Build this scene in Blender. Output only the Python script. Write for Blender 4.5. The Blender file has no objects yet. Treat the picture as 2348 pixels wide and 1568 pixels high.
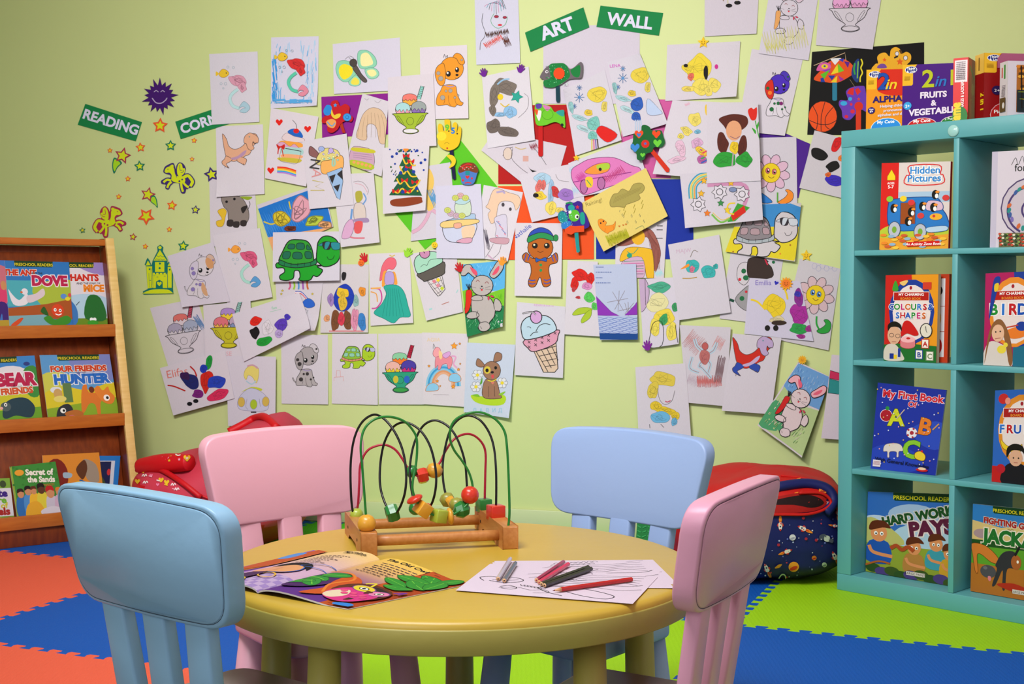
import bpy, bmesh, math, random
from mathutils import Vector, Matrix, noise
from mathutils.geometry import tessellate_polygon
from math import sin, cos, pi, radians as R
sc = bpy.context.scene
C = sc.collection
# ------------------------------------------------------------------ camera
FPX, CAMH, PIT = 3050.0, 0.985, math.atan(127 / 3050)
cd = bpy.data.cameras.new('camera'); cam = bpy.data.objects.new('camera', cd); C.objects.link(cam)
cam.location = (0, 0, CAMH); cam.rotation_euler = (pi / 2 - PIT, 0, 0)
cd.sensor_width = 36; cd.lens = FPX / 2348 * 36; cd.clip_start = .05
cd.dof.use_dof = True; cd.dof.focus_distance = 2.5; cd.dof.aperture_fstop = 28
sc.camera = cam
# ------------------------------------------------------------------ light
w = bpy.data.worlds.new('world'); sc.world = w; w.use_nodes = True
w.node_tree.nodes['Background'].inputs[0].default_value = (.95, .93, 1, 1)
w.node_tree.nodes['Background'].inputs[1].default_value = .4
def area(n, loc, tgt, e, sx, sy, col=(1, 1, 1)):
    l = bpy.data.lights.new(n, 'AREA'); l.shape = 'RECTANGLE'; l.size = sx; l.size_y = sy; l.energy = e; l.color = col
    o = bpy.data.objects.new(n, l); C.objects.link(o); o.location = loc
    o.rotation_euler = (Vector(tgt) - Vector(loc)).to_track_quat('-Z', 'Y').to_euler(); return o
area('ceiling_spot_panel', (-1.2, 2.2, 2.74), (-.1, 5.35, .95), 36, .5, .5, (1, .98, .95)).data.spread = R(100)
area('ceiling_panel_light', (-.5, 1.7, 2.78), (-.2, 2.9, .4), 84, 1.2, 1.2, (.98, .97, 1))
area('warm_ceiling_light', (.75, 2.6, 2.78), (1.0, 4.9, .6), 13, .5, .5, (1, .80, .58))
area('added_fill_light', (-1.8, -1.2, 2.0), (-.2, 2.8, .6), 34, 1.6, 1.4, (.95, .97, 1))  # unseen fill added behind the camera to brighten the near chair backs
sc.view_settings.view_transform = 'Standard'; sc.view_settings.look = 'None'
sc.view_settings.exposure = 0.0; sc.view_settings.gamma = 1; sc.view_settings.use_curve_mapping = False
# ------------------------------------------------------------------ helpers
def lin(c):
    if isinstance(c, str): c = tuple(int(c[i:i+2], 16) / 255 for i in (0, 2, 4))
    return tuple((v / 12.92 if v <= .04045 else ((v + .055) / 1.055) ** 2.4) for v in c)
def ray(x, y):
    a = (x - 1174) / FPX; b = (784 - y) / FPX
    return Vector((a, cos(PIT) + b * sin(PIT), b * cos(PIT) - sin(PIT)))
O = Vector((0, 0, CAMH))
def onplane(x, y, p, n):
    r = ray(x, y); return O + r * ((p - O).dot(n) / r.dot(n))
def onz(x, y, z): return onplane(x, y, Vector((0, 0, z)), Vector((0, 0, 1)))
WN = Vector((-.3, -1, 0)).normalized(); WP = Vector((0, 5.32, 0)); WT = Vector((1, -.3, 0)).normalized()
def onwall(x, y, off=0): return onplane(x, y, WP, WN) + WN * off
def mat(name, col, rough=.5, bump=0, bscale=60, var=0, vscale=8, spec=.5, coat=0):
    m = bpy.data.materials.new(name); m.use_nodes = True; nt = m.node_tree; b = nt.nodes['Principled BSDF']
    b.inputs['Roughness'].default_value = rough; b.inputs['Specular IOR Level'].default_value = spec
    b.inputs['Coat Weight'].default_value = coat
    c = lin(col); b.inputs['Base Color'].default_value = (*c, 1)
    tc = nt.nodes.new('ShaderNodeTexCoord')
    if var:
        n = nt.nodes.new('ShaderNodeTexNoise'); n.inputs['Scale'].default_value = vscale; n.inputs['Detail'].default_value = 5
        nt.links.new(tc.outputs['Object'], n.inputs['Vector'])
        mx = nt.nodes.new('ShaderNodeMix'); mx.data_type = 'RGBA'
        mx.inputs[6].default_value = (*[v * (1 - var) for v in c], 1); mx.inputs[7].default_value = (*[min(1, v * (1 + var)) for v in c], 1)
        nt.links.new(n.outputs['Fac'], mx.inputs[0]); nt.links.new(mx.outputs[2], b.inputs['Base Color'])
    if bump:
        n = nt.nodes.new('ShaderNodeTexNoise'); n.inputs['Scale'].default_value = bscale; n.inputs['Detail'].default_value = 4
        nt.links.new(tc.outputs['Object'], n.inputs['Vector'])
        bp = nt.nodes.new('ShaderNodeBump'); bp.inputs['Strength'].default_value = bump; bp.inputs['Distance'].default_value = .004
        nt.links.new(n.outputs['Fac'], bp.inputs['Height']); nt.links.new(bp.outputs['Normal'], b.inputs['Normal'])
    return m
def wood(name, c1, c2, sc_=(3, 3, 40), rough=.4):
    m = mat(name, c1, rough); nt = m.node_tree; b = nt.nodes['Principled BSDF']
    tc = nt.nodes.new('ShaderNodeTexCoord'); mp = nt.nodes.new('ShaderNodeMapping'); mp.inputs['Scale'].default_value = sc_
    n = nt.nodes.new('ShaderNodeTexNoise'); n.inputs['Scale'].default_value = 4; n.inputs['Detail'].default_value = 6
    mx = nt.nodes.new('ShaderNodeMix'); mx.data_type = 'RGBA'
    mx.inputs[6].default_value = (*lin(c1), 1); mx.inputs[7].default_value = (*lin(c2), 1)
    nt.links.new(tc.outputs['Object'], mp.inputs[0]); nt.links.new(mp.outputs[0], n.inputs['Vector'])
    rp = nt.nodes.new('ShaderNodeMapRange'); rp.inputs[1].default_value = .35; rp.inputs[2].default_value = .65
    nt.links.new(n.outputs['Fac'], rp.inputs[0]); nt.links.new(rp.outputs[0], mx.inputs[0]); nt.links.new(mx.outputs[2], b.inputs['Base Color'])
    return m
def pmat(name, rough, spec=.4, grain=.05):
    m = mat(name, 'ffffff', rough, spec=spec); nt = m.node_tree
    a = nt.nodes.new('ShaderNodeVertexColor'); a.layer_name = 'Col'
    tc = nt.nodes.new('ShaderNodeTexCoord'); mp = nt.nodes.new('ShaderNodeMapping'); mp.inputs['Scale'].default_value = (1, 1, .35); mp.inputs['Rotation'].default_value = (0, .5, 0)
    n = nt.nodes.new('ShaderNodeTexNoise'); n.inputs['Scale'].default_value = 420; n.inputs['Detail'].default_value = 3
    rp = nt.nodes.new('ShaderNodeMapRange'); rp.inputs[1].default_value = .3; rp.inputs[2].default_value = .7; rp.inputs[3].default_value = 1 - grain; rp.inputs[4].default_value = 1
    mx = nt.nodes.new('ShaderNodeMix'); mx.data_type = 'RGBA'; mx.blend_type = 'MULTIPLY'; mx.inputs[0].default_value = 1
    nt.links.new(tc.outputs['Object'], mp.inputs[0]); nt.links.new(mp.outputs[0], n.inputs['Vector']); nt.links.new(n.outputs['Fac'], rp.inputs[0])
    nt.links.new(a.outputs[0], mx.inputs[6]); nt.links.new(rp.outputs[0], mx.inputs[7]); nt.links.new(mx.outputs[2], nt.nodes['Principled BSDF'].inputs['Base Color']); return m
PAPER = pmat('coloured_paper', .75, .25); GLOSS = pmat('glossy_print', .36, .3, .02)
def empty(name, loc, rz=0):
    o = bpy.data.objects.new(name, None); o.location = loc; o.rotation_euler = (0, 0, rz); o.empty_display_size = .05; C.objects.link(o); return o
def tag(o, label=None, cat=None, group=None, kind=None):
    if label: o['label'] = label
    if cat: o['category'] = cat
    if group: o['group'] = group
    if kind: o['kind'] = kind
    return o
def link(name, me, parent=None, m=None, smooth=False):
    if m:
        me.materials.clear(); me.materials.append(m)
    if smooth:
        for p in me.polygons: p.use_smooth = True
    o = bpy.data.objects.new(name, me); C.objects.link(o)
    if parent: o.parent = parent
    return o
def raw(name, vs, fs, parent=None, m=None, smooth=False):
    """world (or parent-local) vertices -> one mesh object whose origin is its centre"""
    c = Vector((0, 0, 0))
    for v in vs: c += Vector(v)
    c /= max(1, len(vs))
    me = bpy.data.meshes.new(name); me.from_pydata([Vector(v) - c for v in vs], [], fs); me.update()
    o = link(name, me, parent, m, smooth); o.location = c; return o
def mod_bevel(o, w, seg=3):
    b = o.modifiers.new('bevel', 'BEVEL'); b.width = w; b.segments = seg; b.limit_method = 'ANGLE'; b.angle_limit = R(35)
    for p in o.data.polygons: p.use_smooth = True
    return o
def box(name, c, d, parent=None, m=None, bev=.002, M=None):
    x, y, z = [v / 2 for v in d]
    vs = [Vector((i * x, j * y, k * z)) for i in (-1, 1) for j in (-1, 1) for k in (-1, 1)]
    if M: vs = [M @ v for v in vs]
    c = Vector(c); vs = [v + c for v in vs]
    o = raw(name, vs, [(0, 1, 3, 2), (4, 6, 7, 5), (0, 4, 5, 1), (2, 3, 7, 6), (0, 2, 6, 4), (1, 5, 7, 3)], parent, m)
    if bev: mod_bevel(o, bev, 2)
    return o
def lathe(name, prof, parent=None, m=None, n=32, M=None, c=(0, 0, 0)):
    vs, fs = [], []
    for r, z in prof:
        for i in range(n): vs.append(Vector((r * cos(2 * pi * i / n), r * sin(2 * pi * i / n), z)))
    k = len(prof)
    for j in range(k - 1):
        for i in range(n):
            fs.append((j * n + i, j * n + (i + 1) % n, (j + 1) * n + (i + 1) % n, (j + 1) * n + i))
    fs.append(tuple(range(n))[::-1]); fs.append(tuple((k - 1) * n + i for i in range(n)))
    if M: vs = [M @ v for v in vs]
    vs = [v + Vector(c) for v in vs]
    return raw(name, vs, fs, parent, m, True)
def smooth_pts(P, close=False, k=6):
    out = []; n = len(P); rng = range(n) if close else range(n - 1)
    for i in rng:
        if close: a, b, c, d = P[(i-1) % n], P[i], P[(i+1) % n], P[(i+2) % n]
        else: a, b, c, d = P[max(0, i-1)], P[i], P[i+1], P[min(n-1, i+2)]
        for j in range(k):
            t = j / k
            out.append(tuple(.5 * (2*b[q] + (c[q]-a[q])*t + (2*a[q]-5*b[q]+4*c[q]-d[q])*t*t + (3*b[q]-a[q]-3*c[q]+d[q])*t**3) for q in range(len(b))))
    if not close: out.append(tuple(P[-1]))
    return out
def tube(name, pts, r, parent=None, m=None, n=10, k=6, taper=None):
    P = [Vector(p) for p in smooth_pts([tuple(p) for p in pts], False, k)]
    vs, fs = [], []; prev = None
    for i, p in enumerate(P):
        t = (P[min(i+1, len(P)-1)] - P[max(i-1, 0)]).normalized()
        if prev is None: a = t.orthogonal().normalized()
        else: a = (prev - t * prev.dot(t)).normalized()
        prev = a; b = t.cross(a); rr = r if not taper else r * taper(i / (len(P) - 1))
        for j in range(n): vs.append(p + a * rr * cos(2*pi*j/n) + b * rr * sin(2*pi*j/n))
    for i in range(len(P)-1):
        for j in range(n): fs.append((i*n+j, i*n+(j+1) % n, (i+1)*n+(j+1) % n, (i+1)*n+j))
    fs.append(tuple(range(n))[::-1]); fs.append(tuple((len(P)-1)*n+j for j in range(n)))
    return raw(name, vs, fs, parent, m, True)
# ------------------------------------------------------------------ flat coloured artwork as real mesh
_txt = {}
def glyphs(s, bold, font=None):
    k = (s, bold)
    if k not in _txt:
        cu = bpy.data.curves.new('t', 'FONT'); cu.body = s; cu.size = 1; cu.offset = bold; cu.resolution_u = 3; cu.align_x = 'CENTER'; cu.fill_mode = 'BOTH'
        o = bpy.data.objects.new('t', cu); me = bpy.data.meshes.new_from_object(o)
        V = [(v.co.x, v.co.y) for v in me.vertices]; Fc = [tuple(p.vertices) for p in me.polygons]
        _txt[k] = (V, Fc); bpy.data.objects.remove(o); bpy.data.meshes.remove(me); bpy.data.curves.remove(cu)
    return _txt[k]
def pts(s):
    return [tuple(float(v) for v in p.split(',')) for p in s.split()] if isinstance(s, str) else [tuple(p) for p in s]
class Art:
    def __init__(s): s.v = []; s.f = []; s.c = []; s.z = 0; s.M = (1, 0, 0, 0, 1, 0); s.rd = random.Random(7); s.w = 1
    def at(s, cx=0, cy=0, sc_=1, rot=0, ox=0, oy=0, sx=1):
        """local (ox,oy) lands on (cx,cy); scale, rotation in degrees"""
        a, b = cos(R(rot)) * sc_, sin(R(rot)) * sc_
        s.M = (a * sx, -b, cx - a * sx * ox + b * oy, b * sx, a, cy - b * sx * ox - a * oy); s.w = sc_; return s
    def zone(s, ox, oy, k=3.913): return s.at(ox, oy, 1 / k)
    def tr(s, p): return (s.M[0]*p[0] + s.M[1]*p[1] + s.M[2], s.M[3]*p[0] + s.M[4]*p[1] + s.M[5])
    def _add(s, P, faces, col):
        b = len(s.v); s.v += [(*s.tr(p), s.z) for p in P]
        c = lin(col)
        for f in faces: s.f.append(tuple(b + i for i in f)); s.c.append(c)
    def poly(s, P, col, out=None, w=2, sm=True, k=4):
        P = pts(P); P = smooth_pts(P, True, k) if sm else P
        if col: s.z += 1; s._add(P, [tuple(range(len(P)))], col)
        if out: s.line(P, out, w, False, True)
        return s
    def line(s, P, col, w=2, sm=True, close=False, k=4):
        P = pts(P); P = smooth_pts(P, close, k) if sm else P
        n = len(P); V = []
        for i in range(n):
            a = P[(i-1) % n] if close or i else P[i]; b = P[(i+1) % n] if close or i < n-1 else P[i]
            dx, dy = b[0]-a[0], b[1]-a[1]; L = math.hypot(dx, dy) or 1
            nx, ny = -dy/L*w/2, dx/L*w/2
            V += [(P[i][0]+nx, P[i][1]+ny), (P[i][0]-nx, P[i][1]-ny)]
        s.z += 1
        s._add(V, [(2*i, 2*i+1, (2*i+3) % (2*n), (2*i+2) % (2*n)) for i in range(n if close else n-1)], col); return s
    def ell(s, cx, cy, rx, ry=None, col=None, out=None, w=2, rot=0, n=18):
        ry = ry or rx; c, d = cos(R(rot)), sin(R(rot))
        P = [(cx+rx*cos(2*pi*i/n)*c-ry*sin(2*pi*i/n)*d, cy+rx*cos(2*pi*i/n)*d+ry*sin(2*pi*i/n)*c) for i in range(n)]
        return s.poly(P, col, out, w, False)
    def rect(s, x0, y0, x1, y1, col, out=None, w=2): return s.poly([(x0, y0), (x1, y0), (x1, y1), (x0, y1)], col, out, w, False)
    def star(s, cx, cy, r, col, out=None, w=2, rot=0, n=5, inner=.48):
        P = [(cx+(r if i % 2 == 0 else r*inner)*sin(pi*i/n+R(rot)), cy-(r if i % 2 == 0 else r*inner)*cos(pi*i/n+R(rot))) for i in range(2*n)]
        return s.poly(P, col, out, w, False)
    def heart(s, cx, cy, r, col, out=None, w=2, rot=0):
        P = [(0, .9), (-.55, .35), (-.95, -.15), (-.85, -.7), (-.4, -.85), (0, -.45), (.4, -.85), (.85, -.7), (.95, -.15), (.55, .35)]
        c, d = cos(R(rot)), sin(R(rot))
        return s.poly([(cx+r*(x*c-y*d), cy+r*(x*d+y*c)) for x, y in P], col, out, w)
    def hatch(s, x0, y0, x1, y1, col, n=8, w=2, ang=70, jit=.3):
        """crayon strokes filling a box"""
        rd = s.rd; cx, cy = (x0+x1)/2, (y0+y1)/2; P = []
        for i in range(n):
            t = (i+.5)/n; x = x0+(x1-x0)*t; j = (x1-x0)/n*jit
            P += [(x+rd.uniform(-j, j), y0+rd.uniform(0, .12)*(y1-y0)), (x+(x1-x0)/n*.5, y1-rd.uniform(0, .12)*(y1-y0))]
        a = R(ang-90); c, d = cos(a), sin(a)
        return s.line([(cx+(x-cx)*c-(y-cy)*d, cy+(x-cx)*d+(y-cy)*c) for x, y in P], col, w, True, k=2)
    def scrib(s, cx, cy, rx, ry, col, seed=1, dark=None, n=9, rot=0, w=2, fill=True, k=7):
        """a loose crayon patch: wobbly fill, swirling strokes"""
        rd = random.Random(seed); c, d = cos(R(rot)), sin(R(rot))
        def q(a, f): x, y = rx*f*cos(a), ry*f*sin(a); return (cx+x*c-y*d, cy+x*d+y*c)
        if fill: s.poly([q(2*pi*i/n, rd.uniform(.72, 1.08)) for i in range(n)], col, dark, w*.8)
        P = [q(i*2.4+rd.random(), rd.uniform(.3, .92)) for i in range(k+4)]
        s.line(P, dark or col, w*.7, True, k=4); return s
    def text(s, t, x, y, size, col, rot=0, bold=0, out=None, ow=.03, sy=1, sk=0):
        c, d = cos(R(rot)), sin(R(rot)); bold *= .72; ow *= .9
        for b, cc in ([(bold+ow, out)] if out else []) + [(bold, col)]:
            V, Fc = glyphs(t, b); s.z += 1
            s._add([(x+size*((vx+sk*vy)*c+vy*sy*d), y+size*((vx+sk*vy)*d-vy*sy*c)) for vx, vy in V], Fc, cc)
        return s
    def words(s, x, y, wd, h, col, n=3, seed=3):
        """tiny unreadable print as dashes"""
        rd = random.Random(seed)
        for i in range(n):
            xx = x
            while xx < x+wd:
                l = rd.uniform(.06, .16)*wd; s.rect(xx, y+i*h*1.9, min(xx+l, x+wd), y+i*h*1.9+h, col); xx += l+.04*wd
        return s
def cut_art(art, cuts, clip=()):
    """split the artwork along grid lines (point, direction) so that it can follow a bent sheet"""
    bm = bmesh.new(); lay = bm.faces.layers.int.new('c'); bv = [bm.verts.new(v) for v in art.v]
    for i, f in enumerate(art.f):
        try: q = bm.faces.new([bv[j] for j in f]); q[lay] = i
        except ValueError: pass
    bm.normal_update(); bmesh.ops.triangulate(bm, faces=[f for f in bm.faces if len(f.verts) > 4], ngon_method='EAR_CLIP')
    for (px, py), (nx, ny) in cuts:
        bmesh.ops.bisect_plane(bm, geom=bm.verts[:] + bm.edges[:] + bm.faces[:], dist=1e-5, plane_co=(px, py, 0), plane_no=(nx, ny, 0))
    for (px, py), (nx, ny) in clip:
        bmesh.ops.bisect_plane(bm, geom=bm.verts[:] + bm.edges[:] + bm.faces[:], dist=1e-5, plane_co=(px, py, 0), plane_no=(nx, ny, 0), clear_outer=True)
    bm.verts.index_update(); V = [tuple(v.co) for v in bm.verts]; Fc = [tuple(v.index for v in f.verts) for f in bm.faces]; Cc = [art.c[f[lay]] for f in bm.faces]
    bm.free(); return V, Fc, Cc
def emit(name, art, fn, m, parent=None, base=None, zs=5e-5, z0=1e-4, cuts=None, clip=()):
    """base = (verts, faces, colours) already in 3D; art vertices go through fn(x, y, lift)"""
    bv, bf, bc = base or ([], [], [])
    vs = [Vector(v) for v in bv]; fs = list(bf); cs = list(bc); k = len(vs)
    if art:
        V, Fc, Cc = (art.v, art.f, art.c) if not (cuts or clip) else cut_art(art, cuts or [], clip)
        vs += [fn(x, y, z0 + z*zs) for x, y, z in V]; fs += [tuple(i+k for i in f) for f in Fc]; cs += Cc
    o = raw(name, vs, fs, parent, m); me = o.data
    at = me.color_attributes.new(name='Col', type='FLOAT_COLOR', domain='CORNER'); buf = []
    for p, c in zip(me.polygons, cs): buf += [c[0], c[1], c[2], 1.0] * p.loop_total
    at.data.foreach_set('color', buf); return o
def lerp2(q, s, t): return q[0]*(1-s)*(1-t) + q[1]*s*(1-t) + q[2]*s*t + q[3]*(1-s)*t
def slab(P4, th, nrm, col, side=None, ns=1, nt=1, f=None):
    """thin solid with a coloured front; f(s,t) adds lift along nrm. returns base for emit"""
    c1 = lin(col); c2 = lin(side or col); vs, fs, cs = [], [], []
    for lay in (0, 1):
        for j in range(nt+1):
            for i in range(ns+1):
                s, t = i/ns, j/nt; p = lerp2(P4, s, t) + nrm*((f(s, t) if f else 0) - lay*th); vs.append(p)
    N = (ns+1)*(nt+1); I = lambda i, j, l: l*N + j*(ns+1) + i
    for j in range(nt):
        for i in range(ns):
            fs.append((I(i, j, 0), I(i, j+1, 0), I(i+1, j+1, 0), I(i+1, j, 0))); cs.append(c1)
            fs.append((I(i, j, 1), I(i+1, j, 1), I(i+1, j+1, 1), I(i, j+1, 1))); cs.append(c2)
    for i in range(ns):
        fs += [(I(i, 0, 0), I(i+1, 0, 0), I(i+1, 0, 1), I(i, 0, 1)), (I(i, nt, 0), I(i, nt, 1), I(i+1, nt, 1), I(i+1, nt, 0))]; cs += [c2, c2]
    for j in range(nt):
        fs += [(I(0, j, 0), I(0, j, 1), I(0, j+1, 1), I(0, j+1, 0)), (I(ns, j, 0), I(ns, j+1, 0), I(ns, j+1, 1), I(ns, j, 1))]; cs += [c2, c2]
    return vs, fs, cs
# ------------------------------------------------------------------ room
def struct(o): o['kind'] = 'structure'; return o
WALLM = mat('green_wall_paint', 'c9d490', .55, bump=.15, bscale=25, var=.03, vscale=2)
def wallbox(name, x0, x1, z0, z1, d0, d1, m):
    vs = []
    for x in (x0, x1):
        for d in (d0, d1):
            for z in (z0, z1): vs.append(WP + WT*x + WN*d + Vector((0, 0, z)))
    return raw(name, vs, [(0, 1, 3, 2), (4, 6, 7, 5), (0, 4, 5, 1), (2, 3, 7, 6), (0, 2, 6, 4), (1, 5, 7, 3)], None, m)
struct(wallbox('wall_back', -4.5, 4.2, -.02, 3, -.1, 0, WALLM))
struct(mod_bevel(wallbox('baseboard_back', -4.5, 4.2, 0, .094, 0, .013, mat('green_baseboard', 'c3cd9a', .4, bump=.2, bscale=15)), .003, 2))
struct(raw('floor', [(-6, -2, -.014), (6, -2, -.014), (6, 8, -.014), (-6, 8, -.014)], [(0, 1, 2, 3)], None, mat('floor_screed', '6a6a62', .8, var=.1)))
CE = mat('ceiling_paint', 'd8d8d0', .8)
def sidewall(name, u0, sgn):
    a_ = WP + WT*u0; d = WN*6.2; t_ = WT*(.1*sgn); vs = [a_+v+UP0*z for z in (-.02, 3) for v in (Vector(), d, d+t_, t_)]
    return struct(raw(name, vs, [(0, 1, 2, 3), (4, 7, 6, 5), (0, 4, 5, 1), (1, 5, 6, 2), (2, 6, 7, 3), (3, 7, 4, 0)], None, WALLM if sgn < 0 else mat('pale_side_wall', 'd4c8d4', .7)))
UP0 = Vector((0, 0, 1)); sidewall('wall_right', 2.38, 1); sidewall('wall_left', -3.3, -1)
cl = [WP + WT*u + WN*w_ for u, w_ in ((-3.3, 0), (2.38, 0), (2.38, 6.2), (-3.3, 6.2))]
struct(raw('ceiling', [v+UP0*2.86 for v in cl] + [v+UP0*2.92 for v in cl], [(0, 3, 2, 1), (4, 5, 6, 7)] + [(i, (i+1) % 4, (i+1) % 4+4, i+4) for i in range(4)], None, CE))
# puzzle mats, 1 m squares
GU, GV = Vector((.921, -.391, 0)).normalized(), Vector((.391, .921, 0)).normalized()
matm = {}
def foam(n, col):
    m = mat(n, col, .6, spec=.25); nt = m.node_tree; b = nt.nodes['Principled BSDF']; tc = nt.nodes.new('ShaderNodeTexCoord')
    wv = nt.nodes.new('ShaderNodeTexWave'); wv.inputs['Scale'].default_value = 26; wv.inputs['Distortion'].default_value = 6; wv.inputs['Detail Scale'].default_value = 14
    bp = nt.nodes.new('ShaderNodeBump'); bp.inputs['Strength'].default_value = .5; bp.inputs['Distance'].default_value = .003
    nt.links.new(tc.outputs['Object'], wv.inputs['Vector']); nt.links.new(wv.outputs['Fac'], bp.inputs['Height']); nt.links.new(bp.outputs[0], b.inputs['Normal']); return m
for k, c in (('red', 'fb6a4e'), ('blue', '0a5cc0'), ('green', 'a6e010'), ('leaf', '4cc81c')): matm[k] = foam(k+'_foam', c)
def mat_edge(p, q, nteeth, sgn, rd):
    """dovetail teeth from p to q; sgn: outward side"""
    d = q - p; L = d.length; d = d / L; nn = Vector((d.y, -d.x, 0)); out = []
    for i in range(nteeth):
        c = (i + .5) / nteeth * L; h = .5 * L / nteeth
        for a, b in ((-.42, 0), (-.62, .55), (-.5, .85), (.5, .85), (.62, .55), (.42, 0)):
            out.append(p + d * (c + a * h) + nn * b * .03 * sgn)
    return out
def puzzle_mat(i, j, colr, label, grp=None):
    o0 = GU*(-.92 + 1.01*i) + GV*(3.78 + j); a = [o0, o0 + GU*1.01, o0 + GU*1.01 + GV, o0 + GV]; P = []
    for k in range(4):
        p, q = a[k], a[(k+1) % 4]
        # shared edge teeth always point to +side in grid terms
        if k in (0, 1): e = mat_edge(p, q, 16, 1 if k == 1 else -1, None)
        else: e = mat_edge(q, p, 16, 1 if k == 3 else -1, None)[::-1]
        P += [p] + e
    P2 = []      # cut square where the wall stands
    dist = [(v - WP).dot(WN) - .014 for v in P]
    if min(dist) < 0:
        for k in range(len(P)):
            a_, b_ = P[k-1], P[k]; da, db = dist[k-1], dist[k]
            if (da < 0) != (db < 0): P2.append(a_ + (b_-a_)*(da/(da-db)))
            if db >= 0: P2.append(b_)
        P = P2
    if len(P) < 4: return
    n = len(P); vs = [Vector((v.x, v.y, 0)) for v in P] + [Vector((v.x, v.y, -.013)) for v in P]
    tri = tessellate_polygon([vs[:n]]); fs = [tuple(t) for t in tri] + [tuple(i + n for i in t[::-1]) for t in tri] + [(k, k+n, (k+1) % n + n, (k+1) % n) for k in range(n)]
    o = raw('puzzle_mat', vs, fs, None, matm[colr]); tag(o, label, 'foam mat', 'interlocking foam floor mats'); return o
for i, j, c, l in [
 (-3, 0, 'blue', 'blue puzzle foam mat in front of the wooden book rack'), (-3, -1, 'red', 'red puzzle foam mat at the left edge, farther of the two red ones'),
 (-2, -1, 'blue', 'blue puzzle foam mat behind the slats of the nearest pale blue chair'), (-2, -2, 'red', 'red puzzle foam mat in the lower left corner, nearer of the two red ones'),
 (-2, 0, 'leaf', 'dark green puzzle foam mat seen between the slats of the far pink chair'), (-2, 1, 'blue', 'blue puzzle foam mat against the wall beside the red bean bag'),
 (-1, -1, 'green', 'lime green puzzle foam mat under the round table'), (-1, 0, 'blue', 'blue puzzle foam mat between the round table and the wall'),
 (0, 0, 'green', 'lime green puzzle foam mat in front of the turquoise cube shelf'), (0, -1, 'blue', 'blue puzzle foam mat in the lower right corner'),
 (0, 1, 'blue', 'blue puzzle foam mat under the rocket print bean bag'), (1, -1, 'green', 'green puzzle foam mat right of the lower right blue mat'),
 (1, 0, 'blue', 'blue puzzle foam mat under the turquoise cube shelf'), (-3, 1, 'green', 'green puzzle foam mat under the wooden book rack'),
 (-1, 1, 'leaf', 'green puzzle foam mat along the wall behind the table'), (-1, -2, 'blue', 'blue puzzle foam mat in front of the round table'),
 (-3, -2, 'blue', 'blue puzzle foam mat left of the nearer red mat'), (-4, 0, 'red', 'red puzzle foam mat left of the wooden rack'), (0, -2, 'green', 'green puzzle foam mat nearest the right pink chair')]:
    puzzle_mat(i, j, c, l)
# ------------------------------------------------------------------ table and chairs
PLY = mat('yellow_plastic', 'c8a63a', .36, bump=.12, bscale=35, var=.05, vscale=5)
PLL = mat('olive_plastic', 'aca04c', .4, bump=.12, bscale=35, var=.03, vscale=5)
TC = Vector((-.098, 2.415, 0))
tb = empty('round_table', TC); tag(tb, 'round yellow-green plastic play table with thick legs in the centre', 'table')
prof = [(.40, .428), (.432, .428), (.4335, .436), (.4335, .468), (.4325, .474), (.429, .4785), (.423, .4808), (.415, .4815), (.30, .4815), (.001, .4815)]
lathe('table_top', prof, tb, PLY, 96)
lathe('rim', [(.42, .4275), (.4335, .4278), (.4352, .430), (.4352, .4655), (.4343, .468), (.4338, .468)], tb, PLL, 96)
def leg(parent, x, y, ztop, r0, r1, sx, sy, m, name='leg'):
    M = Matrix(((1, 0, -sx), (0, 1, -sy), (0, 0, 1)))
    return lathe(name, [(r1*.9, .001), (r1, .006), (r0, ztop)], parent, m, 28, M, (x + sx*ztop, y + sy*ztop, 0))
for k in range(5):
    a = R(-124 + 72*k)
    leg(tb, .362*cos(a), .362*sin(a), .43, .026, .032, .03*cos(a), .03*sin(a), PLL)
def slabshape(name, outline, th, M, parent, m, bev=.006, seg=3):
    n = len(outline); vs = [M(x, -th/2, z) for x, z in outline] + [M(x, th/2, z) for x, z in outline]
    fs = [tuple(range(n))[::-1], tuple(range(n, 2*n))] + [(i, (i+1) % n, (i+1) % n + n, i + n) for i in range(n)]
    o = raw(name, vs, fs, parent, m); mod_bevel(o, bev, seg); return o
def rounded(pp, r, k=7):
    out = []; n = len(pp)
    for i in range(n):
        a, b, c = Vector(pp[i-1]), Vector(pp[i]), Vector(pp[(i+1) % n])
        u, v = (a-b).normalized(), (c-b).normalized(); p0, p1 = b+u*r, b+v*r
        for j in range(k+1):
            t = j/k; out.append(tuple(p0*(1-t)**2 + b*2*t*(1-t) + p1*t*t))
    return out
def dens(pp, L=.03):
    out = []
    for i in range(len(pp)):
        a, b = Vector(pp[i]), Vector(pp[(i+1) % len(pp)]); k = max(1, int((b-a).length / L))
        out += [tuple(a + (b-a)*j/k) for j in range(k)]
    return out
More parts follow.
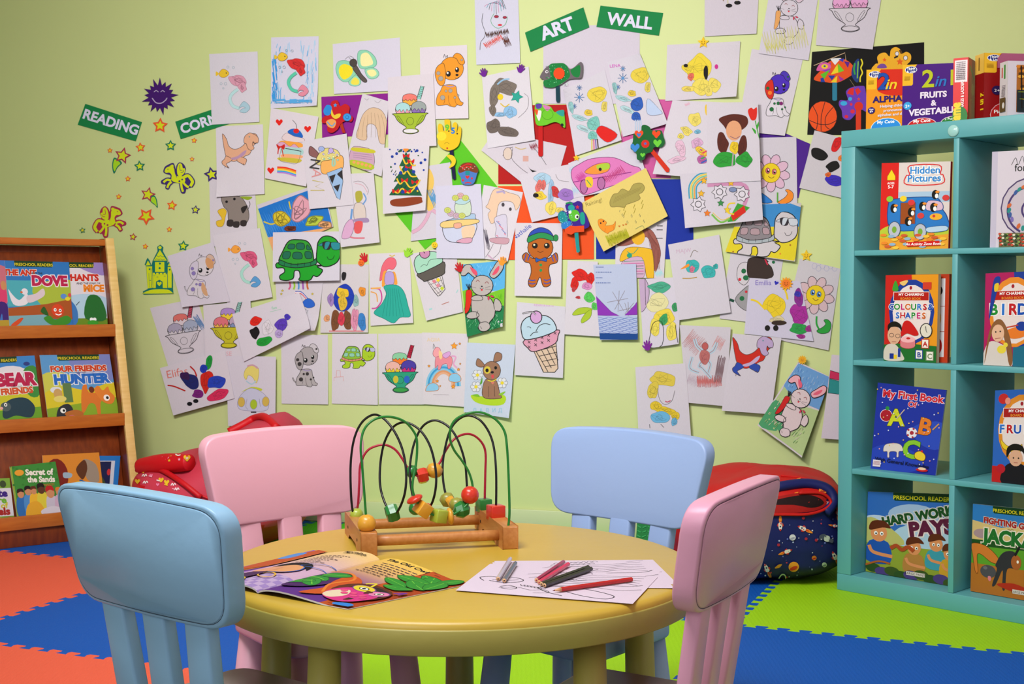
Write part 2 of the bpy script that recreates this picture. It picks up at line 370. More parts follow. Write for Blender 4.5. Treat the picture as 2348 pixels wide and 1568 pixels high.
def chair(cx, cy, ang, s, wx, zb, cm, seatm, label):
    """origin under the seat; faces +y; backrest top centre at (cx,cy)"""
    e = empty('child_chair', (0, 0, 0), ang); tag(e, label, 'chair', 'plastic children chairs round the table')
    lean = .20; yb = -.155
    def BM(x, y, z):      # curved, leaning back plane
        yy = y + yb - lean*(z - .45) + .35*x*x
        return Vector((x*s*wx, yy*s, z*s))
    topc = Vector((0, (yb - lean*(.67-.45))*s, 0)); topc.rotate(Matrix.Rotation(ang, 3, 'Z'))
    e.location = (cx - topc.x, cy - topc.y, 0)
    base = rounded([(-.172, zb), (.172, zb), (.198, .668), (-.198, .668)], .046)
    top = [(x, z + (.010*(1-(x/.2)**2) if z > .6 else 0)) for x, z in dens(base, .02)]
    o = slabshape('backrest', top, .036, BM, e, cm, .0045)
    zm = (zb+.67)/2; inset = [(x*.96, zm + (z-zm)*.92) for x, z in top]
    def BM2(x, y, z): return BM(x, y - .0165, z)
    slabshape('back_panel', inset, .006, BM2, e, cm, .001, 1)
    ring = [BM(x*1.008, -.0183, zm + (z-zm)*1.012) for x, z in inset]; n_ = len(ring)
    rs = []; 
    for i_ in range(n_):
        t_ = (ring[(i_+1) % n_] - ring[i_-1]).normalized(); s_ = t_.cross(Vector((0, 1, 0))).normalized()*.00045; rs += [ring[i_]+s_, ring[i_]-s_]
    raw('seam_line', rs, [(2*i_, 2*i_+1, (2*i_+3) % (2*n_), (2*i_+2) % (2*n_)) for i_ in range(n_)], e, SEAM)
    for sx in (-1, 0, 1):
        vs = []
        def SM(x, y, z):
            yy = yb + .028*(.47 - z)/.19
            return Vector(((x + sx*.098*(1-.12*(.48-z)/.19))*s*wx, (y + yy)*s, z*s))
        slabshape('slat', [(-.027, .285), (.027, .285), (.025, zb+.01), (-.025, zb+.01)], .026, SM, e, cm, .005, 2)
    seat = dens(rounded([(-.15, -.145), (.15, -.145), (.165, .15), (-.165, .15)], .045), .03)
    slabshape('seat', seat, .034, lambda x, y, z: Vector((x*s, z*s, (.283 + y)*s)), e, cm, .008)
    slabshape('seat_top', [(x*.93, z*.93) for x, z in seat], .004, lambda x, y, z: Vector((x*s, z*s, (.301 + y)*s)), e, seatm, .0015, 1)
    for sx in (-1, 1):
        for sy in (-1, 1): leg(e, sx*.115*s, sy*.105*s, .268*s, .028*s, .034*s, sx*.06, sy*.09, cm)
    return e
SEAM = mat('dark_seam', '2c3440', .8)
BLUE1 = mat('sky_blue_plastic', '8fb9d6', .38, bump=.1, bscale=50); BLUE2 = mat('powder_blue_plastic', '93acd8', .38, bump=.1, bscale=50)
PINK = mat('pink_plastic', 'e2a5b4', .38, bump=.1, bscale=50); PINK2 = mat('rose_plastic', 'e0a0b8', .38, bump=.1, bscale=50)
SEATG = mat('grey_seat_tone', '9a8c88', .45, var=.08); SEATB = mat('brown_seat_tone', '8a5c56', .4, var=.1)  # greyer and browner tones for the tops of the two near seats
def chair_px(xl, yl, xr, yr, flip, s, zb, *a):
    """top corners of a backrest in the photograph -> where that chair stands"""
    l, r = onz(xl, yl, .67*s), onz(xr, yr, .67*s); d = (r-l); ang = math.atan2(d.y, d.x); c = (l+r)/2
    return chair(c.x, c.y, ang + (pi if flip else 0), s, d.length/.396/s, zb, *a)
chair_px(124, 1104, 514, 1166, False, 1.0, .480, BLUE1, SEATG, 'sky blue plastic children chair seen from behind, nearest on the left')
chair_px(446, 1002, 820, 974, True, 1.0, .484, PINK, PINK, 'pink plastic children chair on the far side of the table beside the red bean bag')
chair_px(1283, 976, 1648, 1010, True, 1.0, .486, BLUE2, BLUE2, 'powder blue plastic children chair on the far side of the table near the shelf')
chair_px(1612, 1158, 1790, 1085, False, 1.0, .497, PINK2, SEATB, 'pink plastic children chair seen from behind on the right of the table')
# ------------------------------------------------------------------ turquoise cube shelf
TURQ = mat('turquoise_paint', '5ca6ac', .42, bump=.08, bscale=30, var=.04)
SP0 = Vector((1.058, 4.295, 0)); SA = R(46); SE = Vector((cos(SA), -sin(SA), 0)); SG = Vector((sin(SA), cos(SA), 0)); UP = Vector((0, 0, 1))
sh = empty('cube_shelf', SP0, -SA); tag(sh, 'turquoise painted open-backed cube shelf standing across the right corner', 'shelf')
def sbox(name, x0, x1, y0, y1, z0, z1): return box(name, ((x0+x1)/2, (y0+y1)/2, (z0+z1)/2), (x1-x0, y1-y0, z1-z0), sh, TURQ, .0015)
SW, SD = .79, .39
sbox('side_panel', 0, .05, 0, SD, .054, 1.43); sbox('side_panel', SW-.05, SW, 0, SD, .054, 1.43)
sbox('bottom_panel', 0, SW, 0, SD, 0, .0535); sbox('top_panel', -.001, SW+.001, 0, SD, 1.4305, 1.483)
ZB = [.054, .40, .75, 1.10, 1.43]
for z in ZB[1:4]: sbox('shelf_board', .0505, SW-.0505, .001, SD, z-.017, z)
for k in range(4): sbox('divider', .386, .404, .0015, SD, ZB[k]+.0003, (ZB[k+1]-.0173) if k < 3 else 1.43)
nt = None
o = lathe('corner_bumper', [(.001, 0), (.018, 0), (.018, .003), (.015, .006), (.001, .007)], sh, mat('clear_plastic', '9fd0cc', .1), 24, Matrix.Rotation(R(90), 3, 'X').to_3x3(), (.386, .0, 1.452))
# ------------------------------------------------------------------ books
def cover_fn(q, nrm, W, H):
    return lambda x, y, l: lerp2(q, x/W, y/H) + nrm*l
def rectclip(W, H): return [((0, 0), (-1, 0)), ((W, 0), (1, 0)), ((0, 0), (0, -1)), ((0, H), (0, 1))]
def book(name, label, cat, q, th, art, W=100, H=130, col='ffffff', edge='e8e2d4', m=GLOSS, group=None):
    nrm = (q[3]-q[0]).cross(q[1]-q[0]).normalized()
    if nrm.dot(O - q[0]) < 0: nrm = -nrm
    o = emit(name, art, cover_fn(q, nrm, W, H), m, None, slab(q, th, nrm, col, edge), clip=rectclip(W, H)); return tag(o, label, cat, group)
def quad(c8, p, n): return [onplane(c8[i], c8[i+1], p, n) for i in (0, 2, 4, 6)]
def stand(x0, x1, yt, p, n, zb, yt2=None):
    a, b = onplane(x0, yt, p, n), onplane(x1, yt2 or yt, p, n); up = Vector((0, 0, 1)); u = (up - n*up.dot(n)).normalized()
    c, d = [v - u*((v.z - zb)/u.z) for v in (b, a)]
    return [a, b, c, d]
def splane(dep, lean=0, z0=0): return SP0 + SG*dep + UP*z0, (-SG*cos(lean) + UP*sin(lean)).normalized()
GS = 'picture books on the turquoise shelf'
A = Art()
def readers(A, W=100, x=38):
    A.poly([(x-18, 0), (x+42, 0), (x+42, 7), (x+40, 9), (x-16, 9), (x-18, 7)], '0f3a1c', None, 1, False); A.text('PRESCHOOL READERS', x+12, 7.4, 6, 'e6d21e', 0, .02)
# Hidden Pictures
a = Art(); a.rect(0, 0, 26, 130, 'd8201c'); a.rect(26, 0, 100, 130, 'ddd0cc'); a.rect(26, 44, 100, 60, 'a9c4dc')
a.poly('9,20 15,10 21,20 21,26 9,26', 'f0d020', '8a6a10', .6, False).text('AGES', 14.5, 32, 4.5, 'ffffff', 0, .02).text('5-7', 14.5, 38, 6.5, 'ffffff', 0, .03)
a.text('Hidden', 64, 17, 15, '2f86d0', 0, .03, 'ffffff', .09).text('Pictures', 63, 29, 15, '2f86d0', 0, .03, 'ffffff', .09)
for t, y in (('Hidden', 17), ('Pictures', 29)):
    pass
a.poly('42,5 84,5 86,18 90,20 88,33 38,33 37,20 42,18', None, 'd83030', 1.6)
a.poly('4,104 50,100 100,102 100,130 2,130', 'e8a030'); a.poly('4,98 30,92 60,100 100,96 100,108 4,112', 'b8c838')
a.poly('12,60 24,54 60,52 84,55 90,70 97,82 98,100 60,102 16,98', '2a78c4', '123a80', 1.2); a.rect(30, 60, 52, 92, '9a4a1c', '1a4a90', 1); a.poly('70,58 88,60 90,72 68,72', 'd8b8cc', '1a4a90', 1)
for x, y in ((20, 68), (46, 74), (62, 66), (78, 68), (42, 88), (80, 49)): a.ell(x, y, 5, 7, '141414').ell(x+2, y+2, 2.5, 3.5, 'f0f0f0').ell(x+3, y-4, 3, 1.8, 'f0902a')
for x, y, c in ((34, 54, 'f0d030'), (46, 60, 'd83a3a'), (95, 54, 'd83a3a'), (14, 54, '90c83a'), (60, 80, 'd84040'), (81, 82, 'f0a828')): a.ell(x, y, 5, 4.4, c)
a.ell(82, 82, 9, 5, 'f0b030').ell(79, 81, 2, 2, 'd03030')
for x, y in ((22, 100), (60, 104)): a.ell(x, y, 9, 12, 'b8bcc8', '404860', 1).ell(x, y, 3.5, 5, '78a838')
a.poly('70,98 96,96 97,103 72,105', 'b8d0e4', '3a6aa0', .8)
for i in range(26): a.ell(6+(i*17) % 90, 108+(i*7) % 20, 5, 2.2, ('e8862a', 'f0c040', '90b0c8', 'd05a30')[i % 4])
a.poly('40,119 88,118 90,125 42,126', 'd01818', None, 1, False).text('An Activity Zone Book', 65, 124, 5.4, 'ffffff', 0, .02, sk=.2)
p, n = splane(.035, .03, 1.10)
book('picture_book', 'picture book titled Hidden Pictures with a blue truck of penguins, top left cell', 'book', stand(2022, 2180, 374, p, n, 1.1008, 370), .012, a, edge='c02018', group=GS)
# Colours & Shapes, Birds, Fruits: board books
def charming(a, c1, c2, ring, title, band='b41a14'):
    a.rect(0, 0, 100, 160, c1); a.poly([(50, 0), (100, 0), (100, 130), (62, 130)], c2, None, 1, False)
    a.ell(51, 68, 43, 60, ring, None).ell(51, 70, 36, 52, 'e8d8d4').ell(49, 24, 2.6, 3.4, 'a01828')
    a.rect(16, 31, 84, 48, 'f0e0d8').rect(17, 32, 83, 47, band); a.text('MY CHARMING', 50, 38.5, 7, 'ffffff', 0, .02).text('BOARD BOOK', 49, 45.8, 6, 'f0a030', 0, .01)
    cs = ('c01a20', '1a50b0', '1c8a30', 'c02070', 'd06018', '1c8a30', '2a70c8')
    for t, y, sz, sp in title:
        x0 = 50 - sp*(len(t)-1)/2
        for i, ch in enumerate(t):
            if ch != ' ': a.text(ch, x0+sp*i, y, sz, cs[(i+len(t)) % 7], 0, .05, 'f4ecec', .07)
a = Art(); charming(a, 'c8201a', 'e8961c', '1c3a94', [('COLOURS&', 64, 15, 10.6), ('SHAPES', 80, 15, 10)])
a.poly('14,28 20,10 26,28', '3a9a30').rect(72, 14, 88, 27, 'd03a28').poly('28,14 40,10 44,12 36,20', 'e8c070')
a.poly('36,90 44,84 54,90 66,108 58,112 44,108 32,114', 'c81818').ell(80, 102, 11, 13, 'e0d8c8', '282420', 1.6).line('80,102 79,94', '303030', 1.2).line('80,102 82,106', '303030', 1)
a.poly('0,130 40,126 100,130 100,160 0,160', '1e6a2a', None, 1, False).ell(46, 130, 14, 6, 'd87a80', 'a04048', .8).rect(32, 120, 60, 131, 'd87a80').ell(46, 119, 14, 6, 'f0b0b4').ell(47, 117, 4, 2, 'c02020')
for t, x, y, c in (('A', 79, 126, 'c02828'), ('B', 68, 146, '1c3a94'), ('C', 88, 148, '7a8a68')): a.rect(x-6.5, y-8, x+6.5, y+8, 'f0e8dc', c, 2).text(t, x, y+5, 13, c, 0, .04)
a.poly('2,158 2,136 12,128 24,130 36,146 38,158', 'cfc6b8').ell(20, 112, 13, 17, 'd8a888').poly('8,104 8,92 20,86 32,92 34,104 28,97 14,97', '17130f').ell(15, 112, 4.5, 3.5, None, '3a3030', .8).ell(27, 113, 4.5, 3.5, None, '3a3030', .8).line('16,124 24,124', 'a05048', 1)
a.rect(12, 146, 20, 156, '16308a').rect(20, 148, 26, 156, 'e8c428').rect(28, 136, 33, 152, '1c3a94')
p, n = splane(.03, .02, .75)
book('board_book', 'board book titled Colours and Shapes, red and yellow cover, second cell down on the left', 'book', stand(2031, 2152, 631, p, n, .7508, 629), .016, a, H=160, edge='d8c8a8', m=GLOSS, group=GS)
p2_, n2_ = splane(.058, .02, .75)
a = Art(); a.rect(0, 0, 100, 160, 'c03a1a'); a.rect(6, 8, 92, 150, 'd8d4d8'); a.line('6,58 92,58', '903020', 1).line('6,104 92,104', '903020', 1).ell(78, 30, 9, 9, '181410').ell(78, 80, 7, 14, 'd8a848').ell(80, 130, 8, 14, 'b02020')
book('board_book', 'orange-edged board book standing behind the Colours and Shapes book', 'book', stand(2070, 2177, 630, p2_, n2_, .7508, 628), .014, a, H=160, edge='b83a1a', group=GS)
a = Art(); charming(a, 'b01a5a', '1c3a94', 'e88a28', [('BIRDS', 72, 26, 17)])
a.poly('12,32 16,10 24,6 27,12 22,30 12,70 8,78', '1c3a94').poly('17,20 24,18 23,30 17,32', 'e8c02a')
a.poly('40,100 60,92 76,90 78,104 62,112 46,112', 'e87a28').ell(66, 92, 10, 8, '1c3a94').line('40,94 60,90', 'c83a20', 2)
a.poly('0,160 4,128 14,118 30,122 46,134 50,160', 'd8ccc4').poly('2,158 8,108 18,84 32,82 46,110 52,150 46,158 38,120 30,100 14,104', '8a5a34').ell(25, 104, 11, 15, 'e4b494').line('20,114 30,112', 'a04848', 1.2).ell(21, 102, 1.4, 1.4, '2a2020').ell(29, 101, 1.4, 1.4, '2a2020').ell(32, 132, 8, 7, 'e8d040').ell(39, 124, 4, 4, 'e8d040')
a.poly('52,128 100,120 100,160 52,160', '1c6a84', None, 1, False)
book('board_book', "magenta board book titled Birds with a girl holding a chick", 'book', stand(2260, 2392, 627, p, n, .7508, 620), .016, a, H=160, edge='d8c8a8', group=GS)
a = Art(); charming(a, '2a62b8', '2a62b8', 'e08a28', [('FRUITS', 74, 20, 14)], 'a81a18')
a.poly('0,132 100,132 100,160 0,160', 'c01a1a', None, 1, False).ell(16, 15, 9, 9, 'c82828').ell(24, 19, 5, 6, 'e8907a').poly('14,86 26,96 44,98 52,92 50,104 34,106 18,100', 'e8c428', '8a6a10', .8)
a.poly('18,160 22,134 36,124 54,126 66,140 66,160', '14121a').ell(42, 116, 12, 14, 'dca888').poly('26,116 26,100 38,92 54,96 58,112 52,104 34,104', '14100e').ell(38, 116, 1.4, 1.4, '201818').ell(47, 116, 1.4, 1.4, '201818').line('39,124 46,124', 'a04040', 1).ell(16, 136, 8, 8, 'b81828')
p, n = splane(.05, .05, .40)
book('board_book', "blue board book about fruits with a child holding an apple", 'book', stand(2282, 2412, 895, p, n, .4008, 890), .016, a, H=160, edge='d8c8a8', group=GS)
# shell book
a = Art(); a.rect(0, 0, 100, 135, 'd6ccd8').rect(0, 0, 9, 135, 'c4bcd0'); a.line('30,20 36,10 40,20 46,8 50,20 56,10 60,18 68,9', '303030', .8).text('for Holly', 62, 29, 15, '1a1a1a', 0, .01)
a.ell(62, 80, 46, 42, 'c8bcc8', '50406a', 2); P = [(62+(40-i*1.15)*cos(i*.33+2), 80+(37-i*1.05)*sin(i*.33+2)) for i in range(34)]; a.line(P, '4a3a70', 3)
for i in range(22): a.ell(62+34*cos(i*1.3), 80+31*sin(i*1.3), 4, 2.5, ('2a8a84', 'd0683a', '7a6ab0', '3a5a9a')[i % 4], rot=i*40)
a.rect(14, 115, 100, 135, '6a6a4a')
for i in range(90): a.ell(15+(i*37) % 84, 116+(i*11) % 18, 2.2, 1.5, ('c84a30', 'e0d8c0', '2a4a28', '889a50', 'a02a2a')[i % 5])
p, n = splane(.035, .02, 1.10)
book('picture_book', 'white hardback with a painted spiral shell on the cover, top right cell', 'book', stand(2275, 2430, 348, p, n, 1.1008, 340), .016, a, H=135, edge='e4dce4', group=GS)
# My First Book
a = Art(); a.rect(0, 0, 100, 130, '1c2f9c'); a.poly('60,60 100,50 100,90 70,84', '2a48b8').poly('0,100 40,90 80,110 60,130 0,130', '2440b0')
a.text('My First Book', 53, 20, 15.5, 'd02030', 0, .05, 'f0d8e8', .05).text('Of', 54, 31, 11, 'c82030', 0, .05, 'f0d8e8', .05)
a.ell(17, 48, 9, 9, 'a81828', 'f0d0d8', .8).ell(18, 37, 3, 3, '2a8a40').text('A', 33, 61, 34, 'c8cc28', -4, .05, '3a3a10', .02).text('B', 75, 70, 34, 'e07a28', 6, .05, '4a2a10', .02).ell(58, 70, 8, 8, 'e8e0e4').ell(58, 70, 3, 3, 'a82838')
for i in range(5): a.ell(58+6.6*cos(i*1.26), 70+6.6*sin(i*1.26), 1.6, 1.6, 'a82838')
a.text('C', 60, 107, 36, '86c030', 0, .06, '2a5a10', .02).poly('66,100 74,96 82,102 80,110 68,108', 'e8c830', '6a3a10', .8).ell(76, 96, 1.6, 1.6, 'c82030')
a.poly('20,92 34,88 44,90 48,98 42,100 42,108 39,108 38,101 28,102 28,110 25,110 24,102 18,102', 'd8ccc4', '6a6068', .6).line('33,52 44,36', 'c0a8a0', 1.5).line('88,62 96,52', 'c0905a', 2)
for i in range(44): a.ell((i*37+5) % 98+1, (i*53+3) % 118+4, 1, 1, ('e8a0a8', 'c8d0f0', 'e8c060')[i % 3])
a.text('With General Knowledge', 48, 119, 8, '0c0c20', 3, .015).rect(4, 116, 16, 126, 'e0d4dc').words(5, 118, 10, 1, 'a06070', 3).ell(80, 124, 9, 2.4, 'c81818').ell(80, 122, 6, 2, 'e8c8a8')
p, n = splane(.045, .12, .40)
book('picture_book', "blue picture book titled My First Book of A B C", 'book', quad((2013, 877, 2170, 894, 2145, 1090, 1996, 1074), p, n), .006, a, edge='b8bcd8', group=GS)
# Hard Work Pays
a = Art(); a.rect(0, 0, 100, 92, '2f66b8').ell(48, 24, 26, 12, '9fb6d8').ell(10, 34, 16, 8, 'b8c8e0').ell(60, 50, 34, 18, 'a8c4dc').poly('0,30 20,36 40,56 0,60', 'b8b468').rect(0, 58, 100, 92, '8a9a30'); readers(a, x=45)
a.text('HARD WORK', 53, 29, 12, '14481e', -14, .08, 'd8ccc8', .07, sy=1.1).text('PAYS!', 70, 42, 20, '5a1438', -9, .09, 'e4d4d4', .07)
for x, y, s, c in ((13, 46, 1.25, '1c50a8'), (50, 58, 1, 'b07a3a'), (72, 52, .95, '3a94a8'), (86, 60, .9, 'c8962a')):
    a.poly([(x-8*s, y+8*s), (x+8*s, y+8*s), (x+10*s, y+26*s), (x-10*s, y+26*s)], c).ell(x, y, 7*s, 8*s, 'd88a58').poly([(x-8*s, y-2*s), (x-6*s, y-10*s), (x+4*s, y-11*s), (x+10*s, y-5*s), (x+3*s, y-5*s)], '5a2410')
    a.ell(x-2.5*s, y+.5*s, 1.5*s, 1.8*s, 'f0f0f0').ell(x+2.5*s, y+.5*s, 1.5*s, 1.8*s, 'f0f0f0').ell(x-2.3*s, y+.8*s, .7*s, .8*s, '101010').ell(x+2.7*s, y+.8*s, .7*s, .8*s, '101010').line([(x-8*s, y+12*s), (x-4*s, y+18*s), (x+12*s, y+20*s)], 'd88a58', 3*s)
for i in range(10): a.ell(8+i*10, 86+(i*3) % 5, 8, 5, ('2a4a1c', '4a3a78', '38501c')[i % 3])
a.line('26,62 32,58 38,62 44,58 50,62', 'a84420', 4).line('0,84 14,78 26,79', 'a85a24', 2).rect(43, 84, 62, 88, 'd8ccc0').text('LARGE PRINT', 52, 87.2, 3.4, '202020')
p, n = splane(.085, .03, .055)
book('picture_book', 'picture book titled Hard Work Pays, bottom left cell of the shelf', 'book', stand(1990, 2216, 1127, p, n, .0555, 1134), .006, a, H=92, edge='c8c4bc', group=GS)
a = Art(); a.rect(0, 0, 100, 110, '2f7ac0').poly('0,20 40,26 100,16 100,50 0,50', 'd8b878', None, 1, False).ell(14, 36, 12, 6, 'a88a90').rect(0, 44, 100, 74, '5a9a28').poly('0,44 100,42 100,50 0,52', '1c4a1c', None, 1, False).rect(0, 74, 100, 110, 'b06a24'); readers(a, x=46)
a.text('FIGHTING GOATS', 56, 24, 10, 'a81c1c', 3, .07, 'e8d8cc', .06).text('AND', 53, 29, 4, '101010').text('JACKAL', 56, 46, 23, '1c6a28', 1, .08, 'e8dccc', .06)
a.poly('0,50 18,50 34,60 40,70 28,70 14,62 8,64 10,84 6,84 2,64', 'd0762c', '5a2a10', .6).poly('34,72 44,56 60,54 66,70 62,74 50,76 48,100 44,100 44,78 38,90 34,98 30,98 36,78', '2e2c34').ell(24, 82, 11, 8, '4a4850').ell(20, 78, 3, 2, '6a6870').poly('24,88 28,88 28,93 25,93', 'd87a8a').ell(62, 66, 7, 9, 'a85a28').line('60,58 66,46', '181418', 3).ell(64, 65, 1.5, 2, 'f0e8e0').poly('36,96 60,92 80,98 60,102', 'b02818').rect(58, 99, 80, 104, 'd8ccc0').text('LARGE PRINT', 69, 103, 4, '202020')
p, n = splane(.065, .03, .055)
book('picture_book', 'picture book titled Fighting Goats and Jackal, bottom right cell of the shelf', 'book', stand(2231, 2400, 1155, p, n, .0555, 1172), .006, a, H=110, edge='c8c4bc', group=GS)
# boxes on top
GT = 'boxed games and books on top of the turquoise shelf'
def think(a, x, y, s=1):
    a.poly([(x, y), (x+36*s, y), (x+26*s, y+14*s), (x+26*s, y+50*s), (x+23*s, y+53*s), (x, y+53*s)], 'e8b428', None, 1, False).ell(x+21*s, y+13*s, 15*s, 9*s, 'e8e8f4').ell(x+21*s, y+13*s, 13.5*s, 8*s, '1c2a80')
    a.text('Think', x+21*s, y+13*s, 9*s, 'ffffff', -4, .03).text('& Link', x+21*s, y+20*s, 8*s, 'ffffff', -2, .03).words(x+5*s, y+29*s, 14*s, 1.2*s, 'a88018', 5)
a = Art(); a.rect(0, 0, 100, 168, 'e8921e').poly('36,0 100,0 100,70 30,60', 'd02a18'); think(a, 0, 0)
a.text('2', 44, 54, 62, '1c4aa8', 0, .03, '0c2050', .015).text('in 1', 76, 54, 40, 'e8c428', 0, .02, sk=.25).text('ALPHABET', 72, 89, 23, '2a1a70', 0, .05)
for i, t in enumerate(('Helping children to', 'pronounce the', 'alphabet and discover')): a.text(t, 74, 104+i*12, 10, 'e0dce8', 0, .04)
a.ell(14, 110, 9, 9, '2a1a70').text('Age', 14, 109, 7, 'ffffff').text('4+', 14, 116, 8, 'ffffff', 0, .03).ell(50, 162, 37, 28, '2a8ad8', 'd8e8f0', 1.5).text('My Cute', 50, 148, 12, 'ffffff', 0, .03)
p, n = splane(.09, 0, 1.483)
book('game_box', 'orange 2 in 1 Alphabet game box, leftmost on top of the shelf', 'box', stand(1987, 2081, 160, p, n, 1.4835, 158), .045, a, H=168, edge='c83018', group=GT)
a = Art(); a.rect(0, 0, 158, 160, '46147c'); think(a, 0, 0)
a.text('2', 64, 59, 62, 'b8c024', 0, .03).text('in', 93, 59, 40, '2a72c0', 0, .02, sk=.25).text('1', 122, 57, 56, 'b8c024', 0, .03)
a.text('FRUITS', 77, 87, 21, 'e8dcf0', 0, .06).text('&', 78, 108, 20, 'e8dcf0', 0, .05).text('VEGETABLES', 80, 130, 22, 'e8dcf0', 0, .06).ell(14, 104, 10, 10, '3aa0e0').text('2+', 14, 108, 10, 'ffffff', 0, .03)
a.ell(50, 162, 38, 24, 'c81c20', 'e8d0d8', 1.5).ell(124, 160, 30, 20, '1e7a2c', 'e8d0d8', 1.5).text('My Cute', 50, 149, 12, 'ffffff', 0, .03).text('2 Puzzles', 122, 149, 9, 'ffffff', 0, .02)
p, n = splane(.075, 0, 1.483)
book('game_box', 'purple 2 in 1 Fruits and Vegetables game box on top of the shelf', 'box', stand(2070, 2220, 149, p, n, 1.4835, 143), .05, a, 158, 160, edge='e0a828', group=GT)
def twoface(name, label, corner_px, ytop, zb, wf, ws, ang, af, asd, colf, cols, Wf=100, Hf=160, Ws=30, dep=.05):
    """box turned so that its left side shows: front face to the right of the corner"""
    p, n = splane(dep, 0, 1.483); c = onplane(corner_px, ytop, p, n); fx = Vector((cos(ang), sin(ang), 0)); bk = Vector((-sin(ang), cos(ang), 0))
    h = c.z - zb; e = tag(empty(name, (c.x, c.y, zb)), label, 'box', GT)
    b0 = Vector((c.x, c.y, zb)); dn = Vector((0, 0, -h)); t = Vector((0, 0, h))
    q1 = [t, t+fx*wf, fx*wf, Vector()]; q2 = [t+bk*ws, t, Vector(), bk*ws]
    bx = box('body', fx*wf/2 + bk*ws/2 + t/2, (wf-.001, ws-.001, h-.001), e, mat(name+'_card', cols, .4), .0005, Matrix.Rotation(ang, 3, 'Z'))
    emit('front_print', af, cover_fn(q1, -bk, Wf, Hf), GLOSS, e, slab(q1, .0004, -bk, colf), z0=3e-4, clip=rectclip(Wf, Hf)); emit('side_print', asd, cover_fn(q2, -fx, Ws, Hf), GLOSS, e, slab(q2, .0004, -fx, cols), z0=3e-4, clip=rectclip(Ws, Hf)); return e
a = Art(); s_ = Art(); s_.rect(3, 6, 28, 62, 'e8dce0').words(6, 10, 18, 2.5, '706068', 10).text('SNAKES & LADDERS', 22, 96, 8.5, 'ffffff', -90, .02)
s_.ell(14, 150, 16, 26, '1e7a2c').text('Game', 15, 146, 26, 'e8d020', -90, .08); a.rect(0, 0, 60, 160, 'a81818').ell(30, 78, 9, 16, 'b8863a').line('10,20 40,50', '3a8a30', 6).line('16,140 8,120 20,104 30,112', 'b06a20', 3)
twoface('game_box', 'red Snakes and Ladders game box showing its narrow side, on top of the shelf', 2221, 131, 1.4835, .11, .044, R(58), a, s_, 'a81818', 'd81c1c', 60, 160, 30, .02)
a = Art(); think(a, 0, 0, .9); a.poly('33,0 100,0 100,36 24,36 24,12', 'a8587c', None, 1, False).ell(24, 90, 10, 11, '2a1a50').text('2+', 24, 94, 10, 'ffffff').ell(52, 150, 40, 34, 'b82020', 'e0b0b8', 1.4).text('My Cute', 50, 132, 12, 'ffffff', 0, .02).text('Picture Book', 50, 146, 12, 'ffffff', 0, .02)
s_ = Art(); s_.rect(0, 0, 30, 48, 'e8bc50').rect(12, 8, 15, 40, '604018').text('2 in 1', 20, 118, 20, 'e8c81c', 90, .05)
twoface('game_box', "dark red 2 in 1 game box with a yellow corner", 2257, 121, 1.4835, .17, .055, R(8), a, s_, '8e1216', '8a1414', 100, 160, 30, .03)
a = Art(); a.rect(14, 10, 100, 130, 'b06a28')
for i in range(60): a.ell(18+(i*29) % 80, 14+(i*17) % 60, 5, 4, ('d8842a', '8a4a18', 'e8a83a', '5a3a18')[i % 4])
a.rect(14, 74, 100, 130, '1c2a30'); a.line('30,12 34,126', 'c8c4c0', 3).line('20,12 22,120', '181410', 2)
for i in range(20): a.rect(16+(i*31) % 74, 78+(i*13) % 46, 30+(i*31) % 74, 80+(i*13) % 46, ('7a8a20', '3a5a78', 'a8662a')[i % 3])
a.rect(40, 100, 60, 118, 'b8c4d4')
s_ = Art(); s_.rect(14, 8, 19, 44, '3a8a3a').rect(6, 14, 10, 40, 'c85a50').words(8, 60, 12, 2, '807880', 8).rect(4, 92, 22, 128, '5a4a28').ell(16, 112, 4, 8, 'd8d4d0')
twoface('puzzle_box', 'white puzzle box with an autumn forest picture, rightmost on top of the shelf', 2311, 139, 1.4835, .2, .045, R(8), a, s_, 'd8d0dc', 'd4ccd0', 100, 140, 26, .01)
# ------------------------------------------------------------------ wooden book rack
WD = wood('rack_dark_wood', '702c08', '84390c', (18, 18, 3)); WL = wood('rack_lip_wood', 'b4601a', 'c06c22', (3, 3, 20)); BE = wood('beech_edge', 'dcb468', 'e6c27c', (3, 3, 20))
RO = Vector((-1.49, 5.24, 0)); RE = Vector((-.8, -.6, 0)); RN = Vector((.6, -.8, 0)); RW = 1.25
rk = empty('book_rack', RO, math.atan2(-RE.y, -RE.x)); tag(rk, 'slanted wooden display rack with picture books at the left edge', 'book rack')
SL = .30 / 1.18
Rz = Matrix.Rotation(-math.atan2(-RE.y, -RE.x), 3, 'Z')
def rl(s, b, z): return Rz @ (RE*s - RN*b + UP*z)      # s: leftwards, b: backwards
def prism(name, prof, s0, s1, m, bev=.002):
    """profile in (back, z), extruded along the rack from s0 to s1"""
    n = len(prof); vs = [rl(s0, b, z) for b, z in prof] + [rl(s1, b, z) for b, z in prof]
    o = raw(name, vs, [tuple(range(n)), tuple(range(2*n-1, n-1, -1))] + [(i, i+n, (i+1) % n+n, (i+1) % n) for i in range(n)], rk, m)
    return mod_bevel(o, bev, 2) if bev else o
RPN = (RN*1.18 + UP*.30).normalized()
def rz(x, y, back=0): return onplane(x, y, RO - RN*back, RPN).z
zt = rz(243, 549); zl = [rz(264, 769), rz(283, 973), rz(141, 1202)]
for s0, s1 in ((0, -.03), (RW, RW+.03)):
    prism('side_panel', [(0, 0), (.02, .0), (.38, 0), (.38, zt+.004), (SL*(zt), zt+.004), (SL*.6, .6)], s0, s1, WD)
    prism('edge_band', [(-.006, .0), (.012, 0), (.012+SL*zt, zt+.006), (-.006+SL*zt, zt+.006)], s0+(.002 if s0 == 0 else -.002), s1+(-.002 if s0 == 0 else .002), BE)
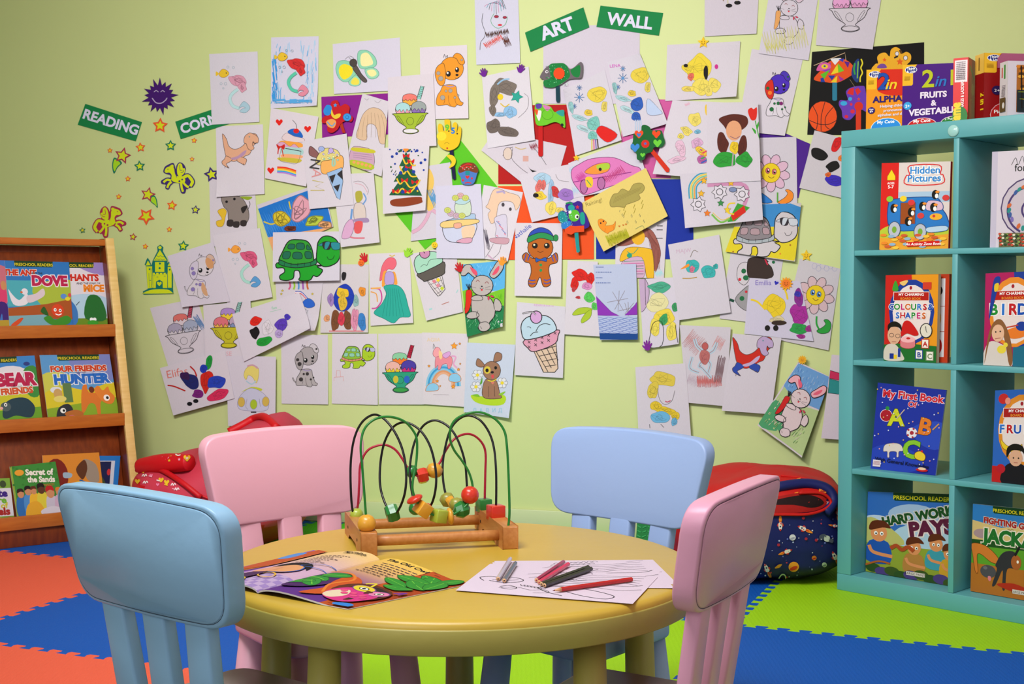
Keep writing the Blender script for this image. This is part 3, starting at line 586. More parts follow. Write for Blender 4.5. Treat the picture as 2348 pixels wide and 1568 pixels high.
prism('top_rail', [(SL*zt+.004, zt), (SL*zt+.004, zt-.026), (.37, zt-.026), (.37, zt)], .001, RW-.001, WL)
prism('back_board', [(.37, .02), (.379, .02), (.379, zt-.03), (.37, zt-.03)], .001, RW-.001, WD)
prism('plinth', [(.03, 0), (.05, 0), (.05, zl[2]-.002), (.03, zl[2]-.002)], .001, RW-.001, WD)
for k, z in enumerate(zl):
    b0 = SL*z; prism('shelf_ledge', [(b0+.012, z), (b0+.012, z+.012), (b0+.16, z+.012), (b0+.16, z)], .001, RW-.001, WD, .001)
    prism('lip', [(b0-.004, z-.004), (b0+.012, z-.004), (b0+.012, z+.046), (b0-.002, z+.046)], .001, RW-.001, WL)
    ztop = (zt-.027) if k == 0 else zl[k-1]-.002
    prism('slanted_board', [(b0+.085, z+.012), (b0+.097, z+.012), (b0+.097+SL*(ztop-z), ztop), (b0+.085+SL*(ztop-z), ztop)], .001, RW-.001, WD, .001)
    if k < 2: pass
def rbook(name, label, c8, art, W=100, H=100, back=.062, th=.005, edge='d8d0c4', col='ffffff'):
    return book(name, label, 'book', quad(c8, RO - RN*back, RPN), th, art, W, H, col, edge, GLOSS, 'picture books on the wooden rack')
a = Art(); a.rect(0, 0, 100, 100, '2a72b8').rect(0, 30, 100, 70, '4aa8b4').poly('40,40 100,28 100,70 60,74', 'a8b83a').poly('0,72 60,66 100,58 100,90 0,86', 'a8501c', None, 1, False).poly('0,84 60,82 70,100 0,100', '7aa8b4', None, 1, False); readers(a, x=32)
a.text('THE ANT', 22, 22, 12, 'c83018', 0, .08, 'f0e0d8', .06).text('AND THE', 48, 20, 4, '202020', 0, .03).text('DOVE', 67, 37, 21, 'b8184a', 0, .09, 'f4e8ec', .06)
a.poly('2,44 8,52 18,60 30,50 32,62 24,68 8,66', 'e4dce4').poly('30,54 44,50 56,42 58,52 46,60 32,64', 'd8c4cc').ell(27, 47, 5, 5, 'e4dce4').ell(22, 48, 2, 1.4, 'd85a20').ell(77, 76, 10, 10, 'd8401a').ell(73, 75, 2.2, 2.6, 'ffffff').ell(81, 76, 2.2, 2.6, 'ffffff').ell(73, 75, 1, 1.2, '101010').ell(81, 76, 1, 1.2, '101010').line('73,81 78,83 83,81', 'ffffff', 1.4)
a.poly('54,88 64,84 72,90 90,84 98,90 90,98 66,98', '3a8a24').poly('50,78 56,70 62,84', '1e5a1c').poly('2,98 16,88 22,88 12,98', 'd84a1c').ell(88, 54, 5, 4, '5a8ad0').ell(94, 58, 4, 3, 'e8d030').ell(98, 52, 3, 3, 'd84a4a')
rbook('picture_book', 'picture book titled The Ant and the Dove on the top tier of the wooden rack', (11, 597, 158, 601, 167, 747, 22, 749), a, back=.056)
a = Art(); a.rect(0, 0, 100, 100, 'dcd4dc').poly('50,0 100,0 100,20 70,14', '9a84c4').poly('30,60 60,50 100,56 100,80 30,90', 'b0cce0').rect(0, 88, 100, 100, '6a8a1c'); readers(a, x=40)
a.text('ELEPHANTS', 52, 29, 14, 'c82a1c', 0, .08, 'f0e8e8', .05).text('AND THE KING OF', 72, 35, 4.5, '302828', 0, .03).text('MICE', 80, 46, 15, 'e8821c', 0, .08, 'f0e8e8', .05)
a.poly('18,98 20,66 28,56 42,60 52,76 48,98', '3a74b8').poly('64,88 70,54 90,56 98,90', '1e6a2a').ell(74, 90, 3, 3, 'f0f0f0').ell(79, 90, 3, 3, 'f0f0f0').ell(76, 95, 9, 4, '3a9a28').ell(26, 40, 5, 5, '50505a').line('50,68 56,62', '28303a', 1)
rbook('picture_book', "picture book about elephants and the king of mice on the top tier", (95, 600, 240, 602, 247, 747, 104, 748), a, back=.064)
a = Art(); a.rect(0, 0, 100, 100, '3a72c0').poly('50,20 100,10 100,60 70,70', 'c86a7a').ell(84, 54, 14, 18, 'd83a6a').poly('74,66 96,66 98,98 86,98 84,80 74,98', '3a1470').rect(0, 90, 100, 100, 'b8962a').ell(92, 38, 6, 7, 'c88a5a')
rbook('picture_book', 'picture book cut by the left edge of the photo, top tier of the rack', (-100, 594, 12, 597, 24, 749, -86, 752), a, back=.060)
a = Art(); a.rect(0, 0, 100, 100, 'd8dcd8').rect(0, 0, 100, 24, '3a84c8').ell(60, 30, 30, 16, 'e0dce0').poly('0,60 100,56 100,100 0,100', 'c8c428', None, 1, False).poly('80,22 100,18 100,60 82,58', '3a8a3a').poly('0,84 100,78 100,100 0,100', '6aa028', None, 1, False); readers(a, x=30)
a.text('BEAR', 66, 44, 26, 'b8184a', 0, .09, 'f0e4e8', .06).text('AND THE', 66, 48, 4, '202020').text('FRIENDS', 66, 57, 13, 'd05024', -2, .08, 'f4ece0', .05)
a.poly('40,84 44,72 58,64 78,64 90,76 88,88 80,94 60,90 46,94 40,92', '1e3c4a').ell(46, 76, 8, 7, '4a5a5c').ell(46, 73, 2.4, 2.8, 'f4f0e8').ell(46, 73, 1, 1.2, '101010').ell(39, 78, 2.6, 2.2, 'e8a8a0').ell(86, 12, 5, 3, '2a3a80')
rbook('picture_book', 'picture book about a bear and friends, left on the middle tier of the rack', (-72, 822, 79, 815, 98, 965, -52, 972), a, back=.060)
a = Art(); a.rect(0, 0, 100, 100, '5a98cc').poly('40,0 100,0 100,40 60,44', '7a84c0').poly('0,30 30,28 44,44 0,60', 'c8c850').poly('0,58 30,50 60,56 100,46 100,80 0,84', 'd8c428').poly('0,82 100,70 100,100 0,100', '88a828', None, 1, False); readers(a, x=42)
a.text('FOUR FRIENDS', 52, 26, 12, 'c83c1c', 0, .08, 'f4ecd8', .06).text('AND THE', 54, 30, 3.6, '202020').text('HUNTER', 54, 45, 20, '2468c0', 0, .09, 'e8ecf0', .06)
a.rect(26, 44, 38, 74, '5a7a48').ell(16, 54, 8, 5, 'd8dce0').ell(18, 60, 6, 8, 'c8a060').ell(20, 68, 9, 5, 'e0d070')
a.poly('50,66 54,50 60,48 62,60 80,62 82,70 76,78 74,96 70,96 68,80 60,78 52,90 48,90', 'd8762a').poly('70,58 76,50 82,58 90,52 92,60 98,70 92,80 80,76', 'e0802e').ell(86, 70, 4.5, 5, 'f8f0e8').ell(87, 70, 2, 2.4, '141414').ell(66, 56, 4, 5, '6a2a14')
a.poly('12,100 16,82 30,76 36,86 28,92 26,100', '2a2c34').ell(22, 86, 4, 4, 'f4f0e8').ell(23, 86, 1.8, 2, '101010').poly('24,90 40,86 50,92 44,98 30,98', 'b8682a').ell(33, 95, 4, 1.6, 'd86a70')
rbook('picture_book', 'picture book titled Four Friends and the Hunter, right on the middle tier of the rack', (91, 814, 251, 812, 273, 953, 111, 965), a, back=.062)
a = Art(); a.rect(0, 0, 100, 110, '3a8a34').rect(0, 0, 4, 110, '90a83a')
for i in range(30): a.ell((i*37) % 100, (i*23) % 50, 3, 2, '327c2c')
a.ell(18, 14, 10, 6, 'e8a02c').text('Secret of', 60, 22, 16, 'f0ecdc', 4, .06).text('the Sands', 62, 36, 15, 'f0ecdc', 4, .06).words(62, 41, 26, 1.2, 'c87a30', 2)
for x, y, h, c, r in ((14, 54, '2a1a14', '2a6ab0', 7), (30, 50, '18100c', '4a8ac8', 7), (42, 50, '5a2a14', 'e8b42c', 6), (58, 48, '1c120c', 'd8c83a', 8), (76, 56, 'b81c20', 'c4bccc', 9), (94, 56, 'd87a28', 'c8a8c0', 6)):
    a.poly([(x-9, y+10), (x+9, y+10), (x+12, y+44), (x-11, y+44)], c).ell(x, y+2, r, r*1.15, 'c88a60' if c != 'd8c83a' else '5a3420').poly([(x-r, y), (x-r*.8, y-r*1.1), (x+r*.6, y-r*1.2), (x+r, y-1), (x, y-r*.4)], h)
a.poly('20,108 24,80 44,72 56,84 60,108', 'e0a428').poly('50,92 74,84 96,90 92,104 60,104', 'd4ccd8')
rbook('picture_book', 'green picture book titled Secret of the Sands on the bottom tier of the rack', (22, 1070, 127, 1058, 152, 1190, 41, 1196), a, H=110, back=.056)
a = Art(); a.rect(0, 0, 100, 110, 'd8d4dc').rect(0, 0, 100, 24, '7aa83a').ell(84, 14, 7, 9, '3a4a2a').text('cute', 70, 44, 24, '3a1a80', 0, .07).text('picture', 56, 60, 22, '6ab02c', 0, .06).text('book of', 60, 72, 18, 'c8c02c', 0, .05).text('labels', 66, 88, 24, 'a8201c', 0, .07).rect(0, 92, 100, 110, '7a9a30').ell(70, 100, 7, 5, 'd8a43a').ell(90, 100, 7, 6, 'b82a20')
rbook('picture_book', "word book at the left edge of the rack's bottom tier", (-86, 1100, 22, 1096, 34, 1199, -72, 1206), a, H=110, back=.064)
a = Art(); a.rect(0, 0, 100, 100, 'd8882a').ell(22, 32, 20, 26, '7a1c10').poly('34,28 48,30 46,36 34,36', '9ab0c0').poly('70,10 92,18 94,44 74,40', '9a8a78').poly('56,24 72,10 76,24 66,40', '5a3018').poly('60,40 84,50 100,48 98,80 76,72', '1c5a9a').poly('76,60 92,62 88,80', 'd04a24').ell(60, 60, 20, 18, 'e8c028', None).text('101', 50, 86, 36, '5a1450', 0, .1, 'f0e4f0', .06).poly('36,50 66,44 66,52 36,58', '1c5ab8')
rbook('picture_book', 'orange bird book with a large 101, behind the Secret of the Sands book', (97, 1044, 227, 1037, 244, 1188, 108, 1194), a, back=.070)
a = Art(); a.rect(0, 0, 100, 150, 'c8ccd8').rect(84, 0, 100, 150, '1c72c0').rect(0, 0, 100, 12, '1c72c0').rect(2, 14, 72, 90, '101a48').poly('10,60 30,40 60,70 40,84', '3a4a28').ell(66, 40, 6, 8, 'c02a30').text('A BOOK OF', 30, 118, 16, '303a50').rect(0, 132, 84, 134, '909ab0')
rbook('picture_book', 'blue-edged book at the right end of the bottom tier of the rack', (205, 1045, 276, 1045, 264, 1184, 196, 1190), a, H=150, back=.075)
# ------------------------------------------------------------------ bean bags
from mathutils.bvhtree import BVHTree
def GRIDC(a):
    xs = [v[0] for v in a.v]; ys = [v[1] for v in a.v]
    return [((x, 0), (1, 0)) for x in range(int(min(xs)), int(max(xs)), 9)] + [((0, y), (0, 1)) for y in range(int(min(ys)), int(max(ys)), 9)]
def bag(name, label, c, rx, ry, hz, prints, topfn, mbody, mtop, seam_m, e1=.62, e2=.75, seed=1, shape=None, rot=0, nlow='cover', ntop='top_panel'):
    e = empty(name, (c[0], c[1], .001), rot); tag(e, label, 'bean bag')
    NU, NV = 96, 48; sg = lambda v, p: math.copysign(abs(v)**p, v); V = {}
    def P(u, v):
        x = rx*sg(cos(v), e1)*sg(cos(u), e2); y = ry*sg(cos(v), e1)*sg(sin(u), e2); z = hz*.5*sg(sin(v), e1)
        if z < 0: z *= .96
        p = Vector((x, y, z+hz*.5))
        if shape: p = shape(p)
        n_ = noise.noise(Vector((p.x*5+seed, p.y*5, p.z*7)))*.022 + noise.noise(Vector((p.x*14+seed, p.y*11, p.z*16)))*.007
        d = Vector((x/rx, y/ry, z/hz)); d = d.normalized() if d.length > 0 else UP
        p = p + d*n_; p.z = max(p.z, 0); return p
    vs = [P(2*pi*i/NU, -pi/2 + pi*j/NV) for j in range(NV+1) for i in range(NU)]; fl, ft = [], []
    for j in range(NV):
        for i in range(NU):
            f = (j*NU+i, j*NU+(i+1) % NU, (j+1)*NU+(i+1) % NU, (j+1)*NU+i)
            m_ = sum((vs[k] for k in f), Vector())/4
            (ft if topfn(m_, 2*pi*(i+.5)/NU, -pi/2+pi*(j+.5)/NV) else fl).append(f)
    for nm, fs, m in ((nlow, fl, mbody), (ntop, ft, mtop)):
        used = sorted({k for f in fs for k in f}); ix = {k: q for q, k in enumerate(used)}
        raw(nm, [vs[k] for k in used], [tuple(ix[k] for k in f) for f in fs], e, m, True)
    Mx = Matrix.Translation(e.location) @ Matrix.Rotation(rot, 4, 'Z'); wv = [Mx @ v for v in vs]; bv = BVHTree.FromPolygons(wv, fl+ft); Mi = Mx.inverted()
    def hit(x, y, l):
        r = ray(x, y).normalized(); q = bv.ray_cast(O, r)
        if q[0] is None: q = bv.find_nearest(O + r*(c[1]*1.02))
        nn = q[1] if q[1].dot(r) < 0 else -q[1]; return Mi @ (q[0] + nn*l)
    if prints: emit('print_motifs', prints, hit, PAPER, e, z0=.0022, zs=3e-5, cuts=GRIDC(prints))['kind'] = 'stuff'
    return e, hit, P
NAVY = mat('navy_fabric', '161c5c', .55, bump=.3, bscale=22, spec=.3); REDF = mat('red_fabric', 'c01410', .6, bump=.3, bscale=20, spec=.25)
a = Art(); a.zone(1240, 960, 3.261)
rd = random.Random(5)
def rocket(x, y, s, r, body='e8dcd4'):
    a.at(1240+x/3.261, 960+y/3.261, s*1.25/3.261, r)
    a.poly('-10,0 -34,-9 -64,0 -34,9', 'f08a28').poly('-10,0 -24,-5 -40,0 -24,5', 'd83a1c').poly('-12,-14 4,-20 6,-8', 'c83028').poly('-12,14 4,20 6,8', 'c83028').poly('-14,-10 16,-10 34,0 16,10 -14,10', body).ell(8, 0, 5, 5, '20285a').poly('24,-6 36,0 24,6', 'c83028')
for x, y, s, r in ((1960, 820, 1, 205), (1790, 795, 1, 90), (1840, 990, .9, -20), (1690, 1120, 1, 245), (2195, 1030, 1, 245), (1880, 485, .9, 150), (2140, 630, .7, 200), (2215, 700, .8, 270), (1950, 560, .7, 0), (2260, 900, .7, -60), (2190, 800, .6, 10)): rocket(x, y, s, r)
a.zone(1240, 960, 3.261)
for x, y, r, c, c2 in ((1880, 885, 24, 'd8d4d8', 'a0a0b0'), (1890, 1100, 38, 'e8962a', 'c83a1c'), (2040, 1035, 18, 'd87a28', 'b82a20'), (2115, 1085, 18, 'c8d0c8', '808a90'), (2195, 1150, 24, 'b83028', 'e8e0d8'), (1680, 1228, 22, 'b83028', 'e8e0d8'), (2105, 540, 30, 'e8862a', 'a83a1c')):
    a.ell(x, y, r, r*.95, c).ell(x, y+r*.3, r*.8, r*.35, c2, rot=-20)
for x, y in ((1775, 940), (2055, 905), (1980, 895), (2000, 490), (1960, 740)): a.ell(x, y, 11, 11, 'a82838')
a.poly('2080,870 2120,860 2125,890 2085,905', '4a5060').poly('2120,872 2152,878 2146,915 2114,908', 'c8ccc0').poly('2150,895 2180,900 2175,925 2148,918', '4a5060').poly('1745,1110 1770,1085 1800,1080 1780,1105', 'e8962a').poly('2060,1180 2090,1172 2125,1185 2095,1190', 'c87a28').poly('1780,1190 1800,1155 1825,1160 1830,1200', None, 'c8ccd0', 8)
for i in range(60): a.ell(rd.uniform(1600, 2280), rd.uniform(740, 1250), rd.choice((3, 4, 6)), None, rd.choice(('b8c4e8', 'e8e0e8', '6a74c0', 'c83a4a')), n=8)
def shp_r(p):
    k = .78 + .22*max(0, min(1, (p.x+.36)/.5)); return Vector((p.x, p.y, p.z*(1 - .12*max(0, -p.x/.3))))
br, hitr, Pr = bag('bean_bag', 'navy rocket print bean bag with a red top beside the turquoise shelf', (.845, 4.59), .306, .30, .355, a, lambda m, u, v: v > .62+.25*sin(u) or (m.x < -.16 and m.y < .1), NAVY, REDF, None, .5, .72, 3, shp_r)
def onbag(e, hit, name, P, r, m, l=.01, tp=None): return tube(name, [hit(x, y, l) for x, y in P], r, e, m, 8, 5, tp)
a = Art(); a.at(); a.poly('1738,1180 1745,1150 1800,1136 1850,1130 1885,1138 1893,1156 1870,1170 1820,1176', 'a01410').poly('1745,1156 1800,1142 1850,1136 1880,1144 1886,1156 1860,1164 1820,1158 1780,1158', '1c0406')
emit('handle_slot', a, hitr, PAPER, br, z0=.004, zs=2e-4, cuts=GRIDC(a))
onbag(br, hitr, 'handle', [(1745, 1128), (1790, 1118), (1850, 1112), (1895, 1124), (1908, 1150), (1890, 1176)], .017, NAVY, .006)
onbag(br, hitr, 'handle_edge', [(1738, 1182), (1790, 1180), (1850, 1178), (1888, 1166), (1900, 1150), (1880, 1134), (1830, 1134)], .005, REDF, .01)
onbag(br, hitr, 'piping', [(1790, 1092), (1850, 1100), (1890, 1122), (1915, 1160), (1930, 1210), (1934, 1270), (1928, 1320)], .004, REDF, .003)
lb = raw('care_label', [hitr(1918, 1143, .004), hitr(1932, 1147, .012), hitr(1936, 1170, .012), hitr(1922, 1166, .004)], [(0, 1, 2, 3)], br, mat('white_label', 'd8d8dc', .8)); lb.modifiers.new('thickness', 'SOLIDIFY').thickness = .001
# left bag
ROSE = mat('rose_fabric', 'c4384c', .6, bump=.25, bscale=18, spec=.25); REDP = mat('red_print_fabric', 'c8101c', .5, bump=.25, bscale=18, spec=.3)
a = Art(); a.zone(0, 900, 3.919)
for i, (x, y) in enumerate(((1225, 720), (1300, 750), (1360, 750), (1240, 800), (1310, 810), (1420, 830), (1500, 810), (1590, 870), (1230, 640), (1450, 790), (1560, 830), (1210, 690))):
    if i % 3 == 0: a.heart(x, y, 24, 'e8c028')
    elif i % 3 == 1: a.line([(x-22, y+8), (x-8, y-12), (x, y+8), (x+12, y-12), (x+22, y+4)], 'f0e8e8', 7)
    else: a.heart(x, y, 15, 'e87aa0')
for i in range(30): a.ell(1200+(i*71) % 420, 680+(i*37) % 220, 5, None, ('f0e0e0', 'e8c028', 'f0a0b0')[i % 3], n=8)
def shp_l(p):
    k = 1 + .30*max(-.5, min(1, (p.x-.0)/.22)) if p.z > .2 else 1
    return Vector((p.x, p.y, p.z*(1 + (k-1)*min(1, (p.z-.2)/.15)) if p.z > .2 else p.z))
bl, hitl, Pl = bag('bean_bag', 'crumpled rose and red heart print bean bag behind the far pink chair', (-1.10, 5.10), .34, .36, .41, a, lambda m, u, v: m.z > .285 - .32*(m.x+.33), REDP, ROSE, None, .75, .85, 9, shp_l)
roll = tube('rolled_handle', (lambda A_, B_: [A_.lerp(B_, t) + Vector((.3, -1, .35))*.012*sin(pi*t) for t in (0, .2, .4, .6, .8, 1)])(hitl(306, 1024, .018), hitl(444, 1074, .03)), .037, bl, REDP, 16, 6, lambda t: .8+.2*sin(pi*t))
onbag(bl, hitl, 'handle', [(300, 1020), (290, 1032), (300, 1050), (330, 1062), (370, 1082), (420, 1110), (462, 1140)], .010, REDP, .012)
onbag(bl, hitl, 'top_trim', [(515, 972), (545, 950), (580, 948), (610, 962), (632, 984)], .016, REDP, .008)
onbag(bl, hitl, 'piping', [(310, 1046), (350, 1072), (400, 1098), (455, 1132), (500, 1150)], .004, REDP, .004)
rm = [v.co + roll.location for v in roll.data.vertices]; rb = BVHTree.FromPolygons([Matrix.Translation(bl.location) @ v for v in rm], [tuple(p.vertices) for p in roll.data.polygons])
def hroll(x, y, l):
    r = ray(x, y).normalized(); q = rb.ray_cast(O, r); p = q[0] if q[0] is not None else rb.find_nearest(O+r*5.0)[0]
    return p - r*l*1.3 - bl.location
a = Art(); a.zone(0, 900, 3.919)
for i, (x, y) in enumerate(((1275, 420), (1340, 400), (1370, 450), (1455, 465), (1440, 520), (1375, 525), (1570, 530), (1600, 560), (1610, 600), (1680, 590), (1520, 610))):
    if i in (3, 9): a.heart(x, y, 32, 'e8b828').heart(x, y, 13, 'f0d8c8')
    elif i % 2: a.line([(x-24, y-8), (x, y+4), (x+22, y-2)], 'f0e4e4', 9)
    else: a.star(x, y, 14, 'e8b828' if i % 4 else 'f0a0b8')
emit('print_motifs', a, hroll, PAPER, roll, z0=.002, zs=1e-4).location -= roll.location
# green tread mat leaning at the wall
GM = mat('green_tread_rubber', '1f7a3c', .5)
gm = empty('tread_mat', (0, 0, 0)); 
pm, nm_ = WP + WN*.04, WN; q = [onplane(x, y, pm, nm_) for x, y in ((1464, 1150), (1572, 1156))]; q += [Vector((q[1].x, q[1].y, .002)) + WN*.05, Vector((q[0].x, q[0].y, .002)) + WN*.05]
cc = (q[2]+q[3])/2; gm.location = cc; tag(gm, 'small dark green rubber mat with a raised tread pattern leaning against the wall', 'mat')
a = Art()
for i in range(9):
    for j in range(9):
        x, y = 6+i*12, 6+j*16; a.line([(x-4, y+3), (x+4, y-3)] if i % 2 else [(x-4, y-3), (x+4, y+3)], '38a058', 3.4, False)
q = [v-cc for v in q]; nn = (q[3]-q[0]).cross(q[1]-q[0]).normalized(); nn = nn if nn.dot(WN) > 0 else -nn
emit('tread', a, cover_fn(q, nn, 108, 140), PAPER, gm, slab(q, .012, nn, '1f7a3c', 'c8b060'), z0=.002)
# ------------------------------------------------------------------ bead maze
TW = wood('toy_wood', 'b8763a', 'c48446', (30, 4, 30), .4); TZ = .4817
LF = onz(846, 1275, TZ); ta = R(14); TX = Vector((cos(ta), sin(ta), 0)); TY = Vector((-sin(ta), cos(ta), 0))
toy = empty('bead_maze', LF, ta); tag(toy, 'wooden bead maze toy with looping black, green and red wires on the table', 'toy')
TWID, TLEN = .272, .245
def foot(x):
    vs = []; prof = [(0, 0), (.055, 0), (.075, .012), (TLEN-.075, .012), (TLEN-.055, 0), (TLEN, 0), (TLEN, .043), (0, .043)]; n = len(prof)
    vs = [(x-.0155, b, z) for b, z in prof] + [(x+.0155, b, z) for b, z in prof]
    o = raw('end_block', vs, [tuple(range(n)), tuple(range(2*n-1, n-1, -1))] + [(i, (i+1) % n, (i+1) % n+n, i+n) for i in range(n)], toy, TW); mod_bevel(o, .002, 2)
    for b in (.05, .19): lathe('screw_hole', [(.001, 0), (.003, 0), (.003, .0006), (.001, .0006)], toy, mat('dark_hole', '2a1408', .8), 12, Matrix.Rotation(R(-90), 3, 'Y'), (x-.0157, b, .022))
foot(0); foot(TWID)
for b in (.035, TLEN-.035): tube('dowel', [(.014, b, .022), (TWID*.5, b, .022), (TWID-.014, b, .022)], .0105, toy, TW, 16, 3)
def tp(x, y, q):
    """toy point: photo position on the vertical plane a fraction q from the front"""
    return Matrix.Rotation(-ta, 3, 'Z') @ (onplane(x, y, LF + TY*(q*TLEN), TY) - LF)
tz = lambda x, y, q: tp(760 + x/4.2375, 920 + y/4.2375, q)
WK = mat('black_wire', '0c0c0e', .3); WG = mat('green_wire', '1c7a2c', .3); WR = mat('red_wire', 'b01838', .3)
def fixend(P, q, xx): P.append(tuple(tp(0, 0, 0))) 
def wire(name, L, m, a0, a1):
    P = [tz(*p) for p in L]; s0 = Vector((a0[0], a0[1], .040)); s1 = Vector((a1[0], a1[1], .040))
    return tube(name, [s0, s0*.3 + P[0]*.7] + P[1:-1] + [s1*.3 + P[-1]*.7, s1], .0024, toy, m, 10, 8)
wire('black_wire', [(187, 1000, .78), (186, 800, .78), (190, 560, .78), (225, 350, .76), (300, 200, .74), (410, 130, .7), (510, 170, .6), (610, 290, .52), (690, 470, .45), (725, 680, .4), (715, 880, .38), (660, 1040, .42), (600, 1100, .5), (530, 1010, .6), (475, 830, .7), (475, 610, .75), (515, 400, .74), (600, 250, .7), (720, 205, .62), (860, 280, .55), (960, 440, .48), (1012, 660, .44), (1012, 850, .42), (965, 1010, .45), (880, 1060, .52), (800, 950, .6), (765, 760, .68), (768, 580, .72), (810, 390, .74), (890, 240, .72), (1005, 185, .68), (1130, 240, .62), (1220, 360, .56), (1290, 560, .52), (1312, 750, .5), (1310, 900, .5), (1240, 1010, .55), (1150, 980, .6), (1100, 860, .66), (1080, 680, .72), (1095, 500, .74), (1150, 290, .74), (1230, 180, .72), (1330, 138, .68), (1440, 180, .62), (1530, 300, .58), (1580, 460, .54), (1600, 700, .5), (1603, 950, .48)], WK, (0, .19), (TWID, .125))
wire('green_wire', [(335, 1090, .12), (320, 900, .12), (300, 650, .12), (285, 430, .12), (320, 270, .14), (420, 175, .16), (560, 150, .18), (700, 190, .2), (790, 280, .22), (830, 380, .22), (825, 580, .22), (790, 780, .2), (795, 890, .2), (850, 1000, .2), (960, 1090, .2), (1080, 1120, .22), (1200, 1090, .24), (1330, 990, .26), (1372, 850, .28), (1340, 700, .28), (1270, 580, .28), (1190, 470, .26), (1152, 360, .24), (1165, 240, .22), (1230, 160, .2), (1360, 110, .16), (1480, 115, .14), (1600, 180, .12), (1680, 290, .1), (1705, 440, .08), (1720, 700, .08), (1735, 1000, .06)], WG, (0, .03), (TWID, .016))
wire('red_wire', [(270, 980, .85), (270, 800, .85), (280, 620, .85), (340, 490, .84), (430, 435, .82), (530, 425, .8), (620, 470, .78), (690, 560, .76), (745, 650, .74), (850, 730, .72), (960, 700, .72), (1050, 600, .74), (1110, 480, .76), (1190, 370, .78), (1290, 320, .8), (1380, 330, .82), (1460, 400, .84), (1497, 500, .85), (1495, 700, .86), (1488, 900, .87)], WR, (0, .215), (TWID, .215))
BC = {'r': mat('red_bead', 'd0301a', .3, coat=.4), 'y': mat('yellow_bead', 'dca02c', .35, coat=.3), 'g': mat('green_bead', '1f7a30', .3, coat=.3), 'l': mat('lime_bead', 'a4b43a', .35, coat=.3), 'o': mat('olive_bead', '98963a', .35, coat=.3)}
def sphere(prof_e=1, n=9): return [(max(.001, cos(-pi/2+pi*i/n)), sin(-pi/2+pi*i/n)) for i in range(n+1)]
def bead(x, y, q, rpx, kind, col, rot=0, ax=0):
    c = tz(x, y, q); r = rpx/4.2375*c_dist(c)/FPX; M = Matrix.Rotation(R(rot), 3, 'Y') @ Matrix.Rotation(R(ax), 3, 'Z')
    if kind == 'ball': o = lathe('bead', [(a_*r, b_*r) for a_, b_ in sphere()], toy, BC[col], 24, M, c)
    elif kind == 'disc': o = lathe('bead', [(a_*r, b_*r*.42) for a_, b_ in sphere()], toy, BC[col], 24, M, c)
    elif kind == 'barrel': o = lathe('bead', [(.001, -.95*r), (.55*r, -.95*r), (.93*r, -.45*r), (r, 0), (.93*r, .45*r), (.55*r, .95*r), (.001, .95*r)], toy, BC[col], 24, M, c)
    elif kind == 'hex':
        o = lathe('bead', [(.001, -.6*r), (.85*r, -.6*r), (r, -.3*r), (r, .3*r), (.85*r, .6*r), (.001, .6*r)], toy, BC[col], 6 if r > .015 else 8, M, c)
        for p_ in o.data.polygons: p_.use_smooth = False
    elif kind == 'facet':
        o = lathe('bead', [(a_*r, b_*r) for a_, b_ in sphere(n=4)], toy, BC[col], 8, M, c)
        for p_ in o.data.polygons: p_.use_smooth = False
    else: o = box('bead', c, (1.5*r, 1.5*r, 1.5*r), toy, BC[col], .002, M)
    return o
def c_dist(c): return 2.6
for b_ in ((245, 1105, .8, 68, 'barrel', 'l'), (341, 1187, .12, 88, 'ball', 'y'), (780, 680, .74, 62, 'barrel', 'g', 60), (885, 722, .72, 82, 'hex', 'r', 78, 10), (1000, 672, .72, 78, 'barrel', 'y', 110), (590, 1085, .52, 98, 'hex', 'g', 75, 20), (808, 950, .2, 82, 'disc', 'r', -25), (960, 1040, .46, 62, 'disc', 'r', 60), (815, 1040, .4, 66, 'ball', 'g'), (888, 1045, .2, 88, 'cube', 'y', 35, 20), (1045, 1112, .22, 84, 'cube', 'l', 10, 25), (1152, 1116, .24, 84, 'disc', 'y', 82), (1125, 955, .62, 72, 'barrel', 'o', 60), (1165, 985, .55, 68, 'hex', 'y', 60), (1215, 1000, .45, 68, 'barrel', 'o', 70), (1265, 1052, .3, 88, 'facet', 'g', 80), (1346, 910, .28, 88, 'ball', 'r'), (1480, 1010, .86, 90, 'cube', 'g', 0, 12), (1597, 1080, .48, 100, 'cube', 'r', 0, 12)): bead(*b_)
# ------------------------------------------------------------------ table things
def tquad(c8, z=.4818): return [onz(c8[i], c8[i+1], z) for i in (0, 2, 4, 6)]
def sheet_lines(a, seed, W=141, H=100):
    rd = random.Random(seed); k = '26242a'
    for i in range(5): a.line([(60+i*4, 10+i*8), (90, 14+i*7), (115, 8+i*6), (132, 2+i*9)], k, .5)
    a.line('84,92 70,84 60,70 76,62 100,66 122,80 118,92 100,88 84,78', k, .8).line('70,60 95,55 120,60 138,52', k, .5).line('74,50 100,46 125,44 136,36', k, .6)
    a.line('12,62 6,52 14,46 24,48 34,44 42,50 40,58 28,64 16,60', k, .7).line('18,58 24,52 30,56 38,50', k, .5).line('30,78 36,72 44,78 40,84 32,82', k, .7)
    a.line('30,82 44,76 56,82 66,78 72,86 60,90', k, .5).line('44,40 54,34 62,42 72,34 80,40 90,32', k, .5).line('40,28 52,22 60,30 70,20 84,26', k, .5)
    for i in range(7): a.line([(44+i*3, 66+i), (46+i*3, 70+i), (49+i*3, 67+i)], k, .6)
    for i in range(8): a.line([(50+i*5, 18-i), (53+i*5, 14-i), (55+i*5, 18-i)], k, .5)
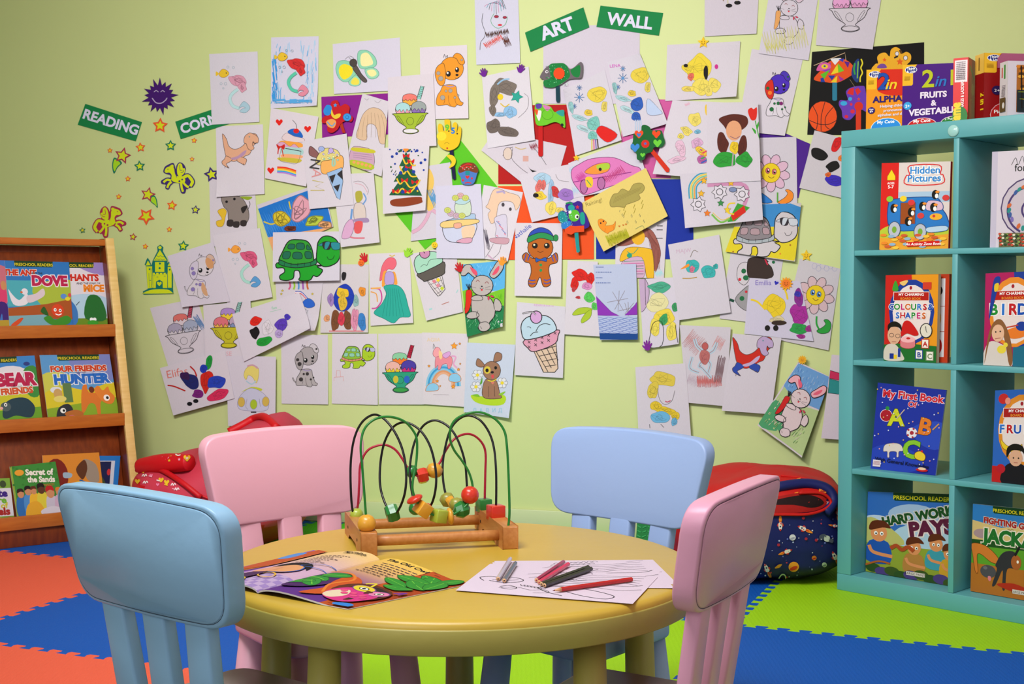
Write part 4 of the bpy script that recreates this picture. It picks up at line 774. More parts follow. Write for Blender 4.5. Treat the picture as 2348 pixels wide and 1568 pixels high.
for i, (c8, lab) in enumerate((((1133, 1286, 1497, 1283, 1554, 1339, 1160, 1338), 'white colouring sheet at the bottom of the stack on the table, jutting out farthest right'),
    ((1129, 1289, 1490, 1287, 1546, 1348, 1140, 1345), 'white colouring sheet in the middle of the stack on the table'),
    ((1124, 1292, 1508, 1323, 1451, 1384, 1045, 1353), 'white colouring sheet with black line art, on top of the stack under the pencils'))):
    a = Art(); sheet_lines(a, i)
    q = tquad(c8, .4821+i*.0009); tag(emit('colouring_sheet', a, cover_fn(q, UP, 141, 100), PAPER, None, slab(q, .0004, UP, 'd8c8d8')), lab, 'paper', 'colouring sheets on the table')
def pencil(x0, y0, x1, y1, col, label, tip=False, lead='181414'):
    """butt at (x0,y0), other end at (x1,y1)"""
    z = .4845+.0042; a_, b_ = onz(x0, y0, z), onz(x1, y1, z); d = b_-a_; L = d.length; r = .0040
    e = empty('colouring_pencil', a_-UP*.004); e.rotation_euler = (0, 0, math.atan2(d.y, d.x)); tag(e, label, 'pencil', 'colouring pencils on the colouring sheets')
    M = Matrix.Rotation(R(90), 3, 'Y'); cm = mat('pencil_'+col, col, .3, coat=.3); wm = mat('pencil_wood', 'd8a878', .6); lm = mat('pencil_lead', lead, .5)
    body = L-.016 if tip else L-.001
    o = lathe('barrel', [(.0005, 0), (r, .0004), (r, body), (r*.9, body+.0003)], e, cm, 6, M, (0, 0, .004))
    for p_ in o.data.polygons: p_.use_smooth = False
    if tip:
        lathe('wooden_cone', [(r*.93, body), (.0012, body+.012)], e, wm, 12, M, (0, 0, .004)); lathe('lead', [(.0012, body+.012), (.0003, body+.016)], e, lm, 8, M, (0, 0, .004))
    else:
        lathe('wooden_end', [(r*.9, body+.0002), (r*.86, body+.0008)], e, wm, 12, M, (0, 0, .004)); lathe('lead', [(.0012, body+.0008), (.0010, body+.0014)], e, lm, 8, M, (0, 0, .004))
    return e
pencil(1170, 1281, 1142, 1327, 'c4b4bc', 'pale silver pencil, leftmost on the colouring sheets')
pencil(1182, 1291, 1156, 1331, '55564e', 'dark grey-green pencil beside the pale silver one')
pencil(1292, 1288, 1230, 1330, 'a0104c', 'magenta pencil touching the hot pink pencil', lead='a0104c')
pencil(1303, 1293, 1236, 1335, 'e01c54', 'hot pink pencil between the magenta and black pencils', lead='e01c54')
pencil(1349, 1300, 1241, 1339, '141218', 'black pencil next to the hot pink pencil')
pencil(1356, 1304, 1248, 1342, '18161c', 'black pencil with its tip pointing right, nearer of the two black ones')
pencil(1449, 1328, 1267, 1354, 'b81418', 'red pencil lying nearest with its sharpened tip to the left', True, '701014')
# open book
ob = empty('open_book', onz(700, 1330, .4817)); tag(ob, 'open picture book with an owl in a tree lying on the table', 'book')
def page(name, c8, art, flip, h=.014, th=.003, z=.4825):
    q = tquad(c8, z); oo = ob.location
    def lift(s, t):
        u = max(0.0, min(1.0, 1-s if flip else s))          # 0 at the spine
        return h*(sin(pi*min(1, u*1.25)**.55)*.9 if u*1.25 < 1 else 0)*(1 - .35*t) + .0008
    fn = lambda x, y, l: lerp2(q, x/100, y/140) + UP*(lift(x/100, y/140)+l) - oo
    vs, fs, cs = slab(q, th*.3, UP, 'ffffff', 'e8e4e0', 24, 12, lift); vs = [v-oo for v in vs]
    return fn, (vs, fs, cs), q, lift
def gridart(colfn, nx=40, ny=52):
    """page background as fine coloured cells"""
    return colfn
def page_build(name, c8, colfn, art, flip, **k):
    fn, _, q, lift = page(name, c8, art, flip, **k); oo = ob.location; nx, ny = 48, 60; vs, fs, cs = [], [], []
    for j in range(ny+1):
        for i in range(nx+1): vs.append(fn(100*i/nx, 140*j/ny, 0))
    for j in range(ny):
        for i in range(nx): fs.append((j*(nx+1)+i, (j+1)*(nx+1)+i, (j+1)*(nx+1)+i+1, j*(nx+1)+i+1)); cs.append(lin(colfn(100*(i+.5)/nx, 140*(j+.5)/ny)))
    b = len(vs); bord = [i for i in range(nx+1)] + [j*(nx+1)+nx for j in range(1, ny+1)] + [ny*(nx+1)+i for i in range(nx-1, -1, -1)] + [j*(nx+1) for j in range(ny-1, 0, -1)]
    for i in bord:
        v = vs[i].copy(); v.z = max(.0004, v.z - .0028); vs.append(v)
    nb = len(bord)
    for i in range(nb): fs.append((bord[i], b+i, b+(i+1) % nb, bord[(i+1) % nb])); cs.append(lin('d8d8e0'))
    return emit(name, art, fn, PAPER, ob, (vs, fs, cs), z0=3e-4, zs=3e-5, cuts=[((100*i/16, 0), (1, 0)) for i in range(1, 16)] + [((0, 14*i), (0, 1)) for i in range(1, 10)], clip=rectclip(100, 140))
def mixc(a, b, t):
    t = max(0, min(1, t)); f = lambda c: [int(c[i:i+2], 16) for i in (0, 2, 4)]; return '%02x%02x%02x' % tuple(int(x*(1-t)+y*t) for x, y in zip(f(a), f(b)))
def rightcol(x, y):
    if y > 78 and y > 40 + .2*x:
        pass
    if x > 60 - 0 and y < 200 and x > 52 + .12*y: return mixc('b8501c', 'a03c14', (x-60)/40) if (int(y*1.3+x*.2) % 7) else '8a3410'
    return mixc(mixc('e8c050', 'c89878', y/60), '5a2a80', (y-50)/50)
def leftcol(x, y):
    if x < 22: return mixc('8a5ab0', '9a68b8', x/22)
    if y > 100 and (int(x/7)+int(y/7)) % 2: return '9a80b8'
    return mixc('e4c080', 'c8a4bc', (y-10)/60) if y < 100 else 'b8a0c4'
a = Art()
for i in range(8): a.words(40+i*0, 22+i*5, 42-(i % 3)*6, 1.2, '4a3848', 1, i+3)
a.text('Morning', 74, 12, 9, '1c1820', 0, .03); a.poly('8,0 22,0 24,50 14,90 8,100 4,60', 'b8522c').line('22,0 24,60 10,110', 'd8862c', 2).poly('2,20 10,16 12,40 4,46', '5a88c8')
a.at(60, 84, 1, 0); a.poly('-20,12 -16,-6 0,-16 18,-12 24,0 16,12 0,14', 'd89a68', '2a5ab0', 1.6).poly('-18,0 -20,-18 -4,-24 20,-20 28,-6 20,-10 4,-14 -10,-10', '181418').poly('-22,14 -6,12 -2,30 -18,34', 'c8303a', '2a5ab0', 1).poly('-18,34 -8,34 -14,54 -26,52', 'a8b83a').ell(10, 24, 12, 7, None, 'd8a83a', 1.6, 20).ell(30, -22, 22, 6, None, '4a6ab8', 1, -20)
a.at(); a.poly('30,120 40,100 56,96 60,116 50,132', '4a2a54').poly('36,98 42,80 56,78 58,96', 'd89878').poly('20,140 40,120 62,124 66,140', 'd8b020').poly('0,140 20,122 34,140', '1c62b8')
page_build('left_page', (719, 1262, 873, 1291, 591, 1360, 430, 1330), leftcol, a, True, h=.016)
a = Art()
a.text('The Old Owl', 38, 10, 8.5, '1c1820', 0, .035)
for i in range(7): a.words(20+(i % 2)*3, 18+i*5.4, 40-(i*2), 1.3, '4a3840', 1, i+20)
for x, y, r_, s_ in ((80, 22, 20, 1), (82, 28, 60, 1.1), (70, 34, -10, 1), (90, 14, 100, .9), (82, 44, 30, 1), (92, 34, 80, 1), (66, 52, 10, .8), (78, 62, -20, .8)):
    a.at(x, y, s_, r_); a.poly('-16,0 -8,-7 4,-8 16,0 4,8 -8,7', '2f8a2c', '175a1c', .7).line('-14,0 14,0', '6ab83a', .8)
a.at(); a.poly('8,84 20,72 34,76 40,96 30,120 12,126 4,110', '46205c').poly('34,70 50,74 62,96 56,124 40,134 44,110 36,92', 'c0521c').line('10,70 30,66 44,78 40,100 52,120', 'd87a2c', 2.4)
for x, y, r_ in ((18, 92, 10), (24, 104, 40), (12, 106, -20), (24, 78, -30)): a.at(x, y, 1, r_); a.poly('-12,0 -4,-7 8,-5 14,2 4,8 -8,6', '2f8a34', '175a1c', .7).line('-10,0 10,1', '7ac83a', .8)
a.at(); a.ell(72, 98, 24, 26, '5a2a14').ell(74, 98, 19, 22, '2a1c1a')
a.poly('52,112 56,96 68,88 84,90 92,104 88,122 74,130 58,126', 'c8307a').poly('54,112 62,100 70,112 66,126 56,124', 'd8c8a8').ell(66, 88, 10, 8, 'd8c430', '6a3a80', 1).ell(84, 90, 9, 8, 'd87aa0', '6a3a80', 1).ell(66, 88, 4, 3.4, 'e8e8d8', '202020', .8).ell(84, 90, 4, 3.4, 'e8e8d8', '202020', .8).ell(66, 88, 1.8, 1.8, '101010').ell(84, 90, 1.8, 1.8, '101010').poly('72,90 78,90 75,98', '5a2a1c').line('58,78 62,70 66,80', 'd8c430', 2).line('90,80 96,72 96,82', '6a2a90', 3)
for i in range(6): a.ell(60+i*5, 104+(i % 2)*5, 3, 3, 'd84a7a')
a.poly('80,134 92,130 100,134 100,140 84,140', '2a7ac8')
page_build('right_page', (873, 1291, 1079, 1339, 798, 1397, 591, 1360), rightcol, a, False, h=.015)
# ------------------------------------------------------------------ wall: paper sheets, crafts and stickers
K = '201c20'
placed = []      # (bounding box, depth function) of everything already on the wall
def inv_bil(c8, x, y):
    x0, y0, x1, y1, x2, y2, x3, y3 = c8; s = t = .5
    for _ in range(7):
        ax, ay = x0+(x1-x0)*s, y0+(y1-y0)*s; bx, by = x3+(x2-x3)*s, y3+(y2-y3)*s
        fx, fy = ax+(bx-ax)*t-x, ay+(by-ay)*t-y
        dsx, dsy = (x1-x0)*(1-t)+(x2-x3)*t, (y1-y0)*(1-t)+(y2-y3)*t; dtx, dty = bx-ax, by-ay
        D = dsx*dty-dsy*dtx; s -= (fx*dty-fy*dtx)/D; t -= (dsx*fy-dsy*fx)/D
    return s, t
def base_depth(samples, gap):
    """smallest stand-off so that (x, y, own lift) samples clear everything underneath"""
    z = .0012
    for x0, y0, x1, y1, D in placed:
        for x, y, f in samples:
            if x0 <= x <= x1 and y0 <= y <= y1:
                d = D(x, y)
                if d is not None: z = max(z, d + gap - f)
    return z
_si = [0]
def sheet(c8, label, art=None, col='d8cedd', lift=(.006, .009), curl=None, cat='drawing', name='drawing_sheet', group='drawings and crafts on the art wall', own=1, m=PAPER):
    """corners TL TR BR BL as seen in the photo, laid on the wall plane; lift = how far the two lower corners stand off"""
    xs, ys = c8[0::2], c8[1::2]; cc = curl or (); l0, l1 = lift[0]*.7, lift[1]*.7
    def f(s, t):
        s, t = max(0, min(1, s)), max(0, min(1, t)); v = (l0*(1-s) + l1*s)*(t*t*.4 + t*.6)
        for (ci, amt) in cc:
            d = math.hypot(s-(ci in (1, 2)), (t-(ci in (2, 3)))*1.2); v += amt*max(0, 1-d/.42)**2
        return v
    NS, NT = 12, 16
    P = [(c8[0], c8[1]), (c8[2], c8[3]), (c8[4], c8[5]), (c8[6], c8[7])]
    bil = lambda s, t: (lerp2([p[0] for p in P], s, t), lerp2([p[1] for p in P], s, t))
    off = base_depth([(*bil(i/14, j/18), f(i/14, j/18)) for i in range(15) for j in range(19)], .0016)
    def D(x, y):
        s, t = inv_bil(c8, x, y)
        return off + f(s, t) if -.03 < s < 1.03 and -.03 < t < 1.03 else None
    placed.append((min(xs), min(ys), max(xs), max(ys), D))
    q = [onwall(c8[i], c8[i+1], off) for i in (0, 2, 4, 6)]
    def fn(x, y, l):
        s, t = inv_bil(c8, x, y); return onwall(x, y, off + f(s, t) + l)
    vs, fs, cs = slab(q, .0003, WN, col, None, NS, NT, f); cuts = []
    for i in range(1, NS): a_, b_ = bil(i/NS, 0), bil(i/NS, 1); cuts.append((a_, (-(b_[1]-a_[1]), b_[0]-a_[0])))
    for i in range(1, NT): a_, b_ = bil(0, i/NT), bil(1, i/NT); cuts.append((a_, (-(b_[1]-a_[1]), b_[0]-a_[0])))
    mx, my = sum(xs)/4, sum(ys)/4; clip = []
    for i in range(4):
        (x0, y0), (x1, y1) = P[i], P[(i+1) % 4]; nx, ny = -(y1-y0), x1-x0
        if (mx-x0)*nx + (my-y0)*ny > 0: nx, ny = -nx, -ny
        clip.append(((x0, y0), (nx, ny)))
    o = emit(name, art, fn, m, None, (vs, fs, cs), z0=3e-4, zs=1.6e-5, cuts=cuts, clip=clip); return tag(o, label, cat, group)
# ---- reusable motifs, local coordinates = zoomed photo units round a centre
def sundae(a, top='e87a70', left='a8d4d8', right='98a0a0', drip1='e8a0b0', drip2='8a6ab0', bowl='a0b830', foot='e0dce0', stick='8ac8c0', topd='e8a840', o=K, w=5):
    a.poly('58,-105 92,-220 122,-212 92,-100', stick, o, w, False)
    for i in range(5): a.line([(66+i*8, -120-i*22), (98+i*7, -135-i*20)], o, 3, False)
    a.ell(-5, -95, 66, 52, topd, o, w).poly('-70,-100 -60,-135 -10,-150 45,-138 60,-105 40,-90 30,-104 10,-84 -5,-100 -25,-84 -40,-100 -55,-88', top, o, w*.7)
    a.ell(-66, -10, 68, 60, drip1, o, w).poly('-132,-14 -118,-52 -66,-72 -14,-52 0,-10 -18,6 -30,-12 -46,22 -62,-8 -80,14 -96,-10 -112,8', left, o, w*.7)
    a.ell(74, -18, 68, 62, drip2, o, w).poly('8,-22 22,-62 74,-84 128,-62 142,-22 122,-2 104,-20 90,12 74,-16 58,6 40,-18 22,0', right, o, w*.7)
    a.poly('-142,28 142,22 140,40 112,98 56,140 46,158 70,172 76,190 40,206 0,210 -44,204 -66,188 -56,170 -36,158 -44,142 -106,100 -138,48', bowl, o, w)
    a.poly('-120,52 -96,60 -60,118 -70,124', None, o, w*.6).poly('120,48 96,56 60,116 72,122', None, o, w*.6).ell(0, 96, 32, 34, None, o, w*.6).ell(4, 184, 66, 20, foot, o, w*.7)
def puppy(a, body='f0962a', ear=None, spot='a8a098', ears2=None, chest=None, head=None, o=K, w=4, eyes=True, tail=True):
    ear = ear or body; head = head or body; chest = chest or body
    if tail: a.line('-90,190 -140,175 -165,130', o, w*3).line('-90,190 -140,175 -162,134', chest, w*1.6)
    a.poly('-60,40 40,40 60,110 90,180 116,196 100,222 60,216 40,235 -5,226 -30,215 -110,220 -128,190 -116,130 -90,90', chest, o, w)
    a.line('-20,130 -10,200 10,226', o, w*.7).line('40,130 46,190 66,214', o, w*.7).line('-70,140 -50,170 -60,205', o, w*.7)
    a.ell(10, -112, 106, 104, head, o, w)
    a.poly('-75,-160 -120,-130 -140,-70 -120,10 -84,44 -54,20 -46,-60 -56,-140', ear, o, w).poly('20,-215 50,-250 96,-232 126,-170 104,-145 74,-160 52,-200', ears2 or ear, o, w).line('-64,-210 -56,-240 -44,-212 -30,-232 -28,-206', o, w)
    for x, y, r in ((-110, -70, 17), (-88, -22, 22), (100, -190, 10), (-40, 90, 12), (0, 88, 18), (-70, 150, 22), (40, 150, 11), (70, 130, 9)):
        if spot: a.ell(x, y, r, r, spot, o, w*.4)
    a.ell(-20, -64, 22, 26, '18181c').ell(58, -100, 18, 24, '18181c').ell(-26, -72, 8, 10, 'f0f0f0').ell(53, -110, 7, 9, 'f0f0f0').ell(58, -54, 14, 10, '18141a').line('40,-30 56,-20 72,-34', o, w)
    a.line('-50,40 0,54 40,42', 'a090c0', w*2)
def turtle(a, shell='2f9a30', plate='1c6a50', body='1ea028', glass='2a8a98', rim='1c7a4a', beak=True, o='141418', w=8):
    a.poly('-225,60 -262,110 -200,112 -190,150 -230,180 -225,215 -170,225 -120,212 -105,190 -100,140 -60,140 -50,190 -60,220 -10,228 40,220 60,195 70,180 100,190 130,170 150,130 100,100 130,90', body, o, w)
    a.poly('-236,62 -205,-40 -150,-130 -60,-140 10,-126 50,-70 70,30 60,60 -100,90', shell, o, w)
    for q in ('-150,-100 -100,-96 -106,-60 -160,-62', '-80,-106 -20,-106 -16,-58 -80,-58', '10,-96 36,-70 42,-50 8,-54', '-196,-30 -140,-30 -150,26 -206,24', '-110,-24 -44,-24 -36,28 -112,26', '-6,-32 44,-28 54,22 0,24'): a.poly(q, plate, o, w*.5)
    a.poly('-240,56 -232,40 -120,78 40,62 92,26 100,46 80,84 -60,110 -160,104 -236,80', rim, o, w*.7)
    for x in (-190, -130, -70, -10, 46): a.line([(x, 66), (x-2, 98)], o, w*.4, False)
    a.poly('100,-60 110,-120 150,-166 210,-172 270,-140 300,-80 306,0 280,60 220,94 160,100 120,70 96,40', body, o, w)
    a.poly('110,-90 160,-118 150,-86', glass, o, w*.5).poly('154,-118 224,-116 212,-56 160,-62', '302830', o, w*.5).poly('226,-114 300,-110 300,-56 240,-54', glass, o, w*.5).poly('176,-116 214,-116 190,-60 168,-62', glass)
    a.line('190,10 206,36 240,32 256,0', o, w*.5)
def bunny(a, fur='b8aeac', ear='e0506a', ear2=None, carrot='d82a18', o=K, w=6, top='201c20'):
    ear2 = ear2 or fur
    a.poly('-70,-150 -110,-220 -160,-216 -190,-170 -196,-130 -160,-126 -130,-150 -104,-130 -60,-100', ear2, o, w).poly('-115,-200 -60,-170 -50,-130 -84,-140', ear).poly('60,-130 90,-190 130,-250 170,-252 184,-200 150,-140 100,-100', ear2, o, w).poly('84,-130 110,-180 144,-212 146,-180 120,-140', ear)
    a.poly('-90,60 40,60 100,130 110,230 60,300 50,360 0,370 -40,345 -20,310 -60,240 -96,200', fur, o, w)
    a.poly('100,120 116,80 140,90 160,110 172,150 160,190 130,190 110,180', fur, o, w)
    a.ell(-6, -36, 98, 92, fur, o, w).line('-60,-70 -44,-84 -28,-68', '8a2a30', w*.8).line('20,-56 38,-70 54,-52', '8a2a30', w*.8).ell(-8, -28, 8, 6, o).line('-26,-14 -8,-4 8,-14', o, w*.6).ell(-8, 4, 9, 8, 'd82a3a')
    a.line('20,-14 70,-30', o, w*.4).line('20,-4 74,0', o, w*.4).line('-60,-14 -100,-24', o, w*.4).ell(86, 62, 18, 8, 'd83a5a', o, w*.4, 20).ell(54, 76, 8, 20, 'd83a5a', o, w*.4)
    a.poly('-150,20 -120,0 -98,20 -100,100 -120,180 -148,214 -160,200 -152,100', carrot, o, w*.5)
    for x in (-150, -134, -120, -100): a.line([(-124, 6), (x, -50)], top, w)
    a.poly('-100,70 -60,52 -10,60 0,90 -50,100 -96,92', fur, o, w*.8).poly('-60,200 -120,205 -146,240 -120,260 -60,256 -30,230', fur, o, w).line('-40,190 -54,230 0,320', o, w*.6)
    a.poly('40,290 -20,300 -36,340 -10,372 40,368 70,330', fur, o, w*.8).line('-20,330 -4,350', o, w*.6)
def dino(a, b1='e0a888', head=None, leg=None, belly='b890b0', o='4a3a38', w=4):
    head = head or b1; leg = leg or b1
    a.poly('-158,-140 -120,-90 -100,-30 -50,0 10,-20 60,-70 80,-110 110,-140 150,-130 156,-70 120,-30 90,40 50,60 0,90 -60,110 -120,70 -140,0 -152,-70', b1, o, w)
    a.poly('40,-110 70,-140 100,-146 160,-110 162,-60 130,-56 118,-70 112,-40 128,-10 100,10 70,-10 56,-50 36,-60', head, o, w).line('118,-64 130,-50 146,-58 158,-52', o, w).ell(84, -112, 6, 6, '5a8a98')
    a.poly('-120,60 -70,90 -84,110 -120,130 -110,150 -96,170 -150,140 -160,110 -140,90', leg, o, w).poly('-20,70 20,70 60,90 56,120 40,140 0,120 -24,104', leg, o, w).line('-130,150 -134,170', o, w).line('-110,150 -108,168', o, w).line('30,126 40,146', o, w)
    a.poly('-80,80 -20,60 30,20 60,10 40,50 0,76 -50,96', belly)
def daisy(a, petal='e0b8c8', eye='4a7ac0', leaf='2aa040', stem=None, o='383038', w=5, flip=1):
    for i in range(9):
        t = i*40+10; a.ell(110*cos(R(t)), 110*sin(R(t)), 62, 42, petal, o, w, t)
    a.ell(0, 0, 84, 88, 'e8c820', '8a7010', w); a.ell(-28, -20, 20, 26, eye, o, w*.6).ell(30, -10, 20, 26, eye, o, w*.6).ell(-26, -16, 9, 12, '181818').ell(32, -6, 9, 12, '181818').ell(-22, -26, 5, 6, 'ffffff').ell(36, -16, 5, 6, 'ffffff').line('-24,30 4,48 30,34', '6a3a20', w)
def cone(a, ice='a8d4c0', band='5a5450', bandx=None, cherry='c88ab0', cells=None, o=K, w=6, cell0='d8c0a8'):
    a.poly('-60,70 90,40 110,190 60,240 40,245 10,200', cell0, o, w, False)
    for i in range(4): a.line([(-50+i*40, 80-i*8), (60+i*14, 236-i*20)], o, w*.6, False); a.line([(92-i*2, 60+i*46), (-40+i*24, 90+i*44)], o, w*.6, False)
    for x, y, c in cells or (): a.poly([(x, y-20), (x+20, y), (x, y+20), (x-20, y)], c, None, 1, False)
    a.poly('-120,20 110,-60 124,20 100,60 -50,100 -80,90', band, o, w)
    for i in range(5 if bandx else 0):
        x, y = -80+i*42, 42-i*16; a.line([(x-8, y-9), (x+8, y+9)], o, w*.6, False).line([(x+9, y-7), (x-9, y+7)], o, w*.6, False)
    a.poly('-120,24 -140,-30 -142,-80 -120,-124 -70,-150 0,-160 60,-150 100,-120 112,-60 60,-30 0,-8 -60,14', ice, o, w).line('-30,-40 0,-84 60,-90', o, w*.6).line('-90,-30 -60,-50 -30,-36', o, w*.6)
    a.ell(-40, -150, 46, 46, cherry, o, w).line('-40,-150 -70,-186 -130,-176', o, w*1.2)
def patches(a, items, seed=1):
    """loose crayon colour patches of a scribbled picture"""
    for i, (x, y, rx, ry, c, *r_) in enumerate(items): a.scrib(x, y, rx, ry, c, seed*31+i, mixc(c, '202020', .35), 9, r_[0] if r_ else 0, 3, True, 6)
def swirl(a, pts_, c, w=14, dark=None): a.line(pts_, dark or mixc(c, '202020', .4), w+3).line(pts_, c, w)
def mermaid_swatch(a, hair, tail, fin, fish='e8c030', s=1):
    """fish, bubbles and a seaweed swirl in the sheet's colours"""
    a.poly('-150,-120 -120,-160 -80,-150 -60,-120 -90,-90 -130,-90', fish, mixc(fish, '602020', .5), 3).poly('-150,-120 -176,-140 -176,-100', fish).ell(-84, -126, 5, 5, K)
    for x, y, r in ((-70, -180, 10), (-20, -176, 10), (-130, -30, 10), (-90, -30, 12), (-110, 10, 7)): a.ell(x, y, r, r, None, '90a8b8', 3)
    a.scrib(20, -60, 84, 50, hair, 5, mixc(hair, '401020', .4), 10, 20, 3, True, 10).scrib(60, 0, 50, 40, hair, 8, mixc(hair, '401020', .4), 9, 60, 3, True, 6)
    swirl(a, '20,20 -30,60 -50,110 -20,170 40,190', tail, 26); a.poly('30,190 70,130 110,150 130,190 90,230 40,220 60,196 90,186 60,176', fin, mixc(fin, '203040', .4), 3)
# ---- sheets from back to front
G_ = 'drawings and crafts on the art wall'
PUR, REDC, ORC, BLC, GRC, PKC = '8a1c8c', 'b01414', 'e8501a', '16309c', '5ac020', 'cc5a9c'
sheet((1057, 322, 1143, 431, 975, 572, 905, 487), 'bright green card behind the tree and cake drawings', None, GRC, (0, .002), cat='card')
sheet((1143, 242, 1322, 240, 1322, 422, 1143, 422), 'dark red card behind the drawings below the ART sign', None, REDC, (0, .002), cat='card')
sheet((1142, 427, 1362, 426, 1362, 594, 1143, 596), 'orange red card behind the gingerbread drawing', None, ORC, (0, .002), cat='card')
sheet((1425, 225, 1546, 229, 1538, 409, 1425, 408), 'pink card behind the green clover craft', None, PKC, (0, .002), cat='card')
sheet((1367, 410, 1590, 411, 1590, 594, 1367, 594), 'royal blue card behind the yellow storm cloud drawing', None, BLC, (0, .002), cat='card')
sheet((1700, 262, 1858, 330, 1831, 454, 1690, 440), 'deep purple card left of the black card', None, '4a1c8a', (0, .002), cat='card')
sheet((737, 222, 890, 214, 892, 308, 739, 316), 'purple card carrying the red flower craft', None, PUR, (0, .002), cat='card')
sheet((1246, 60, 1467, 56, 1467, 238, 1246, 238), 'blank white sheet between and below the ART and WALL signs', None, 'cfc6d6', (.002, .003), cat='paper')
a = Art(); a.zone(1840, 80, 4.612)
a.poly('120,470 200,370 290,280 400,250 500,290 560,380 500,440 370,505 240,500', 'e0501c')
for q, c in (('290,250 410,245 345,320', 'e0e0e4'), ('200,380 300,290 290,400', '8a3ab0'), ('300,420 370,310 380,400', 'e8d028'), ('380,400 375,300 440,380', '6ac828'), ('190,420 290,370 230,470', '5ab828'), ('300,500 370,430 360,505', 'e8c828'), ('270,430 350,430 310,480', '1c3a9c'), ('380,430 440,470 400,490', '9a2a9a'), ('440,280 500,290 480,350', '5a1c8a'), ('190,460 220,450 240,500 195,500', '1c3a9c'), ('380,260 440,250 430,290', '2a3ab0')): a.poly(q, c, None, 1, False)
a.poly('150,380 180,310 240,290 290,310 300,350 240,370', 'd05aa0').ell(235, 335, 36, 24, 'e8c828').ell(235, 332, 12, 10, '2a4a8a')
a.poly('540,310 600,260 590,500 520,430', '1c3a7a').line('620,255 635,300 618,350 634,400 612,450 610,500', 'e8d830', 14).line('556,300 545,360 556,420', '3aa040', 16).line('590,280 580,460', '8ac83a', 10).rect(316, 505, 366, 680, '2a7a98').ell(341, 682, 25, 16, '2a7a98').line('120,325 450,190 460,270', 'c8a888', 7, False)
a.ell(215, 865, 150, 162, 'e8501a', '7a240c', 3).line('75,905 180,945 280,945 360,905', K, 7).line('240,705 200,860 198,1020', K, 7).line('110,750 160,860 150,990 125,1000', K, 7).line('330,760 250,860 245,960 290,1000', K, 7)
a.poly('460,600 520,555 620,540 665,570 680,800 620,790 560,840 500,900 430,880 415,800 385,740 400,690 480,690', '6a3ab4').poly('500,570 545,560 540,640 470,620', 'd82a28', None, 1, False).poly('555,580 590,560 620,600 580,640', 'd82a28', None, 1, False).ell(437, 725, 36, 24, '3aa8e0').ell(505, 678, 20, 20, '3aa8e0').ell(515, 735, 15, 15, 'd82a48').ell(530, 810, 24, 22, 'd82a48').ell(465, 865, 20, 18, 'd8283a').rect(565, 770, 620, 1010, 'd83a1c').ell(595, 755, 46, 48, 'd8301c').star(595, 680, 20, 'e04028').line('500,470 560,560', '8a7a58', 4)
a.poly('745,380 770,310 800,300 790,240 820,200 880,190 920,230 935,160 980,130 1030,150 1050,200 1100,180 1145,210 1145,270 1100,320 1050,380', 'f0b02a').ell(1000, 200, 20, 24, 'e8e0e8', K, 5).ell(1090, 245, 22, 24, 'e8e0e8', K, 5).line('970,245 1010,225', K, 18).line('1030,160 1050,200', '5a3a10', 22).star(1030, 285, 40, 'e8601c').star(868, 265, 24, 'e8601c').poly('790,350 820,310 870,310 890,350', '7a4aa0')
sheet((1862, 119, 2119, 97, 2119, 312, 1851, 309), 'black card with a mosaic fish, basketball and butterflies, partly behind the shelf', a, '0c0a0c', (.001, .001), cat='card')
# upper left and middle
a = Art(); a.at(541, 200, .256); mermaid_swatch(a, 'd89ab0', 'b8dce0', 'a8c8d8')
S1 = ((480, 124, 591, 118, 596, 280, 487, 286), 'mostly white mermaid colouring sheet with pale pink and light teal pencil, topmost left', a)
a = Art(); a.at()
rd = random.Random(8)
for i in range(150):
    x, y = rd.uniform(626, 726), rd.uniform(92, 234)
    if math.hypot((x-676)/30, (y-165)/62) > 1: a.line([(x, y), (x+rd.uniform(-4, 2), min(238, y+rd.uniform(8, 26)))], rd.choice(('a8d0ee', '8cc2ea', 'b8d8f0', '5aa8e0')), 1.5, False)
for i in range(40): x = 625+rd.random()*10; y = rd.uniform(130, 225); a.line([(x, y), (x+2, y+14)], '3a98e0', 2, False)
for i in range(36): x = rd.uniform(626, 705); y = rd.uniform(229, 237); a.line([(x, y), (x+16, y-1)], '58a8e4', 2, False)
a.at(676, 162, .256); mermaid_swatch(a, 'd83030', '5ac8a8', 'e08aa0')
sheet((622, 86, 731, 83, 730, 243, 622, 249), 'underwater colouring sheet with a blue crayon background, above the cupcake drawing', a, 'd4d0e4', curl=((2, .01),))
a = Art(); a.zone(600, 60)
a.poly('830,350 760,310 690,320 668,380 690,460 740,500 800,490 850,430', '8ed0b0', '5a9a88', 4).poly('800,360 740,340 700,370 700,430 740,480 800,450 822,400', 'f0dc28').poly('870,230 920,215 970,230 1020,280 1035,340 1000,375 930,385 880,370 862,300', '8ed0b0', '5a9a88', 4).poly('900,250 950,240 990,290 1000,340 950,360 900,355 888,300', 'f0e8a8')
a.poly('930,390 1000,375 1045,400 1055,440 1020,472 960,465', '98d4b4', '5a9a88', 4).poly('950,400 1010,392 1035,430 1000,455 965,440', 'f0e8a0').poly('850,440 890,480 890,520 850,540 800,530 785,500 820,460', '98d4b4', '5a9a88', 4).poly('840,460 878,490 870,525 820,525 805,500', 'ecdc50').poly('820,380 850,350 900,430 945,480 945,505 915,500 870,450', '5a504c', K, 4).ell(825, 330, 34, 36, '4a423e', K, 3).line('800,300 780,275 750,300', K, 3).line('830,296 820,280 790,268', K, 3)
sheet((763, 101, 917, 86, 922, 207, 767, 216), 'landscape drawing of a butterfly with yellow and mint wings', a, 'd4cee0')
a = Art(); a.at(1034, 186, 1/3.913); puppy(a, tail=False)
sheet((963, 109, 1071, 103, 1076, 272, 966, 274), 'drawing of an orange spotted puppy', a, 'dcd2dc', (.008, .014))
a = Art(); a.zone(1080, 0)
